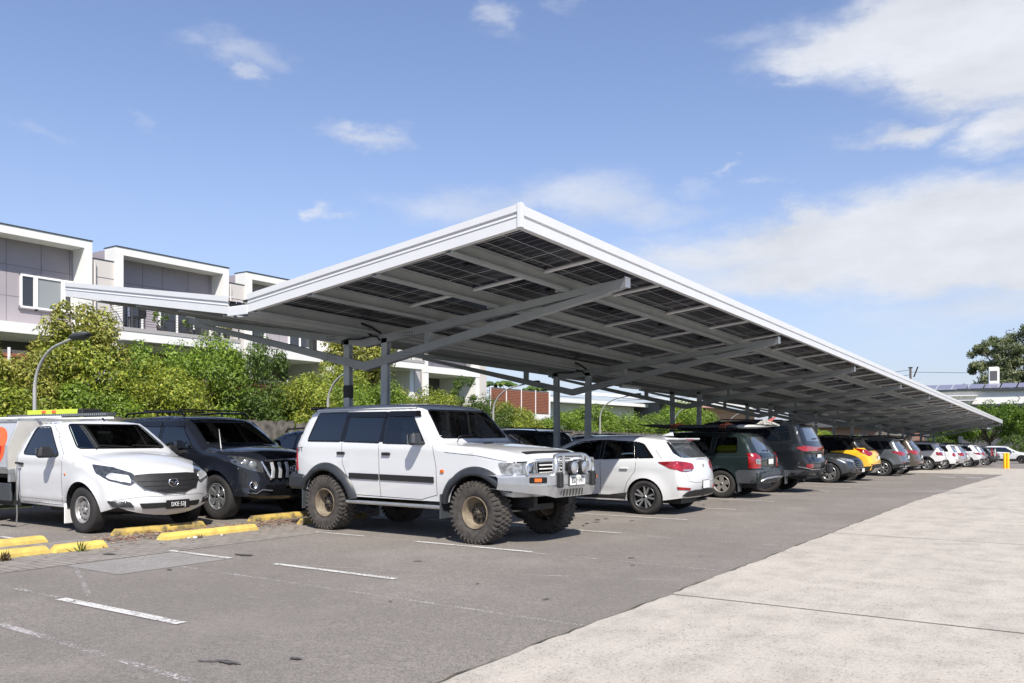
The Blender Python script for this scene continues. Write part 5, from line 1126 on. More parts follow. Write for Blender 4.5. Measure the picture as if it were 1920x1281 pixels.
def coupe_front():
    out = [(-2.0, .36, .05, .02, 1), (-2.12, .5, .1, .05), (-2.08, .9, .1, .06), (-1.9, 1.15, .08, .05), (-1.65, 1.42, .05, .06), (-1.3, 1.51, .03, .09), (-.6, 1.545, .03, .09), (0, 1.52, .03, .09), (.30, 1.46, .05, .05), (1.02, 1.04, .09, .04), (1.16, 1.00, .09, .05), (1.6, .96, .12, .10), (1.92, .87, .18, .10), (2.08, .74, .24, .07), (2.14, .55, .26, .05), (2.12, .36, .24, .05), (2.02, .26, .15, .03, 1)]
    c = Car(out, 1.285, -1.285, .38, .335, .28, .885, [(-3, 1.06), (.9, .98), (2.2, .82)], tumble=.32, pf=(1.2, .16), pr=(-1.5, .1), g=.06, zbf=.30, zbr=.34, flare=.035, lines=[(.88, -1.9, 1.7, .014, .05), (.5, -.8, .8, -.014, .06)], tuck=.06, paintm=paint('machine_grey_paint', (.055, .062, .070), metal=.6))
    c.make('small_suv', 'small charcoal suv parked nose out beside the tall black suv', 'suv', group='cars parked nose or tail out in the front row'); r = c.root
    c.side_part('window', [(-1.0, 1.08), (-1.0, 1.42), (-.34, 1.44), (-.34, 1.04)], GLASS); c.side_part('window', [(-.28, 1.04), (-.28, 1.44), (.12, 1.41), (.78, 1.0)], GLASS)
    c.end_part('windscreen', [(-.68, 1.06), (-.55, 1.44), (.55, 1.44), (.68, 1.06)], GLASSB, off=.006)
    c.end_part('grille', [(-.44, .40), (-.50, .62), (-.42, .76), (.42, .76), (.50, .62), (.44, .40)], GBLK, off=.012)
    mb = MB()
    for z in (.48, .55, .62, .69): 
        pts = [c.hit(y, z, 0)[0] + Vector((.016, 0, 0)) for y in (-.44, -.2, 0, .2, .44)]; mb.tube(pts, .007, ALUW, n=4)
    mb.build('grille_bars', r)
    mb = MB(); pts = [c.hit(y, z, 0)[0] + Vector((.014, 0, 0)) for y, z in ((-.56, .70), (-.50, .52), (-.38, .42), (0, .39), (.38, .42), (.50, .52), (.56, .70))]; mb.tube(pts, .013, CHROME, n=5); mb.build('grille_trim', r)
    c.corner_part('headlight', [(2.05, .52, .68), (2.02, .56, .76), (1.85, .74, .82), (1.62, .86, .83), (1.70, .86, .77), (1.9, .76, .72)], 34, LENS, off=.009)
    c.corner_part('fog_lamp', [(2.08, .66, .42), (2.06, .66, .47), (1.95, .78, .49), (1.97, .78, .44)], 28, BLK, off=.009)
    for cx in (c.xf, c.xr):
        for k2 in (1, -1):
            mb = MB(); n = 14; vs = []
            for j in range(n + 1):
                an = math.pi * j / n
                for rr in (c.ra - .004, c.ra + .05):
                    x = cx + math.cos(an) * rr; z = max(.32, c.rw + math.sin(an) * rr); vs.append((x, k2 * (c.W(x, z) + .006), z))
            mb.add(vs, [(2 * j, 2 * j + 1, 2 * j + 3, 2 * j + 2) for j in range(n)], BLK, True); mb.build('arch_cladding', r)
    c.end_part('lower_bumper', [(-.80, .27), (-.82, .34), (.82, .34), (.80, .27)], BLK, off=.012); c.side_part('lower_cladding', [(-.9, .29), (-.9, .40), (.9, .40), (.9, .29)], BLK, off=.008)
    c.plate(c.hit(0, .42, 0)[0].x + .03, 0, .42, None, True, w_=.36, h_=.11); c.mirrors(.62, 1.03, c.mat, size=(.12, .19, .13)); c.handles((-.1, -.85), .93, c.mat)
    c.seam([(-.31, 1.0), (-.31, .42)]); c.seam([(.92, .95), (.90, .42), (-.86, .42)])
    mb = MB(); mb.box(-1.9, 1.8, -.55, .55, .24, .36, BLK); mb.build('underbody', r)
    c.end_part('rear_window', [(-.55, 1.12), (-.48, 1.40), (.48, 1.40), (.55, 1.12)], GLASS, phi=180); c.corner_part('tail_light', [(-2.0, .5, .85), (-2.0, .5, .95), (-1.8, .85, .97), (-1.8, .85, .88)], 145, RED)
    c.wheels(tyre_mesh(.335, .215, .228, m=RUB, n=40), rim_mesh(.228, .205, 'spoke', 5, dbl=True, m=ALUW, sw=.045), .775)
    c.place(-8.2, 29.50, 0); return c

def build_cars():
    patrol(); ute(); prado(); hatch(); forester(); big_suv(); coupe_front()
    rs8 = rim_mesh(.235, .215, 'spoke', 8, m=ALUW, sw=.035, back=GBLK); rs5 = rim_mesh(.235, .215, 'spoke', 5, dbl=True, m=ALUW, sw=.036); rs10 = rim_mesh(.235, .215, 'spoke', 10, m=ALUD, sw=.03, back=GBLK)
    crossover('sporty_crossover', 'yellow crossover with black roof and boomerang tail lights behind the charcoal suv', YELLOW, -8.20, 32.0, k=.985, H=.96, tail='boom', glass=GLASS, rslope=.16, roofblk=True, black_roof=True, wheel=rs10)
    crossover('compact_suv', 'mid grey compact suv with black rails next beyond the yellow crossover', GREYP, -8.32, 38.7, H=1.0, tail='wedge', wheel=rs8, k=1.0)
    crossover('family_suv', 'bronze brown family suv between the grey compact suv and the white suv', BROWN, -8.35, 41.5, k=1.06, H=1.05, tail='wedge', clad=False, wheel=rs5)
    crossover('compact_suv', 'white crossover with black cladding and dark tail lights beyond the bronze brown suv', WHITE, -8.6, 52.7, k=.99, H=.98, tail='tall', wheel=rs5, dark_tail=True)
    crossover('small_hatch', 'small white hatchback with round orange red tail lights beyond the clad white crossover', WHITE, -8.05, 55.6, k=.88, H=.93, tail='round', clad=False, wheel=rs5, cat='hatchback', simple=True)
    crossover('compact_suv', 'silver hatchback mostly hidden beyond the small white hatchback', SILVER, -8.0, 58.3, k=.92, H=.95, tail='tall', clad=False, wheel=rs5, simple=True, cat='hatchback')
    crossover('compact_suv', 'pearl white suv with sloping tail and wide red lights before the bicycle carrier car', WHITE2, -8.5, 63.0, k=1.0, H=.98, tail='wedge', wheel=rs10, rslope=.10, clad=False)
    crossover('compact_suv', 'silver white crossover with dark lower bumper beside the car with bicycles', WHITE2, -8.0, 65.9, k=1.0, H=.97, tail='wedge', wheel=rs5, rslope=.05, dark_tail=True, simple=True)
    crossover('compact_suv', 'grey suv with bicycles hung on its tailgate near the end of the row', SILVER, -8.0, 69.0, k=1.0, H=.96, tail='tall', wheel=rs5, simple=True)
    crossover('liftback_car', 'slate grey liftback at the far end of the front row near the yellow bollard', CHARC, -7.7, 75.0, k=1.02, H=.88, tail='wedge', clad=False, wheel=rs5, rslope=.2, simple=True, cat='car')
    crossover('long_suv', 'long white suv parked nose to the right beyond the yellow bollard', WHITE, -6.1, 88.9, rz=0, k=1.06, H=.97, tail='wedge', wheel=rs10, group=None, rslope=.1)
    # second row, tails toward the columns
    g2 = 'cars of the second row seen between the columns'
    crossover('dark_blue_suv', 'dark blue suv with roof spoiler just behind the bonnet of the black suv', NAVY, -13.6, 12.6, k=1.02, H=.96, tail='wedge', clad=False, group=g2, glass=GLASS, simple=True)
    crossover('compact_suv', 'dark grey suv seen between the two columns behind the white hatchback', CHARC, -13.9, 20.1, k=1.03, H=1.0, tail='wedge', clad=False, group=g2, simple=True)
    crossover('silver_hatch', 'silver blue hatchback low behind the bonnet of the lifted white four wheel drive', SILVER, -14.0, 17.4, k=.95, H=.86, tail='wedge', clad=False, group=g2, simple=True, cat='hatchback')
    crossover('compact_suv', 'navy blue car just right of the second pair of columns in the back row', NAVY, -13.8, 24.8, k=1.0, H=.93, tail='wedge', clad=False, group=g2, simple=True)
    crossover('compact_suv', 'black suv in the back row beyond the tall black luxury suv', BLACKP, -13.6, 34.6, k=1.06, H=1.05, tail='wedge', clad=False, group=g2, simple=True)
    crossover('compact_suv', 'black wagon in the back row behind the yellow crossover', BLACKP, -13.6, 39.6, k=1.06, H=1.05, tail='tall', clad=False, group=g2, simple=True)
    crossover('compact_suv', 'dark grey suv in the back row behind the bronze brown suv', CHARC, -13.6, 46.4, k=1.06, H=1.05, tail='tall', clad=False, group=g2, simple=True)
    # far car beyond the white suv, dark
    crossover('compact_suv', 'dark suv standing in tree shade at the right edge behind the long white suv', BLACKP, -.6, 98.0, rz=0, k=1.05, H=1.0, group=None, simple=True)
    bikes()

def bikes():
    X0, Y0, Z0 = -5.50, 69.0, zg(69)
    for i, (m, lab) in enumerate(((mat('red_bike_frame', (.45, .02, .03), rough=.4), 'red bicycle hung on the tailgate carrier of the grey suv'), (mat('pale_bike_frame', (.60, .58, .50), rough=.4), 'pale bicycle hung outermost on the tailgate carrier of the grey suv'))):
        t = thing('bicycle', lab, 'bicycle', (X0 + i * .2, Y0, Z0), R(90), 'bicycles on the tailgate carrier')
        for x in (-.52, .52):
            mb = MB(); mb.tube([(x + math.cos(a) * .32, 0, .75 + math.sin(a) * .32) for a in [k * math.pi / 12 for k in range(24)]], .016, BLK, n=5, closed=True); 
            for k in range(10): a = k * math.pi / 5; mb.tube([(x, 0, .75), (x + math.cos(a) * .31, 0, .75 + math.sin(a) * .31)], .003, ALU, n=3)
            mb.build('wheel', t)
        mb = MB(); mb.tube([(-.52, 0, .75), (-.15, 0, 1.25), (.38, 0, 1.25), (-.02, 0, .74), (-.52, 0, .75)], .016, m, n=6); mb.tube([(-.02, 0, .74), (-.15, 0, 1.25), (-.17, 0, 1.33)], .015, m, n=6); mb.tube([(.52, 0, .75), (.38, 0, 1.25), (.36, 0, 1.34)], .015, m, n=6); mb.build('frame', t)
        mb = MB(); mb.tube([(.38, -.26, 1.36), (.38, .26, 1.36)], .013, BLK, n=6); mb.build('handlebar', t)
        mb = MB(); mb.rbox((-.18, 0, 1.35), (.24, .12, .05), BLK, r=.02); mb.build('saddle', t)
    t = thing('bicycle_carrier', 'black tow bar bicycle carrier behind the grey suv holding two bicycles', 'carrier', (X0, Y0, Z0))
    mb = MB(); mb.tube([(-.2, 0, .42), (.35, 0, .42)], .03, BLK, n=6); mb.tube([(-.05, 0, .42), (-.05, 0, 1.3), (.3, 0, 1.3)], .025, BLK, n=6); mb.build('arm', t)
    mb = MB(); mb.rbox((.25, 0, .42), (.04, 1.0, .10), BLK, r=.01); mb.build('light_board', t)
# ---------------------------------------------------------------- ground
def gmat(name, fn):
    m = bpy.data.materials.new(name); m.use_nodes = True; nt = m.node_tree; fn(nt, nt.nodes['Principled BSDF'], nt.links.new); MATS[name] = m; return m
def nz(nt, L, vec, scale, detail=5, rough=.6):
    n = nt.nodes.new('ShaderNodeTexNoise'); n.inputs['Scale'].default_value = scale; n.inputs['Detail'].default_value = detail; n.inputs['Roughness'].default_value = rough; L(vec, n.inputs['Vector']); return n.outputs[0]
def rng(nt, L, v, a, b, c=0, d=1):
    n = nt.nodes.new('ShaderNodeMapRange'); L(v, n.inputs[0]); n.inputs[1].default_value = a; n.inputs[2].default_value = b; n.inputs[3].default_value = c; n.inputs[4].default_value = d; return n.outputs[0]
def mixc(nt, L, f, a, b, bt='MIX'):
    n = nt.nodes.new('ShaderNodeMix'); n.data_type = 'RGBA'; n.blend_type = bt
    if isinstance(f, (int, float)): n.inputs[0].default_value = f
    else: L(f, n.inputs[0])
    for i, v in ((6, a), (7, b)):
        if isinstance(v, tuple): n.inputs[i].default_value = (*v, 1) if len(v) == 3 else v
        else: L(v, n.inputs[i])
    return n.outputs[2]
def bumpn(nt, L, b, h, s, dist=.01):
    n = nt.nodes.new('ShaderNodeBump'); n.inputs['Strength'].default_value = s; n.inputs['Distance'].default_value = dist; L(h, n.inputs['Height']); L(n.outputs[0], b.inputs['Normal'])
def asphalt_nodes(base, lite, dark):
    def f(nt, b, L):
        tc = nt.nodes.new('ShaderNodeTexCoord'); v = tc.outputs['Object']
        fine = nz(nt, L, v, 62, 4, .85); mid = nz(nt, L, v, 2.2, 6, .6); big = nz(nt, L, v, .35, 4, .6)
        vo = nt.nodes.new('ShaderNodeTexVoronoi'); vo.inputs['Scale'].default_value = 130; L(v, vo.inputs['Vector'])
        f2 = nz(nt, L, v, 24, 4, .75); c = mixc(nt, L, rng(nt, L, fine, .36, .62), dark, lite); c = mixc(nt, L, rng(nt, L, f2, .50, .62, 0, .70), c, tuple(x * .42 for x in base)); f3 = nz(nt, L, v, 11, 5, .8); c = mixc(nt, L, rng(nt, L, f3, .50, .64, 0, .42), c, tuple(x * 1.5 for x in base))
        c = mixc(nt, L, rng(nt, L, vo.outputs['Color'], .90, .97, 0, .22), c, tuple(min(1, x * 2.2) for x in lite))
        c = mixc(nt, L, rng(nt, L, mid, .42, .62, 0, .40), c, tuple(x * .72 for x in base)); pt = nz(nt, L, v, .8, 5, .65); c = mixc(nt, L, rng(nt, L, pt, .50, .66, 0, .30), c, tuple(x * 1.35 for x in base))
        c = mixc(nt, L, rng(nt, L, big, .42, .58, 0, .38), c, tuple(x * .60 for x in base))
        # oily drips and smudges
        sp_ = nz(nt, L, v, 5.5, 4, .5); c = mixc(nt, L, rng(nt, L, sp_, .70, .78, 0, .55), c, tuple(x * .35 for x in base))
        L(c, b.inputs['Base Color']); b.inputs['Roughness'].default_value = .85; bumpn(nt, L, b, fine, .75, .012)
    return f
def concrete_nodes(base, tint, dark):
    def f(nt, b, L):
        tc = nt.nodes.new('ShaderNodeTexCoord'); v = tc.outputs['Object']
        big = nz(nt, L, v, .5, 5, .6); mid = nz(nt, L, v, 2.6, 6, .65); fine = nz(nt, L, v, 80, 3, .8)
        mp = nt.nodes.new('ShaderNodeMapping'); mp.inputs['Scale'].default_value = (2.2, .35, 1); mp.inputs['Rotation'].default_value = (0, 0, .5); L(v, mp.inputs[0]); streak = nz(nt, L, mp.outputs[0], 1.6, 5, .6)
        c = mixc(nt, L, rng(nt, L, big, .36, .62), tint, base); c = mixc(nt, L, rng(nt, L, mid, .44, .62, 0, .6), c, tuple(x * .72 for x in base))
        c = mixc(nt, L, rng(nt, L, streak, .46, .66, 0, .5), c, tuple(min(.9, x * 1.22) for x in base))
        vo = nt.nodes.new('ShaderNodeTexVoronoi'); vo.inputs['Scale'].default_value = 48; L(v, vo.inputs['Vector'])
        pits = nt.nodes.new('ShaderNodeMath'); pits.operation = 'MULTIPLY'; L(rng(nt, L, vo.outputs['Distance'], .36, .20), pits.inputs[0]); L(rng(nt, L, mid, .38, .55, .25, 1), pits.inputs[1])
        v2 = nt.nodes.new('ShaderNodeTexVoronoi'); v2.inputs['Scale'].default_value = 27; L(v, v2.inputs['Vector'])
        p2 = nt.nodes.new('ShaderNodeMath'); p2.operation = 'MULTIPLY'; L(rng(nt, L, v2.outputs['Distance'], .32, .20), p2.inputs[0]); L(rng(nt, L, v2.outputs['Color'], .68, .72), p2.inputs[1])
        p3 = nt.nodes.new('ShaderNodeMath'); p3.operation = 'MULTIPLY'; L(p2.outputs[0], p3.inputs[0]); L(rng(nt, L, nz(nt, L, v, 1.1, 3, .6), .42, .60, .12, 1), p3.inputs[1]); c = mixc(nt, L, rng(nt, L, p3.outputs[0], 0, 1, 0, .85), c, dark)
        gate = nt.nodes.new('ShaderNodeMath'); gate.operation = 'MULTIPLY'; L(pits.outputs[0], gate.inputs[0]); L(rng(nt, L, vo.outputs['Color'], .56, .62), gate.inputs[1])
        c = mixc(nt, L, rng(nt, L, gate.outputs[0], 0, 1, 0, .92), c, dark)
        sp2 = nz(nt, L, v, 34, 5, .85); c = mixc(nt, L, rng(nt, L, sp2, .56, .64, 0, .60), c, tuple(x * 1.3 for x in dark)); sp3 = nz(nt, L, v, 13, 5, .85); c = mixc(nt, L, rng(nt, L, sp3, .54, .66, 0, .35), c, tuple(x * 1.18 for x in base)); c = mixc(nt, L, rng(nt, L, fine, .38, .62, 0, .42), c, tuple(x * 1.6 for x in dark))
        L(c, b.inputs['Base Color']); b.inputs['Roughness'].default_value = .9; bumpn(nt, L, b, fine, .35, .008)
    return f
ASPH = gmat('asphalt', asphalt_nodes((.262, .233, .203), (.37, .33, .29), (.075, .066, .058)))
ASPH2 = gmat('asphalt_patch', asphalt_nodes((.33, .308, .285), (.38, .355, .33), (.22, .205, .19)))
CONC = gmat('concrete', concrete_nodes((.51, .462, .395), (.555, .502, .425), (.13, .115, .098)))
def paver_nodes(nt, b, L):
    tc = nt.nodes.new('ShaderNodeTexCoord'); br = nt.nodes.new('ShaderNodeTexBrick'); L(tc.outputs['Object'], br.inputs['Vector'])
    br.inputs['Color1'].default_value = (.27, .235, .20, 1); br.inputs['Color2'].default_value = (.20, .18, .16, 1); br.inputs['Mortar'].default_value = (.10, .085, .065, 1)
    br.inputs['Scale'].default_value = 1; br.inputs['Brick Width'].default_value = .22; br.inputs['Row Height'].default_value = .11; br.inputs['Mortar Size'].default_value = .009; br.offset = .5
    n = nz(nt, L, tc.outputs['Object'], 3, 6, .7); c = mixc(nt, L, rng(nt, L, n, .4, .65, 0, .6), br.outputs[0], (.30, .275, .25))
    L(c, b.inputs['Base Color']); b.inputs['Roughness'].default_value = .9; bumpn(nt, L, b, br.outputs['Fac'], -.5, .006)
PAVE = gmat('brick_pavers', paver_nodes)
LITTER = mat('leaf_litter_soil', (.20, .105, .065), rough=1., noise=.7, nscale=25, dark=(.07, .045, .03), bump=.8, bscale=60)
GRASS = mat('grass', (.09, .12, .03), rough=1., noise=.6, nscale=3)
def paint_line_nodes(col, wear):
    def f(nt, b, L):
        tc = nt.nodes.new('ShaderNodeTexCoord'); v = tc.outputs['Object']; a = nz(nt, L, v, 42, 4, .75); m_ = nz(nt, L, v, 3, 4, .6)
        s = nt.nodes.new('ShaderNodeMath'); s.operation = 'MULTIPLY_ADD'; L(m_, s.inputs[0]); s.inputs[1].default_value = .5; L(a, s.inputs[2])
        al = rng(nt, L, s.outputs[0], wear, wear + .06); b.inputs['Base Color'].default_value = (*col, 1); b.inputs['Roughness'].default_value = .75
        tr = nt.nodes.new('ShaderNodeBsdfTransparent'); mx = nt.nodes.new('ShaderNodeMixShader'); L(al, mx.inputs[0]); L(tr.outputs[0], mx.inputs[1]); L(b.outputs[0], mx.inputs[2]); L(mx.outputs[0], nt.nodes['Material Output'].inputs[0])
    return f
LINEW = gmat('white_line_paint', paint_line_nodes((.60, .585, .55), .66)); LINEF = gmat('faded_line_paint', paint_line_nodes((.46, .44, .42), .77)); LINEG = gmat('ghost_line_paint', paint_line_nodes((.46, .43, .41), .76))
OIL = mat('oil_stain', (.055, .05, .047), rough=.7, noise=.5, nscale=30, dark=(.12, .11, .10)); JOINT = mat('joint_filler', (.03, .028, .026), rough=.9); EDGE = mat('edge_dirt', (.15, .13, .09), rough=1., noise=.7, nscale=6)

def sheet(name, x0, x1, y0, y1, lift, m, nx=1, kind='structure', edge=None):
    ST = .12 if (edge and y1 < 45) else 4
    ys = sorted({y0, y1} | {a for a, _ in ZY if y0 < a < y1} | set(y0 + (y1 - y0) * k / max(1, int((y1 - y0) / ST)) for k in range(int((y1 - y0) / ST) + 1)))
    mb = MB(); vs = []
    for y in ys:
        xx = edge(y) if edge else x0
        for k in range(nx + 1): vs.append((xx + (x1 - xx) * k / nx, y, zg(y) + lift))
    mb.add(vs, [(j * (nx + 1) + k, j * (nx + 1) + k + 1, (j + 1) * (nx + 1) + k + 1, (j + 1) * (nx + 1) + k) for j in range(len(ys) - 1) for k in range(nx)], m)
    o = mb.build(name, recalc=False); tag(o, kind=kind); return o
def quadmark(mb, pts, lift, m): mb.add([(x, y, zg(y) + lift) for x, y in pts], [tuple(range(len(pts)))], m)

def EDG(y): return -3.10 + .010 * math.sin(y * 2.1) + .008 * math.sin(y * 7.3) + .006 * math.sin(y * 17.9 + 1) + .005 * math.sin(y * 31.)
def ground():
    sheet('ground', -400, 400, -60, 700, -.02, GRASS, 4)
    sheet('car_park', -17.6, 14, -12, 110, 0, ASPH, 4)
    sheet('driveway', -3.1, 16, -12, 44.6, .006, CONC, 4, edge=EDG)
    sheet('crossing_pavement', -9.5, 16, 44.6, 62.5, .006, CONC, 4)
    sheet('median', -11.55, -9.35, -2, 44, .004, PAVE, 2)
    sheet('patched_asphalt', -9.30, -8.25, 4.97, 6.30, .004, ASPH2)
    mb = MB()
    def line(x0, x1, y, wd=.085, m=LINEW):
        quadmark(mb, [(x0, y - wd / 2), (x1, y - wd / 2), (x1, y + wd / 2), (x0, y + wd / 2)], .0075, m)
    Y0 = 3.94
    line(-9.44, -8.27, 6.36); line(-7.5, -5.70, 6.36, m=LINEW); line(-7.44, -5.70, 3.94, .10); line(-9.5, -8.5, 8.83, .06); line(-7.5, -5.64, 8.78); line(-8.3, -7.5, 8.79, .05, LINEF); line(-9.4, -7.5, 3.96, .06, LINEF)
    for k in range(3, 17):
        y = Y0 + 2.425 * k
        line(-9.3, -5.62, y, .08)
        if k in (4, 5, 6): line(-5.6, -4.9, y, .04, LINEF)
    for k in range(20, 29): line(-9.3, -6.0, Y0 + 2.43 * k, .08)
    for k in range(0, 17): line(-16.3, -11.9, 5.9 + 2.43 * (k - 1) if k < 2 else Y0 + 2.43 * k, .08)
    o = mb.build('parking_lines', recalc=False); tag(o, kind='structure')
    mb = MB()   # older, ground-off markings
    for pts in ([(-6.9, 3.13), (-4.0, 3.0), (-4.0, 3.07), (-6.9, 3.2)], [(-8.2, 5.64), (-3.15, 5.57), (-3.15, 5.62), (-8.2, 5.69)], [(-7.4, 6.34), (-3.2, 7.9), (-3.2, 7.94), (-7.4, 6.37)], [(-5.7, 8.72), (-3.2, 8.68), (-3.2, 8.73), (-5.7, 8.77)], [(-5.7, 11.12), (-3.2, 11.08), (-3.2, 11.13), (-5.7, 11.17)], [(-9.4, 5.1), (-7.4, 4.15), (-7.4, 4.2), (-9.4, 5.15)]): quadmark(mb, pts, .0035, LINEG)
    o = mb.build('faded_markings', recalc=False); tag(o, kind='structure')
    mb = MB()
    for x0 in (-4.95, -4.0, -3.05): quadmark(mb, [(x0, 37.9), (x0 + .62, 37.9), (x0 + .62, 38.6), (x0, 38.6)], .014, LINEW)
    for x0 in (-6.6, -5.8): quadmark(mb, [(x0, 41), (x0 + .5, 41), (x0 + .5, 41.3), (x0, 41.3)], .014, LINEW)
    quadmark(mb, [(-3.9, 24.4), (-2.6, 24.2), (-2.3, 25.6), (-3.2, 25.8)][::1], .014, LINEF); quadmark(mb, [(-2.3, 22.6), (-1.9, 22.6), (-1.75, 24.6), (-1.95, 24.6)], .014, LINEF)
    o = mb.build('crossing_marks', recalc=False); tag(o, kind='structure')
    mb = MB()
    for y in (7.13, 12.95, 19.0, 25.2, 31.3, 37.4): 
        for j in range(24): x = -3.08 + j * .75; quadmark(mb, [(x, y - .007 + .006 * math.sin(j * 1.7)), (x + .75, y - .007 + .006 * math.sin((j + 1) * 1.7)), (x + .75, y + .007 + .006 * math.sin((j + 1) * 1.7)), (x, y + .007 + .006 * math.sin(j * 1.7))], .010, JOINT)
    for k in range(400):
        yy = -2 + k * .12; x, x2 = EDG(yy), EDG(yy + .12); w1 = .010 + .008 * math.sin(yy * 5.1) + .006 * math.sin(yy * 13); w2 = .010 + .008 * math.sin((yy + .12) * 5.1) + .006 * math.sin((yy + .12) * 13)
        if yy < 44: quadmark(mb, [(x - max(.001, w1), yy), (x + .001, yy), (x2 + .001, yy + .12), (x2 - max(.001, w2), yy + .12)], .0115, EDGE)
    o = mb.build('concrete_joints', recalc=False); tag(o, kind='structure')
    mb = MB(); qq = random.Random(77)
    def blob(x, y, a, b_, rot, seed):
        q = random.Random(seed); n = 22; pts = []
        for k in range(n): t = 2 * math.pi * k / n; r_ = 1 + q.uniform(-.25, .25); u, v = math.cos(t) * a * r_, math.sin(t) * b_ * r_; pts.append((x + u * math.cos(rot) - v * math.sin(rot), y + u * math.sin(rot) + v * math.cos(rot)))
        quadmark(mb, pts, .0115, OIL)
    blob(-4.47, 3.42, .10, .026, .1, 1); blob(-4.60, 3.36, .07, .012, .5, 5); blob(-4.18, 3.72, .055, .018, .2, 2); [blob(-7.5 + qq.uniform(-1, 1.2), 12.4 + qq.uniform(-.7, .7), qq.uniform(.02, .10), qq.uniform(.02, .06), qq.random() * 3, 40 + i) for i in range(14)]; [blob(-7.5 + qq.uniform(-1, 1.2), 17.3 + qq.uniform(-.7, .7), qq.uniform(.02, .10), qq.uniform(.02, .06), qq.random() * 3, 70 + i) for i in range(12)]; [blob(qq.uniform(-8, -3.5), qq.uniform(3, 20), qq.uniform(.008, .03), qq.uniform(.006, .02), qq.random() * 3, 90 + i) for i in range(28)]; blob(-8.35, 6.62, .14, .05, .1, 3); blob(-9.75, 5.75, .10, .05, .3, 4); blob(-8.1, 5.45, .05, .02, 0, 7); blob(-6.3, 7.4, .06, .02, 1, 8); blob(-4.4, 9.0, .05, .02, 1, 9); blob(-3.9, 6.3, .04, .015, 1, 10); blob(-7.1, 10.1, .3, .15, 0, 11)
    o = mb.build('oil_stains', recalc=False); tag(o, kind='structure')
    # leaf litter in the median: flat leaves
    mb = MB(); q = random.Random(3)
    LM = [mat('dead_leaf_red', (.23, .09, .05), rough=1.), mat('dead_leaf_brown', (.16, .10, .06), rough=1.), mat('dead_leaf_pale', (.36, .26, .17), rough=1.)]
    for i in range(3600):
        y = q.uniform(6.4, 12.6); x = q.gauss(-11.0, .24)
        if q.random() < .10: x = q.uniform(-11.6, -9.9); y = q.uniform(3.5, 13)
        a = q.uniform(0, 6.28); s_ = q.uniform(.012, .035); t = q.uniform(-.3, .3); z = .012 + q.random() * .02
        c_, n_ = math.cos(a), math.sin(a); mb.add([(x - c_ * s_, y - n_ * s_, z), (x + n_ * s_ * .4, y - c_ * s_ * .4, z + t * s_), (x + c_ * s_, y + n_ * s_, z), (x - n_ * s_ * .4, y + c_ * s_ * .4, z - t * s_ * .5)], [(0, 1, 2, 3)], LM[i % 3])
    o = mb.build('leaf_litter', recalc=False); tag(o, kind='stuff', label='reddish brown dead leaves lying between the yellow wheel stops', cat='leaf litter')

def wheel_stop(x, y0, y1, m, label, ang=0):
    t = MB(); n = 14; L_ = y1 - y0; q = random.Random(int(x * 31 + y0 * 17)); prof = [(-.085, 0), (-.078, .045), (-.045, .092), (.045, .092), (.078, .045), (.085, 0)]; vs = []
    for i in range(n + 1):
        u = i / n; yy = -L_ / 2 + L_ * u
        for px, pz in prof:
            sh = 0
            if i == 0: yy2 = yy + pz * .55
            elif i == n: yy2 = yy - pz * .55
            else: yy2 = yy
            j = q.uniform(-.003, .003); vs.append((px + j, yy2, pz + j))
    fs = [(i * 6 + k, i * 6 + k + 1, (i + 1) * 6 + k + 1, (i + 1) * 6 + k) for i in range(n) for k in range(5)] + [list(range(6)), list(range(n * 6, n * 6 + 6))]
    t.add(vs, fs, m); o = t.build('wheel_stop', loc=(x, (y0 + y1) / 2, zg((y0 + y1) / 2) + .004), rz=ang)
    return tag(o, label, 'wheel stop', 'yellow concrete wheel stops')
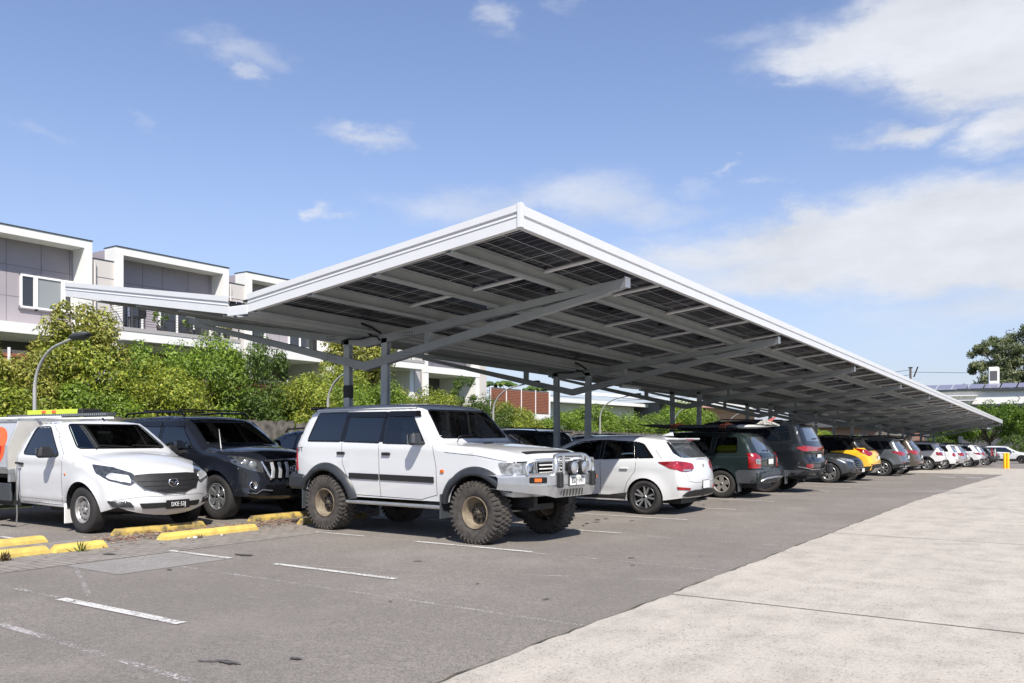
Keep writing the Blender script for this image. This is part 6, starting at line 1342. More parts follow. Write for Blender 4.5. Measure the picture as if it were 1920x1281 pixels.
def stops():
    S = wheel_stop
    S(-11.62, 4.2, 5.95, YELC, 'bright yellow wheel stop at the left edge just inside the white bay line')
    S(-10.52, 3.9, 5.42, YELC, 'pale yellow wheel stop at the left corner with a dry weed at its foot'); S(-10.47, 5.44, 6.12, YELC, 'short yellow wheel stop piece with a small green weed beside it')
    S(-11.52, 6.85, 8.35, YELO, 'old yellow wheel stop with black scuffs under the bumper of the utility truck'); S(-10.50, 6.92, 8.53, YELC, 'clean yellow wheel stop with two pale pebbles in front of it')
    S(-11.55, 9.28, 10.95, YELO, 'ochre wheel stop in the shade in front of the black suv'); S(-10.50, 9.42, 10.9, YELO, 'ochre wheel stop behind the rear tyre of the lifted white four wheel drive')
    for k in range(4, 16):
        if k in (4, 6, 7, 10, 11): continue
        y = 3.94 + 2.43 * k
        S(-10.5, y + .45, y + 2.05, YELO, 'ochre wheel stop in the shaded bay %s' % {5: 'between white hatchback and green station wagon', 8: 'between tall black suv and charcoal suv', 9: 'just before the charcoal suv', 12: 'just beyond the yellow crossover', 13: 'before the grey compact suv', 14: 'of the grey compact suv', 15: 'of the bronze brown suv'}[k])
    PB = mat('pale_pebble', (.60, .57, .50), rough=.9)
    for i, (x, y, s_) in enumerate(((-10.28, 7.32, .035), (-10.27, 7.75, .022), (-10.33, 7.25, .025))):
        mb = MB(); q = random.Random(i); bm = bmesh.new(); bmesh.ops.create_icosphere(bm, subdivisions=2, radius=s_)
        for v in bm.verts: v.co *= q.uniform(.8, 1.15); v.co.z *= .6
        bm.verts.index_update(); mb.add([v.co for v in bm.verts], [[v.index for v in f.verts] for f in bm.faces], PB, True); bm.free()
        tag(mb.build('pebble', loc=(x, y, s_ * .5)), ['larger pale pebble lying before the clean yellow wheel stop', 'small pale pebble alone right of the others by the clean yellow wheel stop', 'small pale pebble touching the larger one by the yellow wheel stop'][i], 'pebble', 'pebbles by the wheel stop')
    WD = [mat('dry_weed', (.17, .12, .06), rough=1.), mat('green_weed', (.10, .16, .03), rough=1.)]
    for i, (x, y, h, n, mm, lab) in enumerate(((-10.26, 4.78, .14, 60, 0, 'dry brown weed at the foot of the pale yellow wheel stop'), (-10.30, 5.72, .15, 26, 1, 'small green weed growing beside the short wheel stop end'), (-11.9, 5.45, .13, 34, 1, 'pale grass tuft behind the bright yellow wheel stop at the left edge'), (-10.30, 7.4, .05, 30, 0, 'low brown weed by the pebbles at the clean yellow wheel stop'))):
        q = random.Random(20 + i); mb = MB()
        for k in range(n):
            a = q.uniform(0, 6.28); l_ = q.uniform(.4, 1) * h * 1.2; el = q.uniform(.3, 1.3); p = Vector((q.gauss(0, .02), q.gauss(0, .03), 0)); d = Vector((math.cos(a) * math.cos(el), math.sin(a) * math.cos(el), math.sin(el))); s_ = Vector((-math.sin(a), math.cos(a), 0)) * q.uniform(.004, .011)
            mb.add([p - s_ * .5, p + s_ * .5, p + d * l_ * .6 + s_, p + d * l_, p + d * l_ * .6 - s_], [(0, 1, 2, 3, 4)], WD[mm])
        tag(mb.build('weed', loc=(x, y, .005), recalc=False), lab, 'weed', 'weeds by the wheel stops')
    # bollard
    t = thing('bollard', 'yellow double post bollard on the far edge of the driveway', 'bollard', (-4.14, 62.0, zg(62)))
    YP = mat('yellow_bollard_paint', (.85, .46, .01), rough=.45)
    for dx in (-.085, .085): mb = MB(); mb.lathe([(.085, 0), (.085, .97), (.07, 1.0), (.001, 1.01)], YP, n=14, axis='z', M=Matrix.Translation((dx, 0, 0))); mb.build('post', t)

# ---------------------------------------------------------------- canopy
SL = -.0205
XR, XV, XL = -5.34, -10.55, -15.75
def ynear(x): return 8.07 + (x - XR) * (.37 / (XL - XR))
YEND = 76.0
def zpl(x, y):
    """underside plane of the roof"""
    if x > XV: z = 3.25 + (x - XV) * (.56 / (XR - XV))
    else: z = 3.25 + (XV - x) * (.79 / (XV - XL))
    return z + (y - 8.2) * SL
def canopy():
    root = thing('solar_carport', 'long white and grey steel car park canopy roofed with solar panels', 'canopy', (0, 0, 0))
    # fascias ----------------------------------------------------
    def fascia(p0, p1, outd, name):
        """two-step white band from p0 to p1 (x,y of the underside), outd = outward unit (x,y)"""
        mb = MB(); prof = [(0, 0), (.012, 0), (.012, .115), (-.006, .12), (-.006, .14), (.020, .145), (.020, .255), (-.10, .262), (-.10, .255), (.0, .245), (-.01, .01), (-.07, .008), (-.07, 0)]
        if outd[1]: prof = [(0, 0), (.012, 0), (.012, .125), (.022, .13), (.022, .136), (.006, .14), (.006, .160), (-.01, .165), (-.01, .182), (.024, .188), (.024, .268), (-.10, .275), (-.10, .262), (0, .255), (-.01, .01), (-.07, .008), (-.07, 0)]
        n = max(1, int(math.dist(p0, p1) / 8)); vs = []
        for i in range(n + 1):
            x = p0[0] + (p1[0] - p0[0]) * i / n; y = p0[1] + (p1[1] - p0[1]) * i / n; z = zpl(x, y)
            for o, h in prof: vs.append((x + outd[0] * o, y + outd[1] * o, z + h))
        k = len(prof); mb.add(vs, [(i * k + j, i * k + (j + 1) % k, (i + 1) * k + (j + 1) % k, (i + 1) * k + j) for i in range(n) for j in range(k)] + [list(range(k)), list(range(n * k, n * k + k))], CANP)
        return mb.build(name, root)
    f1 = fascia((XR, ynear(XR)), (XR, YEND), (1, 0), 'fascia'); fascia((XL, ynear(XL)), (XL, YEND), (-1, 0), 'fascia')
    fascia((XR - .001, ynear(XR)), (XV + .22, ynear(XV)), (0, -1), 'end_fascia'); fascia((XV - .22, ynear(XV)), (XL, ynear(XL)), (0, -1), 'end_fascia')
    fascia((XR, YEND), (XV, YEND), (0, 1), 'end_fascia'); fascia((XV, YEND), (XL, YEND), (0, 1), 'end_fascia')
    mb = MB(); y = ynear(XV); z = zpl(XV, y)
    mb.rbox((XV, y - .005, z + .065), (.46, .03, .13), CANP, r=.004); mb.rbox((XV, y + .015, z + .132), (.44, .06, .02), CANP, r=.004); mb.build('valley_cap', root); mb = MB(); mb.rbox((XR + .006, ynear(XR) - .006, zpl(XR, 8.07) + .135), (.06, .06, .282), CANP, r=.004); mb.build('corner_cap', root)
    mb = MB()   # box gutter in the valley
    mb.add([(XV - .26, y + .05, z + .10), (XV - .16, y + .05, z - .02), (XV + .16, y + .05, z - .02), (XV + .26, y + .05, z + .10), (XV - .26, YEND, z + .10 + (YEND - y) * SL), (XV - .16, YEND, z - .02 + (YEND - y) * SL), (XV + .16, YEND, z - .02 + (YEND - y) * SL), (XV + .26, YEND, z + .10 + (YEND - y) * SL)], [(0, 1, 5, 4), (1, 2, 6, 5), (2, 3, 7, 6)], CANS); mb.build('gutter', root, recalc=False)
    # purlins ----------------------------------------------------
    prx = [XR - .20, -6.45, -7.72, -8.98, XV + .36]; plx = [XV - .36, -12.1, -13.35, -14.6, XL + .20]
    for xs in (prx[1:], plx[:-1]):
        for x in xs:
            s_ = 1 if x > XV else -1; ya = ynear(x) + .03; mb = MB(); vs = []; prof = [(-.035 * s_, .20), (.045 * s_, .20), (.045 * s_, .19), (-.029 * s_, .19), (-.029 * s_, .012), (.050 * s_, .012), (.050 * s_, .035), (.056 * s_, .035), (.056 * s_, 0), (-.035 * s_, 0)]
            for yy in (ya, (ya + YEND) / 2, YEND - .03):
                for a, b in prof: vs.append((x + a, yy, zpl(x, yy) + b - .035))
            k = len(prof); mb.add(vs, [(i * k + j, i * k + (j + 1) % k, (i + 1) * k + (j + 1) % k, (i + 1) * k + j) for i in range(2) for j in range(k)] + [list(range(k)), list(range(2 * k, 3 * k))], CANS); mb.build('purlin', root)
    # solar modules ----------------------------------------------
    def pv(nt, b, L):
        tc = nt.nodes.new('ShaderNodeTexCoord'); sp = nt.nodes.new('ShaderNodeSeparateXYZ'); L(tc.outputs['UV'], sp.inputs[0])
        def M(op, a, c_=None):
            n = nt.nodes.new('ShaderNodeMath'); n.operation = op
            for i, v in enumerate((a, c_)):
                if v is None: continue
                if isinstance(v, (int, float)): n.inputs[i].default_value = v
                else: L(v, n.inputs[i])
            return n.outputs[0]
        def lines(v, per, wd): f = M('FRACT', M('DIVIDE', v, per)); return M('LESS_THAN', M('ABSOLUTE', M('SUBTRACT', f, .5)), wd / per / 2)
        a = lines(sp.outputs[1], .177, .012); b1 = lines(sp.outputs[0], .312, .015); c1 = lines(sp.outputs[1], 1.06, .028)
        t = M('MAXIMUM', M('MULTIPLY', a, .55), M('MAXIMUM', b1, c1)); nn = nz(nt, L, tc.outputs['Object'], 1.2, 3, .5)
        cell = mixc(nt, L, rng(nt, L, nn, .35, .65), (.004, .004, .007), (.030, .027, .036)); c = mixc(nt, L, t, cell, (.34, .35, .36)); L(c, b.inputs['Base Color']); b.inputs['Roughness'].default_value = .18; b.inputs['Specular IOR Level'].default_value = .35
    PV = gmat('solar_cells', pv)
    def module(mb, x0, x1, y0, y1):
        vs = [(x, y, zpl(x, y) + .175) for x, y in ((x0, y0), (x1, y0), (x1, y1), (x0, y1))]; vs += [(p[0], p[1], p[2] + .03) for p in vs]
        o = len(mb.v); mb.add(vs, [(0, 3, 2, 1), (4, 5, 6, 7), (0, 1, 5, 4), (1, 2, 6, 5), (2, 3, 7, 6), (3, 0, 4, 7)], PV); mb.uv = getattr(mb, 'uv', []) + [(x, y) for x, y in ((x0 - x0, 0), (x1 - x0, 0), (x1 - x0, y1 - y0), (0, y1 - y0))] * 2
    def uvbuild(mb, name, kind=None):
        me = mb.mesh(name, recalc=False); ul = me.uv_layers.new(name='UVMap')
        for lp in me.loops: ul.data[lp.index].uv = mb.uv[lp.vertex_index]
        o = bpy.data.objects.new(name, me); COL.objects.link(o); o.parent = root
        if kind: o['kind'] = kind
    cols_r = [(prx[i + 1] + .02 if i < 3 else XV + .10, prx[i] - (.0 if i else -.14)) for i in range(4)]; cols_l = [(plx[i + 1] + .02, plx[i] if i else XV - .10) for i in range(4)]
    PY = 2.13; K = int((YEND - 8.5) / PY); stuff = MB(); n = 0
    for k in range(K + 1):
        for ci, (x0, x1) in enumerate(cols_r + cols_l):
            y0 = ynear((x0 + x1) / 2) + .02 + k * PY if k else ynear(x0) + .01; y0 = max(y0, 8.09); y1 = min(ynear((x0 + x1) / 2) + .02 + (k + 1) * PY - .02, YEND - .02)
            if y1 - y0 < .2: continue
            if ci < 4 and n < 100: mb = MB(); module(mb, x0, x1, y0, y1); uvbuild(mb, 'solar_panel'); n += 1
            else: module(stuff, x0, x1, y0, y1)
    uvbuild(stuff, 'solar_panels', 'stuff')
    # cross tubes between the purlins
    stuff = MB(); n = 0
    for k in range(1, K + 1):
        y = 8.18 + k * PY
        for ci in range(4):
            for side in (0, 1):
                xa, xb = (prx[ci + 1], prx[ci]) if side == 0 else (plx[ci + 1], plx[ci])
                if ci == 3 and side == 0: continue
                mb = MB() if (side == 0 and n < 90) else stuff
                a = Vector((xa + .05, y, zpl(xa + .05, y) + .13)); b_ = Vector((xb - .05, y, zpl(xb - .05, y) + .13)); mb.tube([a, b_], .030, CANP, n=8)
                if mb is not stuff: mb.build('cross_tube', root); n += 1
    o = stuff.build('cross_tubes', root); o['kind'] = 'stuff'
    # trusses ----------------------------------------------------
    TY = [11.04, 18.33, 25.56, 32.88, 39.6, 46.8, 54.1, 61.7, 69.2, 75.7]
    DY = [0]
    for Y in TY:
        dz = (Y - 11.04) * SL; zt = lambda x: zpl(x, Y) - .040
        mb = MB(); wd = .11
        xr, xl, xv = -5.45, -15.69, -10.58
        # top chords
        def chord(x0, z0, x1, z1, d0, d1, m=CANS):
            vs = []
            for x, z, d in ((x0, z0, d0), (x1, z1, d1)): vs += [(x, Y - wd / 2, z), (x, Y + wd / 2, z), (x, Y + wd / 2, z - d), (x, Y - wd / 2, z - d)]
            mb.add(vs, [(0, 1, 2, 3), (4, 7, 6, 5), (0, 4, 5, 1), (1, 5, 6, 2), (2, 6, 7, 3), (3, 7, 4, 0)], m)
        chord(xv, zt(xv), xr - .02, zt(xr) , .15, .10); chord(xv, zt(xv), xl + .02, zt(xl), .15, .10)
        mb.build('top_chord', root)
        mb = MB(); wd = .13; zb = 2.745 + dz
        chord(xv, zb, xr - .3, zt(xr - .3) - .085, .155, .085); chord(xv, zb, xl + .3, zt(xl + .3) - .085, .155, .085)
        mb.build('bottom_chord', root)
        for xe, sg, pm in ((xr, 1, CANP), (xl, -1, CANS)):
            z_ = zt(xe); X_ = lambda d: xe - sg * d
            mb = MB(); mb.prism([(X_(.40), z_ - .085), (X_(.02), z_ + .01), (X_(.02), z_ - .115), (X_(.12), z_ - .15), (X_(.40), z_ - .205)], Y - .060, Y + .060, CANS); mb.build('rafter_end', root)
            mb = MB(); mb.rbox((X_(.008), Y, z_ - .055), (.016, .16, .15), pm, r=.003); mb.build('end_plate', root)
            for k2 in (-1, 1): mb = MB(); mb.add([(X_(.02), Y + k2 * .062, z_ - .125), (X_(.02), Y + k2 * .062, z_ - .005), (X_(.10), Y + k2 * .062, z_ - .14)], [(0, 1, 2)], pm); mb.build('gusset', root, recalc=False)
        for x in (-9.16, -11.95):
            t_ = abs(x - xv) / (xr - .3 - xv if x > xv else xv - xl - .3); zl = zb + (zt(xr - .3 if x > xv else xl + .3) - .085 - zb) * t_
            mb = MB(); mb.rbox((x, Y, (zt(x) - .1 + zl - .05) / 2), (.11, .10, zt(x) - .1 - zl + .06), CANS, r=.004); mb.build('strut', root)
        for x in (-11.04, -10.12):
            mb = MB(); top = zt(x) - .06; base = zg(Y); lean = .02 if x < xv else -.04
            mb.tube([(x + lean, Y, base), (x, Y, top)], 1, CANS, n=4, sq=(.085, .085)) if False else None
            vs = []
            for z, xx in ((base, x + lean), (top, x)):
                for a, b_ in ((-.065, -.055), (.065, -.055), (.065, -.045), (.010, -.045), (.010, .045), (.065, .045), (.065, .055), (-.065, .055), (-.065, .045), (-.010, .045), (-.010, -.045), (-.065, -.045)): vs.append((xx + a, Y + b_, z))
            mb.add(vs, [(i, (i + 1) % 12, (i + 1) % 12 + 12, i + 12) for i in range(12)] + [list(range(12)), list(range(12, 24))], CANC)
            mb.rbox((x + lean, Y, base + .015), (.34, .30, .03), GALV, r=.004); o = mb.build('column', root)
            if Y < 12 and x < xv:
                tb = MB(); tb.rbox((x + .005, Y, 2.235), (.14, .12, .225), BLK, r=.003); tb.build('tape_band', o)
        # bolted splices near the valley, only where they can be seen, and purlin cleats on the rafters
        if Y < 27:
            for x in (-9.65, -11.5):
                for i in range(4):
                    t_ = abs(x - xv) / (4.8); zl = zb + (zt(xr - .3 if x > xv else xl + .3) - .085 - zb) * t_
                    for zz in (zt(x) - .05, zt(x) - .10, zl - .05, zl - .105): mb = MB(); mb.lathe([(.011, -.006), (.011, 0), (.001, 0)], BLK, n=6, M=Matrix.Translation((x + i * .06, Y - .066, zz)) @ Matrix.Rotation(math.pi, 4, 'Z')); mb.build('bolt', root)
        for x in prx[1:] + plx[:-1]: mb = MB(); mb.rbox((x - .11, Y, zpl(x, Y) + .015), (.16, .13, .09), CANS, r=.004); mb.build('cleat', root)
    # junction boxes and cable runs under the modules
    for k in range(14):
        for x in (-7.0, -9.5):
            y = 9.3 + k * 2.13; mb = MB(); mb.rbox((x, y, zpl(x, y) + .16), (.10, .14, .03), BLK, r=.006); mb.tube([(x, y, zpl(x, y) + .15), (x - .1, y + .3, zpl(x, y) + .11), (x + .05, y + .8, zpl(x, y) + .10), (x + .1, y + 1.1, zpl(x, y) + .15)], .006, BLK, n=4); mb.build('junction_box', root)
    # cables at the first two valleys
    for Y in (11.04, 18.33):
        mb = MB(); z = zpl(XV, Y)
        mb.tube([(-11.1, Y - .10, z - .16), (-11.05, Y - .14, z - .06), (-10.9, Y - .15, z - .03), (-10.6, Y - .15, z - .05), (-10.35, Y - .13, z - .01), (-10.22, Y - .12, z - .03), (-10.16, Y - .11, z - .10)], .016, BLK, n=6)
        mb.tube([(-10.35, Y - .13, z), (-10.3, Y - .4, z + .12), (-10.22, Y - .5, z + .16), (-10.12, Y - .35, z + .10), (-10.1, Y - .15, z + .02)], .022, BLK, n=6); mb.build('cable', root)
    for i, (x, y) in enumerate(((-9.6, 12.3), (-9.6, 13.6), (-9.6, 14.9), (-9.6, 16.2))): pass
    # luminaires under the canopy
    for i, (x, y, lab) in enumerate(((-9.9, 40.2, 'white weatherproof light under the canopy above the yellow crossover'), (-10.3, 21.0, 'slim white light fitting under the canopy valley near the second columns'))):
        t = thing('canopy_light', lab, 'light fitting', (x, y, zpl(x, y) - .24), group='light fittings under the canopy')
        mb = MB(); mb.rbox((0, 0, .02), (.14, 1.2, .05), GALV, r=.01); mb.tube([(0, 0, .04), (0, 0, .26)], .012, GALV, n=6); mb.build('housing', t); mb = MB(); mb.rbox((0, 0, -.02), (.12, 1.15, .05), mat('white_diffuser', (.8, .8, .8), rough=.4), r=.02); mb.build('diffuser', t)
    t = thing('distribution_box', 'grey electrical box on a post under the canopy behind the yellow crossover', 'electrical box', (-10.9, 40.0, zg(40)))
    mb = MB(); mb.rbox((0, 0, 1.9), (.45, .25, .7), GALV, r=.02); mb.rbox((0, 0, .8), (.1, .1, 1.6), CANS, r=.005); mb.build('case', t); mb = MB(); mb.rbox((0, -.13, 2.0), (.22, .02, .16), mat('grey_notice', (.50, .51, .52), rough=.5), r=.004); mb.build('notice', t)
    t = thing('white_post', 'white square post with small white sign panel under the far end of the canopy', 'post', (-8.3, 76.6, zg(76)))
    mb = MB(); mb.rbox((0, 0, 1.25), (.30, .12, 2.0), mat('white_sign_panel', (.75, .75, .70), rough=.5), r=.01); mb.build('panel', t); mb = MB(); mb.rbox((0, .08, 1.1), (.10, .08, 2.2), CANP, r=.01); mb.build('pole', t)
# ---------------------------------------------------------------- vegetation
def leafmat(name, cols, trans=.27, rough=.5):
    m = bpy.data.materials.new(name); m.use_nodes = True; nt = m.node_tree; b = nt.nodes['Principled BSDF']; L = nt.links.new
    g = nt.nodes.new('ShaderNodeNewGeometry'); cr = nt.nodes.new('ShaderNodeValToRGB'); L(g.outputs['Random Per Island'], cr.inputs[0])
    el = cr.color_ramp.elements; el[0].color = (*cols[0], 1); el[1].color = (*cols[-1], 1)
    for i, c in enumerate(cols[1:-1]): e = el.new((i + 1) / (len(cols) - 1)); e.color = (*c, 1)
    tc = nt.nodes.new('ShaderNodeTexCoord'); n = nz(nt, L, tc.outputs['Object'], .9, 3, .6)
    c = mixc(nt, L, rng(nt, L, n, .35, .65, 0, .55), cr.outputs[0], tuple(x * .55 for x in cols[0]))
    L(c, b.inputs['Base Color']); b.inputs['Roughness'].default_value = rough
    t = nt.nodes.new('ShaderNodeBsdfTranslucent'); L(mixc(nt, L, .5, c, cols[-1]), t.inputs[0]); mx = nt.nodes.new('ShaderNodeMixShader'); mx.inputs[0].default_value = trans
    L(b.outputs[0], mx.inputs[1]); L(t.outputs[0], mx.inputs[2]); L(mx.outputs[0], nt.nodes['Material Output'].inputs[0]); MATS[name] = m; return m
LF_Y = leafmat('yellow_green_leaves', [(.07, .12, .015), (.22, .30, .03), (.40, .46, .045), (.56, .56, .10)])
LF_G = leafmat('green_leaves', [(.08, .15, .015), (.16, .27, .025), (.26, .38, .03), (.36, .45, .06)])
LF_D = leafmat('dark_green_leaves', [(.05, .09, .015), (.10, .17, .025), (.18, .26, .04)])
LF_O = leafmat('golden_leaves', [(.12, .15, .02), (.30, .34, .045), (.50, .50, .09), (.42, .36, .09)])
LF_E = leafmat('gum_leaves', [(.10, .13, .05), (.17, .20, .08), (.26, .28, .14)], trans=.2)
LF_P = leafmat('plane_tree_leaves', [(.08, .15, .02), (.16, .27, .03), (.25, .38, .045)], trans=.45)
BARK = mat('bark', (.13, .10, .075), rough=1., noise=.5, nscale=12); BARKP = mat('pale_bark', (.42, .38, .32), rough=.9, noise=.3, nscale=8)

def foliage(q, rx, ry, h, z0, nclump, nleaf, leaf, m, name, flat=1.0, spread=.85, top_bias=0):
    """leaf clumps through an ellipsoid; each leaf a folded pointed quad"""
    mb = MB(); vs = []; fs = []
    cl = []
    for i in range(nclump):
        while True:
            p = Vector((q.uniform(-1, 1), q.uniform(-1, 1), q.uniform(-1, 1)))
            if .15 < p.length < 1: break
        p = p.normalized() * (p.length ** .45) * spread
        cl.append((Vector((p.x * rx, p.y * ry, z0 + h / 2 + p.z * h / 2)), q.uniform(.16, .30) * min(rx, ry, h / 2) * 1.25))
    for i in range(nleaf):
        c, r_ = cl[q.randrange(nclump)]
        d = Vector((q.gauss(0, 1), q.gauss(0, 1), q.gauss(0, 1) + .25)); d.normalize()
        p = c + Vector((d.x, d.y, d.z * flat)) * r_ * q.uniform(.55, 1.15)
        if p.z < z0 * .5 + .02: p.z = z0 * .5 + .02 + q.random() * .1
        n = (d + Vector((q.gauss(0, .55), q.gauss(0, .55), q.gauss(0, .55) + .3))).normalized()
        a = n.cross(Vector((q.gauss(0, 1), q.gauss(0, 1), q.gauss(0, 1)))).normalized(); b_ = n.cross(a); s_ = leaf * q.uniform(.6, 1.3)
        o = len(vs); vs += [p - a * s_, p + b_ * s_ * .42 + n * s_ * .12, p + a * s_, p - b_ * s_ * .42 + n * s_ * .12]; fs.append((o, o + 1, o + 2, o + 3))
    mb.add(vs, fs, m); return mb.mesh(name, recalc=False), cl
def limbs(q, cl, z0, r0, m, n=10, base=(0, 0)):
    mb = MB(); hub = Vector((base[0], base[1], max(.25, z0)))
    mb.tube([(base[0], base[1], -.2), (base[0] + .02, base[1], hub.z * .5), hub], [r0 * 1.25, r0, r0 * .8], m, n=7)
    for c, r_ in q.sample(cl, min(n, len(cl))):
        mid = hub.lerp(c, .5) + Vector((q.uniform(-.1, .1), q.uniform(-.1, .1), .08)) * (c - hub).length * .5
        mb.tube([hub, mid, c], [r0 * .6, r0 * .35, r0 * .12], m, n=5, cap=False)
    return mb.mesh('trunk', recalc=False)
def plant(name, label, cat, fm, tm, x, y, z, rz=0, s=(1, 1, 1), group=None, crown='crown'):
    t = thing(name, label, cat, (x, y, z), rz, group)
    o = bpy.data.objects.new(crown, fm); COL.objects.link(o); o.parent = t
    if tm: p = bpy.data.objects.new('trunk', tm); COL.objects.link(p); p.parent = t
    t.scale = s; return t

def shrubs():
    q = random.Random(11); V = {}
    for key, m, rx, h, ncl, nl, lf in (('y', LF_Y, 1.45, 2.9, 60, 19000, .048), ('g', LF_G, 1.45, 2.9, 64, 18000, .050), ('d', LF_D, 1.4, 2.9, 54, 15000, .048), ('o', LF_O, 1.15, 2.9, 44, 15000, .045), ('y2', LF_Y, 1.5, 2.7, 52, 17000, .054), ('g2', LF_G, 1.4, 3.0, 50, 17000, .046)):
        fm, cl = foliage(q, rx, rx * .85, h, .15, ncl, nl, lf, m, 'crown', spread=.92); V[key] = (fm, limbs(q, cl, .5, .06, BARK, 14))
    G = 'shrubs along the back fence'
    L = [(-19.9, 7.6, 3.35, 'y', 'olive green shrub at the left edge behind the service body of the utility truck'), (-20.3, 9.6, 3.6, 'o', 'golden green shrub with reddish leaves behind the first curved lamp'), (-19.5, 9.1, 2.7, 'y2', 'low yellow green shrub at the foot of the first curved lamp'),
         (-20.4, 11.3, 3.7, 'y', 'yellow green shrub right of the first curved lamp'), (-19.4, 11.0, 2.7, 'g', 'low green shrub behind the cab roof of the utility truck'), (-20.2, 13.2, 3.5, 'y2', 'bright yellow green shrub under the first balcony'), (-19.4, 12.9, 2.9, 'y', 'yellow green shrub in front of the one under the first balcony'),
         (-20.0, 14.7, 3.9, 'g2', 'tall loose green shrub left of the first column pair'), (-19.9, 16.2, 4.15, 'd', 'tall dark shrub under the left arm of the first truss'), (-19.3, 15.3, 2.7, 'd', 'low dark shrub behind the black suv roof'), (-19.4, 17.3, 3.0, 'y', 'light green shrub behind the second curved lamp'),
         (-20.2, 18.2, 3.4, 'y2', 'feathery yellow green shrub left of the taped column'), (-19.6, 19.5, 3.1, 'g', 'fresh green shrub between the first two columns'), (-19.5, 21.4, 3.0, 'g2', 'green shrub right of the first column pair'), (-20.4, 22.7, 3.2, 'o', 'pale golden shrub right of the first column pair'),
         (-19.6, 23.8, 3.0, 'y', 'yellow green shrub above the roof of the lifted white four wheel drive'), (-20.2, 25.7, 2.9, 'y2', 'light green shrub beside the dark pointed tree'), (-19.5, 27.0, 2.9, 'd', 'dark shrub right of the pointed tree'), (-19.6, 28.5, 2.7, 'y', 'bright shrub behind the third curved lamp'), (-19.8, 30.0, 2.55, 'y2', 'rounded lime green shrub right of the third curved lamp, last before the slatted wall')]
    for i, (x, y, h, k, lab) in enumerate(L):
        fm, tm = V[k]; b = h / 3.05; plant('shrub', lab, 'shrub', fm, tm, x, y, 0, q.uniform(0, 6.28), (q.uniform(.85, 1.05), q.uniform(.85, 1.05), b), G)
    for i, (x, y, h, k, lab) in enumerate(((-21.0, 8.4, 4.1, 'y', 'tall olive green shrub in the left corner behind the service body'), (-21.2, 13.9, 4.0, 'g', 'green shrub high under the balcony between the first two lamps'), (-21.0, 20.4, 3.7, 'y', 'yellow green shrub filling between the first two columns'))):
        fm, tm = V[k]; b = h / 3.05; plant('shrub', lab, 'shrub', fm, tm, x, y, 0, q.uniform(0, 6.28), (1.0, 1.0, b), G)
    # taller trees rising above the shrubs
    fm, cl = foliage(q, 1.15, 1.0, 3.1, 1.7, 52, 14000, .056, LF_O, 'crown'); plant('tree', 'golden leaved tree rising in front of the left townhouse', 'tree', fm, limbs(q, cl, 1.6, .08, BARK, 14), -20.6, 11.35, 0, 1.0, (1, 1, 1.0), 'trees among the shrubs')
    fm, cl = foliage(q, 1.5, 1.4, 3.0, 3.1, 56, 14000, .068, LF_O, 'crown'); plant('tree', 'round golden tree seen between the first two columns', 'tree', fm, limbs(q, cl, 3.0, .1, BARK, 14), -23.5, 24.0, 0, 0, (1, 1, 1), 'trees among the shrubs')
    fm, cl = foliage(q, .62, .62, 3.6, .6, 30, 6500, .045, LF_D, 'crown', spread=.8); plant('conifer', 'narrow dark pointed tree before the end of the townhouses', 'tree', fm, limbs(q, cl, .6, .07, BARK, 8), -20.0, 26.2, 0, 0, (1, 1, 1.0), 'trees among the shrubs')
    # hedge beyond the slatted wall
    for i, (x, y, h, sx, k, lab) in enumerate(((-20.5, 34.6, 2.7, 1.1, 'g', 'clipped green hedge bush left of the fourth curved lamp'), (-20.5, 37.6, 2.9, 1.15, 'g2', 'hedge bush behind the fourth curved lamp'), (-20.7, 40.9, 2.9, 1.2, 'g', 'hedge bush in front of the grey slatted house wall'), (-20.6, 44.2, 2.7, 1.1, 'd', 'darker hedge bush left of the third column pair'), (-20.5, 47.6, 3.5, 1.25, 'g', 'rounded bush between the third column pair'), (-21.5, 51.6, 3.8, 1.4, 'g2', 'large bush right of the third column pair'), (-22, 56.5, 3.0, 1.5, 'd', 'dark bush before the red tiled house'), (-22, 61, 2.9, 1.6, 'y', 'yellowish bush behind the board on the green station wagon'), (-22.5, 66, 3.2, 1.7, 'g', 'bush behind the tall black suv'), (-23, 72, 3.2, 1.8, 'y2', 'light bush seen past the tall black suv'), (-24, 79, 3.4, 2.0, 'g', 'bush left of the brick pillar'), (-25, 88, 3.4, 2.1, 'y', 'bush right of the brick pillar'), (-26, 97, 3.5, 2.2, 'g', 'far bush behind the bronze brown suv'))):
        fm, tm = V[k]; plant('hedge_bush', lab, 'bush', fm, tm, x, y, zg(y), q.uniform(0, 6), (sx * 1.15, sx * 1.25, h / 3.0), 'hedge behind the second row')

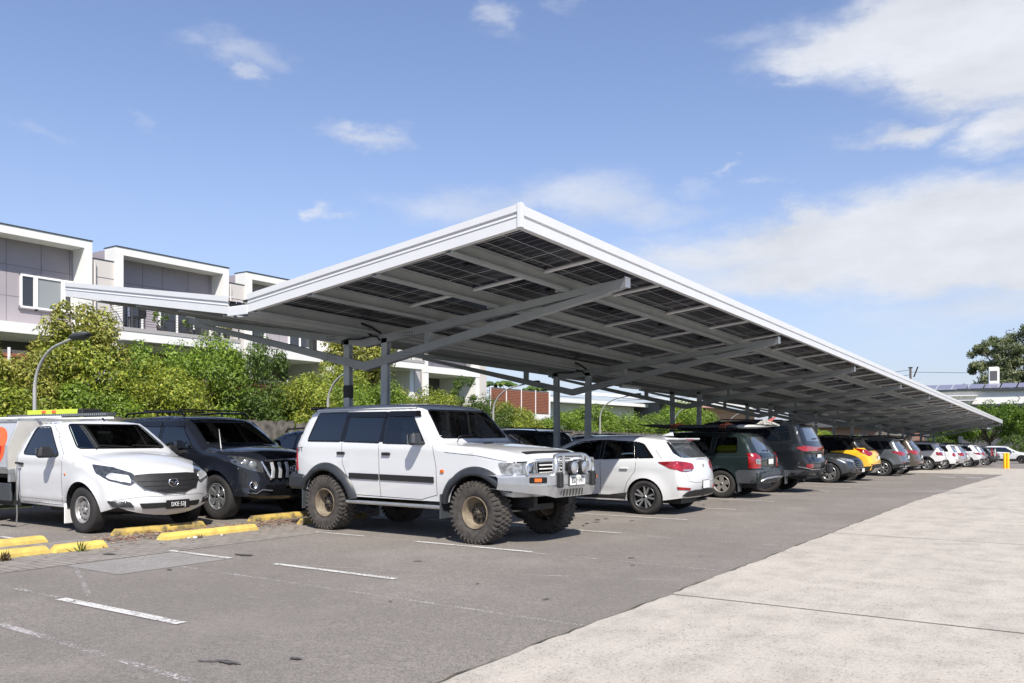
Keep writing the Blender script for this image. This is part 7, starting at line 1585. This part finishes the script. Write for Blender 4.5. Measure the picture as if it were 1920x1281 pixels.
def far_trees():
    q = random.Random(5)
    # gum tree on the right
    mb = MB(); vs = []; fs = []; cl = []
    cs = [(-3.5, 12.0, 2.6, 1.6), (-6.5, 7.6, 2.4, 1.5), (0, 14.0, 2.6, 1.6), (-3.0, 8.4, 2.6, 1.5), (-7.2, 14.6, 2.1, 1.1), (-4.6, 15.7, 2.6, 1.2), (-8.2, 12.2, 1.6, .9), (-4.9, 13.0, 2.4, 1.4), (-1.0, 17.0, 3.2, 1.5), (-8.7, 9.0, 2.6, 1.6), (-5.0, 10.2, 2.6, 1.5), (-1.6, 13.8, 2.8, 1.6), (2.2, 16.0, 3.0, 1.7), (-2.0, 10.2, 3.0, 1.7), (1.8, 12.2, 3.2, 1.8), (5.0, 14.2, 2.8, 1.6), (2.0, 8.6, 3.6, 2.0), (5.5, 10.5, 3.2, 2.0), (-4.4, 7.2, 2.6, 1.4), (-1.2, 6.8, 3.2, 1.5), (-7.2, 5.6, 1.6, .8)]
    for cx, cz, r_, hz in cs:
        for j in range(9):
            cl.append((Vector((cx + q.uniform(-.8, .8) * r_, q.uniform(-2.2, 2.2), cz + q.uniform(-.7, .7) * hz)), q.uniform(.5, .9) * hz * .85))
    for i in range(42000):
        c, r_ = cl[q.randrange(len(cl))]; d = Vector((q.gauss(0, 1), q.gauss(0, 1), q.gauss(0, .6))).normalized(); p = c + d * r_ * q.uniform(.4, 1.2); n = (d + Vector((q.gauss(0, .5), q.gauss(0, .5), q.gauss(0, .5)))).normalized(); a = n.cross(Vector((q.gauss(0, 1), q.gauss(0, 1), q.gauss(0, 1)))).normalized(); b_ = n.cross(a); s_ = .24 * q.uniform(.6, 1.3)
        o = len(vs); vs += [p - a * s_, p + b_ * s_ * .35, p + a * s_, p - b_ * s_ * .35]; fs.append((o, o + 1, o + 2, o + 3))
    mb.add(vs, fs, LF_E); fm = mb.mesh('crown', recalc=False)
    tb = MB(); tb.tube([(0, 0, 0), (-.3, 0, 4), (-.6, 0, 7.5)], [.55, .45, .35], BARKP, n=8)
    for cx, cz, r_, hz in cs: 
        m_ = Vector((cx * .4 - .3, 0, 6 + (cz - 6) * .35)); tb.tube([(-.6, 0, 6.5), m_, (cx, 0, cz - .2)], [.28, .18, .06], BARKP, n=6)
    t = plant('gum_tree', 'tall spreading gum tree with open crown on the right skyline behind the solar roofed building', 'tree', fm, tb.mesh('trunk', recalc=False), -5.9, 150, 0, 0)
    # plane trees by the far lane
    V = []
    for k in range(3):
        fm, cl = foliage(q, 3.3, 3.0, 4.4, 1.6, 52, 9500, .15, LF_P, 'crown'); V.append((fm, limbs(q, cl, 1.8, .16, BARK, 14)))
    P = [(-8.5, 104, 1.0, 'leafy plane tree just right of the far end of the canopy'), (-4.2, 102, 1.08, 'brightest plane tree behind the long white suv'), (.5, 103.5, 1.0, 'plane tree at the right edge of the picture behind the dark suv'), (5.5, 104, 1.0, 'plane tree just outside the right edge of the view'), (-12.5, 108, .85, 'smaller plane tree partly behind the canopy end'), (-1.2, 112, 1.1, 'plane tree behind the others before the dark windows')]
    for i, (x, y, s_, lab) in enumerate(P): plant('plane_tree', lab, 'tree', V[i % 3][0], V[i % 3][1], x, y, -1.05, i * 1.3, (s_, s_, s_), 'plane trees by the far lane')
    fm, cl = foliage(q, 1.6, 1.4, 2.4, .2, 30, 4500, .09, LF_D, 'crown')
    for i, (x, y, lab) in enumerate(((-5.9, 97.5, 'small dark clipped bush behind the bonnet of the long white suv'), (-13.0, 101, 'dark low bush behind the bicycle carrier'), (-17.5, 103, 'dark low bush under the far canopy end'), (-22, 104, 'dark low bush left of the bare twig tree'))): plant('dark_bush', lab, 'bush', fm, None, x, y, -1.05, i, (1, 1, 1), 'dark bushes by the far lane')
    # bare pale tree seen under the canopy end
    t = thing('bare_tree', 'bare pale twigged tree seen under the far end of the canopy', 'tree', (-17.5, 98, -1.0)); mb = MB()
    def br(p, d, l_, r_, n):
        e = p + d * l_; mb.tube([p, p.lerp(e, .5) + Vector((q.uniform(-.05, .05), 0, 0)) * l_, e], [r_, r_ * .8, r_ * .55], BARKP, n=4, cap=False)
        if n: 
            for k in range(3): br(e, (d + Vector((q.uniform(-.7, .7), q.uniform(-.7, .7), q.uniform(-.1, .4)))).normalized(), l_ * .72, r_ * .6, n - 1)
    for k in range(6): br(Vector((0, 0, .4)), Vector((q.uniform(-.8, .8), q.uniform(-.5, .5), 1)).normalized(), 1.0, .06, 4)
    mb.build('branches', t, recalc=False); mb = MB(); mb.tube([(0, 0, 0), (0, 0, .5)], .12, BARKP, n=7); mb.build('trunk', t)
    # tree tops behind the houses
    fm2, cl2 = foliage(q, 4.5, 4.0, 6.0, 1.5, 46, 7500, .22, LF_E, 'crown'); tm2 = limbs(q, cl2, 1.6, .25, BARK, 12)
    for i, (x, y, s_, lab) in enumerate(((-46, 62, .72, 'grey green tree top behind the red slatted wall'), (-50, 78, .80, 'grey green tree top above the white bungalow'), (-48, 128, .85, 'far tree behind the red tiled house'), (-38, 135, .7, 'far tree right of the red tiled house'), (-28, 150, .75, 'far tree behind the canopy columns'))): plant('far_tree', lab, 'tree', fm2, tm2, x, y, -1, i * 1.1, (s_, s_, s_), 'distant trees behind the houses')
    # two palms behind the slatted wall
    for i, (x, y, h, lab) in enumerate(((-37, 52.5, 5.4, 'left palm top showing above the red slatted wall'), (-37, 58.5, 5.3, 'right palm top showing above the red slatted wall'))):
        t = thing('palm', lab, 'palm', (x, y, 0), group='palms behind the slatted wall'); mb = MB()
        for k in range(26):
            a = q.uniform(0, 6.28); L_ = q.uniform(1.2, 1.8); rise = q.uniform(-.1, .7); pts = [Vector((math.cos(a) * L_ * u, math.sin(a) * L_ * u, h + rise * L_ * (u - 1.1 * u * u))) for u in (0, .35, .7, 1)]; s_ = Vector((-math.sin(a), math.cos(a), 0))
            for u in range(3):
                for w_ in (-1, 1): mb.add([pts[u], pts[u + 1], pts[u + 1] + s_ * w_ * .16 + Vector((0, 0, -.15)), pts[u] + s_ * w_ * .20 + Vector((0, 0, -.15))], [(0, 1, 2, 3)], LF_D)
        mb.build('fronds', t, recalc=False); mb = MB(); mb.tube([(0, 0, 0), (.1, 0, h * .5), (0, 0, h)], .14, BARK, n=7); mb.build('trunk', t)

def street_things():
    # curved lamp posts
    def lamp():
        t = thing('curved_lamp', '', 'lamp'); mb = MB(); pts = [(0, 0, 0), (0, 0, 1.2), (.0, 0, 2.35)]
        for k in range(1, 10): a = k / 9 * R(74); pts.append((.92 * (1 - math.cos(a)) * 1.25, 0, 2.35 + .88 * math.sin(a)))
        pts.append((1.45, 0, 3.30)); mb.tube(pts, [.038] * 3 + [.034 - .0012 * k for k in range(10)], mat('lamp_post_grey', (.36, .36, .35), rough=.5), n=10); mb.build('post', t)
        mb = MB(); M = Matrix.Translation((1.68, 0, 3.32)) @ Matrix.Rotation(R(-8), 4, 'Y') @ Matrix.Scale(.32, 4, (0, 0, 1)); mb.lathe([(.001, -.17), (.11, -.15), (.17, 0), (.14, .12), (.07, .17), (.001, .18)], GREYPL, n=20, axis='z', M=M @ Matrix.Scale(1.7, 4, (1, 0, 0))); mb.build('lamp_head', t)
        return t
    p = lamp(); labs = ['curved lamp standing left in front of the shrubs behind the utility truck', 'curved lamp arching up left of the first column pair', 'curved lamp behind the windscreen of the lifted four wheel drive', 'curved lamp arching right of the second column pair', 'curved lamp behind the green station wagon', 'curved lamp far behind the tall black suv']
    for i, (y, lab) in enumerate(zip((8.7, 16.62, 24.55, 32.54, 40.5, 48.4), labs)):
        o = p if i == 0 else copy_tree(p); o.location = (-17.4, y, zg(y)); o['label'] = lab; o['group'] = 'curved lamps along the back fence'
    # fence, one long run with palings
    WOODG = mat('weathered_paling', (.20, .185, .165), rough=.95, noise=.5, nscale=5, dark=(.07, .065, .06))
    def run(x0, y0, x1, y1, h, label, m, g=None, wd=.105, slat=False):
        t = thing('fence', label, 'fence', (x0, y0, zg(y0)), group=g); L_ = math.dist((x0, y0), (x1, y1)); d = Vector((x1 - x0, y1 - y0, 0)).normalized(); a = math.atan2(d.y, d.x); t.rotation_euler = (0, 0, a); mb = MB(); q = random.Random(int(L_ * 10)); n = int(L_ / wd)
        for k in range(n): hh = h + q.uniform(-.03, .03); off = q.uniform(-.004, .004); mb.box(k * wd, k * wd + wd - .008, off - .008, off + .008, .05 + (zg(y0 + d.y * k * wd) - zg(y0)), hh + (zg(y0 + d.y * k * wd) - zg(y0)), m)
        mb.build('palings', t); mb = MB()
        for z in (.4, h - .35): mb.box(0, L_, .012, .05, z, z + .08, m)
        mb.build('rail', t)
    run(-18.0, -4, -18.0, 16, 1.84, 'weathered grey paling fence behind the utility truck and the black suv', WOODG, 'weathered paling fences'); run(-18.0, 16.02, -18.0, 46, 1.80, 'weathered paling fence behind the second row beyond the first columns', WOODG, 'weathered paling fences')
    # power pole and wires
    t = thing('power_pole', 'timber power pole with crossarm and wires above the canopy edge on the right', 'power pole', (-26.6, 170, -1)); W_ = mat('pole_timber', (.13, .095, .085), rough=.9)
    mb = MB(); mb.tube([(0, 0, 0), (0, 0, 15)], .19, W_, n=8); mb.build('pole', t); mb = MB(); mb.rbox((.9, 0, 14.2), (.22, .2, 2.0), BLK, r=.04, M=Matrix.Rotation(.35, 4, 'Y')); mb.rbox((0, 0, 15), (.7, .3, .25), BLK, r=.03); mb.rbox((-.4, .2, 12.5), (1.4, .12, .15), W_, r=.02); mb.build('crossarm', t)
    mb = MB()
    for (dz, x1, z1) in ((14.6, -60, 11), (13.7, -60, 10.4), (14.2, 70, 13.0)): mb.tube([(x1 * u, 0, dz + (z1 - dz) * u - 4 * u * (1 - u) * .8) for u in [k / 10 for k in range(11)]], .035, BLK, n=4)
    for dx in (-3.3, -4.3): mb.tube([(dx, 0, 10.8), (dx, 0, 13.9)], .04, BLK, n=4)
    mb.build('wire', t)

# ---------------------------------------------------------------- buildings
def townhouses():
    RW = mat('white_render', (.80, .79, .75), rough=.8, noise=.05, nscale=1.5); PUR = mat('mauve_panel', (.36, .325, .345), rough=.75, noise=.06, nscale=2); BEI = mat('beige_render', (.60, .56, .52), rough=.85, noise=.04, nscale=1)
    DARKW = mat('dark_window', (.035, .038, .045), rough=.06, spec=.8); FR = mat('white_window_frame', (.85, .85, .84), rough=.4); BL = mat('grey_blind', (.26, .28, .29), rough=.6); DJ = mat('panel_joint', (.20, .18, .20), rough=.9)
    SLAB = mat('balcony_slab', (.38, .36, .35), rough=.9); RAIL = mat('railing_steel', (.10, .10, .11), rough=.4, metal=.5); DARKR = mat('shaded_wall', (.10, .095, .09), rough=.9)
    names = ['leftmost townhouse, outside the picture to the left', 'first townhouse from the left with wide white framed window and mauve panels', 'second townhouse with balcony, railings and plants above the shrubs', 'third townhouse seen above the valley of the canopy and under its left arm', 'fourth townhouse with balcony seen between and right of the first columns', 'last townhouse of the row with low white end']
    for i in range(0, 6):
        ya = 5.65 + 5.56 * i; yb = ya + 4.70; X = -28.0; bal = i in (0, 2, 4); zt = 8.06; dp = .72
        t = thing('townhouse', names[i], 'townhouse', (X, ya, 0), group='row of white framed townhouses'); W_ = yb - ya
        if i == 5: zt = 6.2
        mb = MB()   # box frame: two side fins, top
        mb.box(-dp, 0, 0, .27, 5.05 if not bal else 5.05, zt, RW); mb.box(-dp, 0, W_ - .27, W_, 5.05, zt, RW); mb.box(-dp, 0, .27, W_ - .27, zt - .27, zt, RW); mb.box(-dp - .05, .03, -.02, W_ + .02, zt + .001, zt + .025, GREYPL); mb.build('parapet_frame', t)
        mb = MB(); mb.box(-9, -dp, 0, W_, 5.05, zt - .05, PUR)
        for z in (6.95, 7.02 if False else 5.95): mb.box(-dp, -dp + .004, .28, W_ - .28, z, z + .018, DJ)
        for y in (.30, 1.45, 2.25, 3.35, 4.30): mb.box(-dp, -dp + .005, y, y + .018, 5.1, zt - .28, DJ)
        mb.build('upper_wall', t)
        mb = MB(); mb.box(-9, -.12, W_ + .002, W_ + .858, 0, zt - .55, BEI); mb.box(-.119, -.112, W_ + .01, W_ + .85, 6.9, 6.92, DJ); mb.box(-9, -.10, W_ + .01, W_ + .84, zt - .549, zt - .52, GREYPL); mb.build('link_wall', t)
        mb = MB(); mb.tube([(-.05, W_ + .12, zt - .7), (-.05, W_ + .12, .2)], .045, BEI, n=8); mb.build('downpipe', t)
        # ground floor with deep shaded opening
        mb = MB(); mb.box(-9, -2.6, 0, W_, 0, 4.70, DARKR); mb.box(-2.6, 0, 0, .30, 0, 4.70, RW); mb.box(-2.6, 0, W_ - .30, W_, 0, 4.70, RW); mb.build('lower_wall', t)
        mb = MB(); mb.box(-9, .02, -.02, W_ + .02, 4.70, 5.04, RW); mb.build('floor_beam', t)
        def window(parent, y0, y1, z0, z1, n, name='window', glass=DARKW, x=-dp, blind=False):
            w_ = MB(); f = .065
            w_.box(x, x + .05, y0, y1, z0, z0 + f, FR); w_.box(x, x + .05, y0, y1, z1 - f, z1, FR)
            for k in range(n + 1): yy = y0 + (y1 - y0 - f) * k / n; w_.box(x, x + .052, yy, yy + f, z0, z1, FR)
            o = w_.build(name, parent); g = MB(); g.box(x - .02, x + .012, y0 + .02, y1 - .02, z0 + .02, z1 - .02, BL if blind else glass); g.build('pane', o)
            s_ = MB(); s_.box(x, x + .09, y0 - .05, y1 + .05, z0 - .05, z0 - .003, DJ); s_.build('sill', o)
        if not bal:
            (window(t, 2.67, 3.16, 5.62, 6.72, 1), window(t, 3.165, 4.07, 5.62, 6.72, 1, blind=True), window(t, 4.075, 4.40, 5.62, 6.72, 1)) if i != 3 else (window(t, 2.76, 4.05, 5.30, 6.25, 2), window(t, .5, 1.5, 5.30, 6.25, 1))
        if bal:
            window(t, .30, 1.45, 5.09, 6.45, 2, 'balcony_door'); window(t, 2.1, 4.35, 5.09, 6.45, 3, 'balcony_door')
            mb = MB(); mb.box(-dp, .75, -.22, W_ - .02, 5.045, 5.18, SLAB); mb.box(.45, .73, -.20, W_ - .04, 4.74, 5.043, RW); mb.build('balcony_slab', t)
            rb = MB(); z0, z1 = 5.20, 5.98
            ys = [-.16, .15, 1.35, 2.55, 3.7, W_ - .08]
            for y in ys: rb.box(.66, .70, y, y + .035, 5.18, z1, RAIL)
            rb.box(.645, .71, -.17, W_ - .05, z1, z1 + .035, RAIL)
            for k in range(8): z = z0 + .08 + k * .09; rb.tube([(.68, -.16, z), (.68, W_ - .08, z)], .008, RAIL, n=4)
            for yy in (-.16,): 
                rb.box(-.6, .70, yy, yy + .03, z1, z1 + .035, RAIL)
                for k in range(8): rb.tube([(-.6, yy, z0 + .08 + k * .09), (.68, yy, z0 + .08 + k * .09)], .008, RAIL, n=4)
            rb.build('railing', t)
    # pot plants and a dark chair on the second balcony
    q = random.Random(9); POT = mat('dark_pot', (.05, .05, .05), rough=.6)
    for i, (y, h, m, lab) in enumerate(((18.25, .75, LF_G, 'tall potted plant on the second townhouse balcony left of the doors'), (19.55, .5, LF_G, 'low potted plant in the middle of the second townhouse balcony'), (20.65, .6, LF_O, 'reddish potted plant at the right end of the second townhouse balcony'), (21.1, .5, LF_O, 'small reddish potted plant beside the last balcony post of the second townhouse'))):
        t = thing('pot_plant', lab, 'pot plant', (-27.65, y, 5.185), group='plants on the balcony'); mb = MB(); mb.lathe([(.001, 0), (.11, 0), (.15, .22), (.13, .22), (.12, .18), (.001, .18)], POT, n=12, axis='z'); mb.build('pot', t)
        fm, cl = foliage(q, .30, .30, h, .2, 12, 260, .06, m, 'foliage'); o = bpy.data.objects.new('foliage', fm); COL.objects.link(o); o.parent = t
    t = thing('balcony_chair', 'dark outdoor chair at the left end of the second townhouse balcony', 'chair', (-27.7, 17.35, 5.185)); mb = MB(); mb.rbox((0, 0, .42), (.45, .45, .05), BLK, r=.02); mb.build('seat', t); mb = MB(); mb.rbox((0, .22, .68), (.45, .05, .5), BLK, r=.02); mb.build('backrest', t)
    for dx in (-.19, .19):
        for dy in (-.19, .19): mb = MB(); mb.tube([(dx, dy, 0), (dx, dy, .42)], .018, BLK, n=6); mb.build('leg', t)
    t = thing('closed_parasol', 'closed white garden parasol in the shaded patio below the second balcony', 'parasol', (-25.6, 17.9, 0)); mb = MB(); mb.lathe([(.03, 4.05), (.10, 3.95), (.18, 3.75), (.17, 3.70), (.07, 3.65), (.13, 3.3), (.14, 2.9), (.10, 2.85)], mat('white_canvas', (.62, .60, .66), rough=.9), n=14, axis='z'); mb.build('canvas', t); mb = MB(); mb.tube([(0, 0, 0), (0, 0, 4.1)], .025, ALU, n=6); mb.build('pole', t)
    # brown slatted screens and brick walls of the gardens behind the shrubs
    SL_ = mat('red_brown_slats', (.34, .13, .075), rough=.8, noise=.3, nscale=9)
    def screen(x, y0, y1, z0, z1, label, step=.12, group='red brown slatted garden screens'):
        t = thing('slatted_screen', label, 'screen', (x, y0, 0), group=group); mb = MB(); n = int((z1 - z0) / step)
        for k in range(n): mb.box(-.02, .02, 0, y1 - y0, z0 + k * step, z0 + k * step + step * .72, SL_)
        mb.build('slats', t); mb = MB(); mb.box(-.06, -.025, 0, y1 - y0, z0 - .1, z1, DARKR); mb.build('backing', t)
        for k in range(int((y1 - y0) / 1.7) + 2): yy = min(k * 1.7, y1 - y0); mb = MB(); mb.box(.021, .05, yy - .03, yy + .03, z0 - .05, z1 + .05, FR); mb.build('post', t)
        return t
    screen(-22.5, 5.5, 11.6, 1.4, 3.62, 'red brown slatted screen at the left edge behind the shrubs'); screen(-23.2, 15.2, 20.2, 1.2, 3.35, 'red brown slatted screen behind the tall dark shrub')
    screen(-30.0, 42.0, 48.9, 2.95, 4.42, 'red brown slatted wall above a white base right of the last shrub', step=.10)
    t = thing('garden_wall', 'white rendered wall with handrail under the red brown slatted wall', 'wall', (-30, 42, 0)); mb = MB(); mb.box(-.3, -.002 + .07, 0, 6.9, 0, 2.88, RW); mb.build('wall', t); mb = MB(); mb.tube([(.4, 1.6, 3.2), (.4, 4.6, 1.7)], .03, GREYPL, n=6)
    for k in range(6): mb.tube([(.4, 1.6 + k * .6, 3.2 - k * .3), (.4, 1.6 + k * .6, 2.2 - k * .3)], .02, GREYPL, n=4)
    mb.build('handrail', t)

def other_houses():
    CR = mat('cream_render', (.68, .65, .56), rough=.85, noise=.05, nscale=1); WR = mat('white_metal_roof', (.72, .74, .76), rough=.4, metal=.2); BLU = mat('blue_solar_panel', (.03, .05, .12), rough=.15, spec=.8); SLG = mat('grey_weatherboard', (.10, .10, .11), rough=.8)
    OB = MATS.get('ob') or gmat('orange_brick', lambda nt, b, L: brick_nodes(nt, b, L, (.52, .30, .17), (.44, .25, .15), (.50, .40, .30))); RB = gmat('red_brick', lambda nt, b, L: brick_nodes(nt, b, L, (.36, .17, .12), (.26, .12, .09), (.40, .36, .32)))
    TL = mat('terracotta_tiles', (.38, .20, .16), rough=.85, noise=.35, nscale=6, bump=.5, bscale=8); FR = MATS['white_window_frame']; DK = MATS['dark_window']; RW = MATS['white_render']; PALE = mat('pale_blind_glass', (.45, .50, .55), rough=.25)
    def win(t, x, y0, y1, z0, z1, n, g=PALE, face='x'):
        w_ = MB(); f = .07
        def B(a, b_, c_, d, e=0.05):
            if face == 'x': w_.box(x, x + e, a, b_, c_, d, FR)
            else: w_.box(a, b_, x - e, x, c_, d, FR)
        B(y0, y1, z0, z0 + f); B(y0, y1, z1 - f, z1)
        for k in range(n + 1): yy = y0 + (y1 - y0 - f) * k / n; B(yy, yy + f, z0, z1, .055)
        o = w_.build('window', t); p = MB()
        if face == 'x': p.box(x, x + .015, y0 + .01, y1 - .01, z0 + .01, z1 - .01, g)
        else: p.box(y0 + .01, y1 - .01, x - .015, x, z0 + .01, z1 - .01, g)
        p.build('pane', o)
    t = thing('bungalow', 'cream bungalow with white metal roof and solar panels seen between the second columns', 'house', (-33, 50, 0))
    mb = MB(); mb.box(-9, 0, .6, 18, 0, 4.0, CR); mb.build('wall', t); mb = MB(); mb.prism([(-10, 4.95), (-9.6, 4.85), (.9, 4.02), (.9, 4.22), (-4.5, 4.72), (-10, 5.05)], 0, 19, WR, axis='y'); mb.box(.88, .93, 0, 19, 3.98, 4.25, RW); mb.build('roof', t)
    mb = MB()
    for k in range(9): mb.prism([(-6.0, 4.98), (-2.4, 4.66), (-2.4, 4.70), (-6.0, 5.02)], .4 + k * 1.45, 1.7 + k * 1.45, BLU, axis='y')
    mb.build('solar_panel', t); win(t, 0, 3.6, 8.8, 1.6, 3.0, 4); mb = MB(); mb.tube([(.1, 16.6, 3.95), (.1, 17.2, 3.3), (.1, 17.2, 0)], .05, RW, n=6); mb.build('downpipe', t)
    t = thing('weatherboard_house', 'house with dark grey weatherboards, orange brick side and white eaves right of the bungalow', 'house', (-31, 69, 0))
    mb = MB(); mb.box(-8, 0, 0, 9.5, 0, 4.4, SLG)
    for k in range(26): mb.box(0, .02, 0, 9.5, .3 + k * .16, .31 + k * .16, BLK)
    mb.build('wall', t); mb = MB(); mb.box(-8, .6, 9.502, 24, 0, 4.2, OB); mb.build('brick_wall', t); mb = MB(); mb.prism([(-9, 5.4), (1.6, 4.42), (1.6, 4.68), (-9, 5.7)], -1.0, 24.8, WR, axis='y'); mb.box(1.58, 1.66, -1.0, 24.8, 4.36, 4.72, RW); mb.build('roof', t)
    win(t, .022, 1.6, 3.6, 1.2, 3.9, 2, DK); win(t, .022, 4.6, 8.2, 1.2, 3.9, 3, DK); mb = MB(); mb.box(.02, .2, 1.5, 3.7, 3.3, 4.0, RW); mb.box(.02, .2, 4.5, 8.3, 3.3, 4.0, RW); mb.build('awning', t)
    t = thing('tiled_house', 'house with red tiled hip roof and blue solar panels behind the third columns', 'house', (-42, 104, -1)); mb = MB(); mb.box(-10, 0, 0, 18, 0, 5.1, OB); mb.build('wall', t)
    mb = MB(); e = .6; mb.add([(-10 - e, -e, 5.0), (e, -e, 5.0), (e, 18 + e, 5.0), (-10 - e, 18 + e, 5.0), (-5, 5, 7.4), (-5, 13, 7.4)], [(0, 1, 4), (1, 2, 5, 4), (2, 3, 5), (3, 0, 4, 5), (0, 3, 2, 1)], TL); mb.add([(e + .6, 3, 5.0), (e + .6, 9, 5.0), (-2.4, 6, 6.7)], [(0, 1, 2)], TL); mb.add([(e + .62, 3, 5.0), (e + .62, 9, 5.0), (e + .62, 6, 6.3)], [(0, 1, 2)], OB); mb.build('roof', t, recalc=False)
    mb = MB(); mb.add([(.1, -.2, 5.32), (-2.4, 3.0, 6.4), (-2.4, 5.0, 6.4), (.1, 3.0, 5.32)], [(0, 1, 2, 3)], BLU); mb.build('solar_panel', t, recalc=False)
    t = thing('brick_pillar', 'orange brick wall end seen through the columns above the yellow crossover', 'wall', (-22.6, 79.5, zg(80))); mb = MB(); mb.box(-.5, .5, 0, 1.6, 0, 3.6, OB); mb.build('wall', t); mb = MB(); mb.box(-.56, .56, -.06, 1.66, 3.6, 3.72, RW); mb.build('coping', t)
    # far building with solar panels on the right
    t = thing('commercial_building', 'pale and brick building with a row of solar panels on its roof at the right', 'building', (-8, 118, -1.05)); Z = 1.05
    mb = MB(); mb.box(-26, 30, 0, 12, 6.35, 8.0, RW); mb.box(-26, 30, .6, 12, 0, 6.3, SLG); mb.box(-26, 30, -.1, .6, 6.1, 6.40, MATS['grey_plastic']); mb.build('wall', t)
    mb = MB(); mb.box(-13.2, -8.6, -.05, -.004, 6.42, 7.95, RB); mb.box(2.3, 30, -.05, -.004, 6.42, 7.95, RB); mb.build('brick_panel', t)
    mb = MB(); mb.box(-26.4, 30.4, -.5, 12.4, 8.0, 8.28, MATS['grey_plastic']); mb.build('roof', t)
    for k in range(20): mb = MB(); x = -25 + k * 1.75; mb.add([(x, 0, 8.35), (x + 1.6, 0, 8.35), (x + 1.75, 1.4, 8.95), (x + .15, 1.4, 8.95)], [(0, 1, 2, 3)], MATS['blue_solar_panel'] if k < 3 else mat('lilac_grey_panel', (.20, .20, .27), rough=.15, spec=.8)); mb.build('solar_panel', t, recalc=False)
    mb = MB(); mb.rbox((-1.35, 2, 9.8), (1.15, 1.0, 2.4), RW, r=.1)
    mb.box(-1.75, -.95, 1.49, 1.496, 9.3, 10.5, SLG); mb.build('chimney', t)
    mb = MB(); mb.rbox((-5.0, -.5, 7.45), (4.2, .9, .10), RW, r=.02); mb.rbox((-5.0, -.8, 6.85), (4.2, .9, .10), RW, r=.02); mb.tube([(-7, -.1, 6.6), (-6.8, -.9, 7.4)], .05, SLG, n=5); mb.build('awning', t)
    for k in range(9): win(t, .6, -14 + k * 3.4, -11.4 + k * 3.4, 3.4, 5.6, 2, DK, 'y')
    for x in (-9.7, 1.2): mb = MB(); mb.tube([(x, -.4, 7.35), (x + .35, -.6, 7.0), (x + .1, -.5, 6.6)], .05, SLG, n=5); mb.build('wall_light', t)
    t = thing('dark_low_building', 'low dark brick building in shade behind the far canopy end', 'building', (-34, 112, -1.05)); mb = MB(); mb.box(0, 17, 0, 8, 0, 3.6, RB); mb.build('wall', t); mb = MB(); mb.box(-.5, 17.5, -1.2, 8, 3.6, 3.9, SLG); mb.build('roof', t)
    for k in range(4): win(t, 0, 1.5 + k * 4, 3.6 + k * 4, 1.0, 2.6, 2, DK, 'y')
def brick_nodes(nt, b, L, c1, c2, mo):
    tc = nt.nodes.new('ShaderNodeTexCoord'); mp = nt.nodes.new('ShaderNodeMapping'); mp.inputs['Rotation'].default_value = (R(90), 0, R(90)); L(tc.outputs['Object'], mp.inputs[0]); br = nt.nodes.new('ShaderNodeTexBrick'); L(mp.outputs[0], br.inputs['Vector'])
    br.inputs['Color1'].default_value = (*c1, 1); br.inputs['Color2'].default_value = (*c2, 1); br.inputs['Mortar'].default_value = (*mo, 1); br.inputs['Scale'].default_value = 1; br.inputs['Brick Width'].default_value = .5; br.inputs['Row Height'].default_value = .18; br.inputs['Mortar Size'].default_value = .02
    L(br.outputs[0], b.inputs['Base Color']); b.inputs['Roughness'].default_value = .9

import time as _t
def run(f):
    t0 = _t.time(); f(); print('BUILD', f.__name__, round(_t.time() - t0, 1))
for f in (ground, canopy, townhouses, other_houses, shrubs, far_trees, stops, street_things, build_cars): run(f)
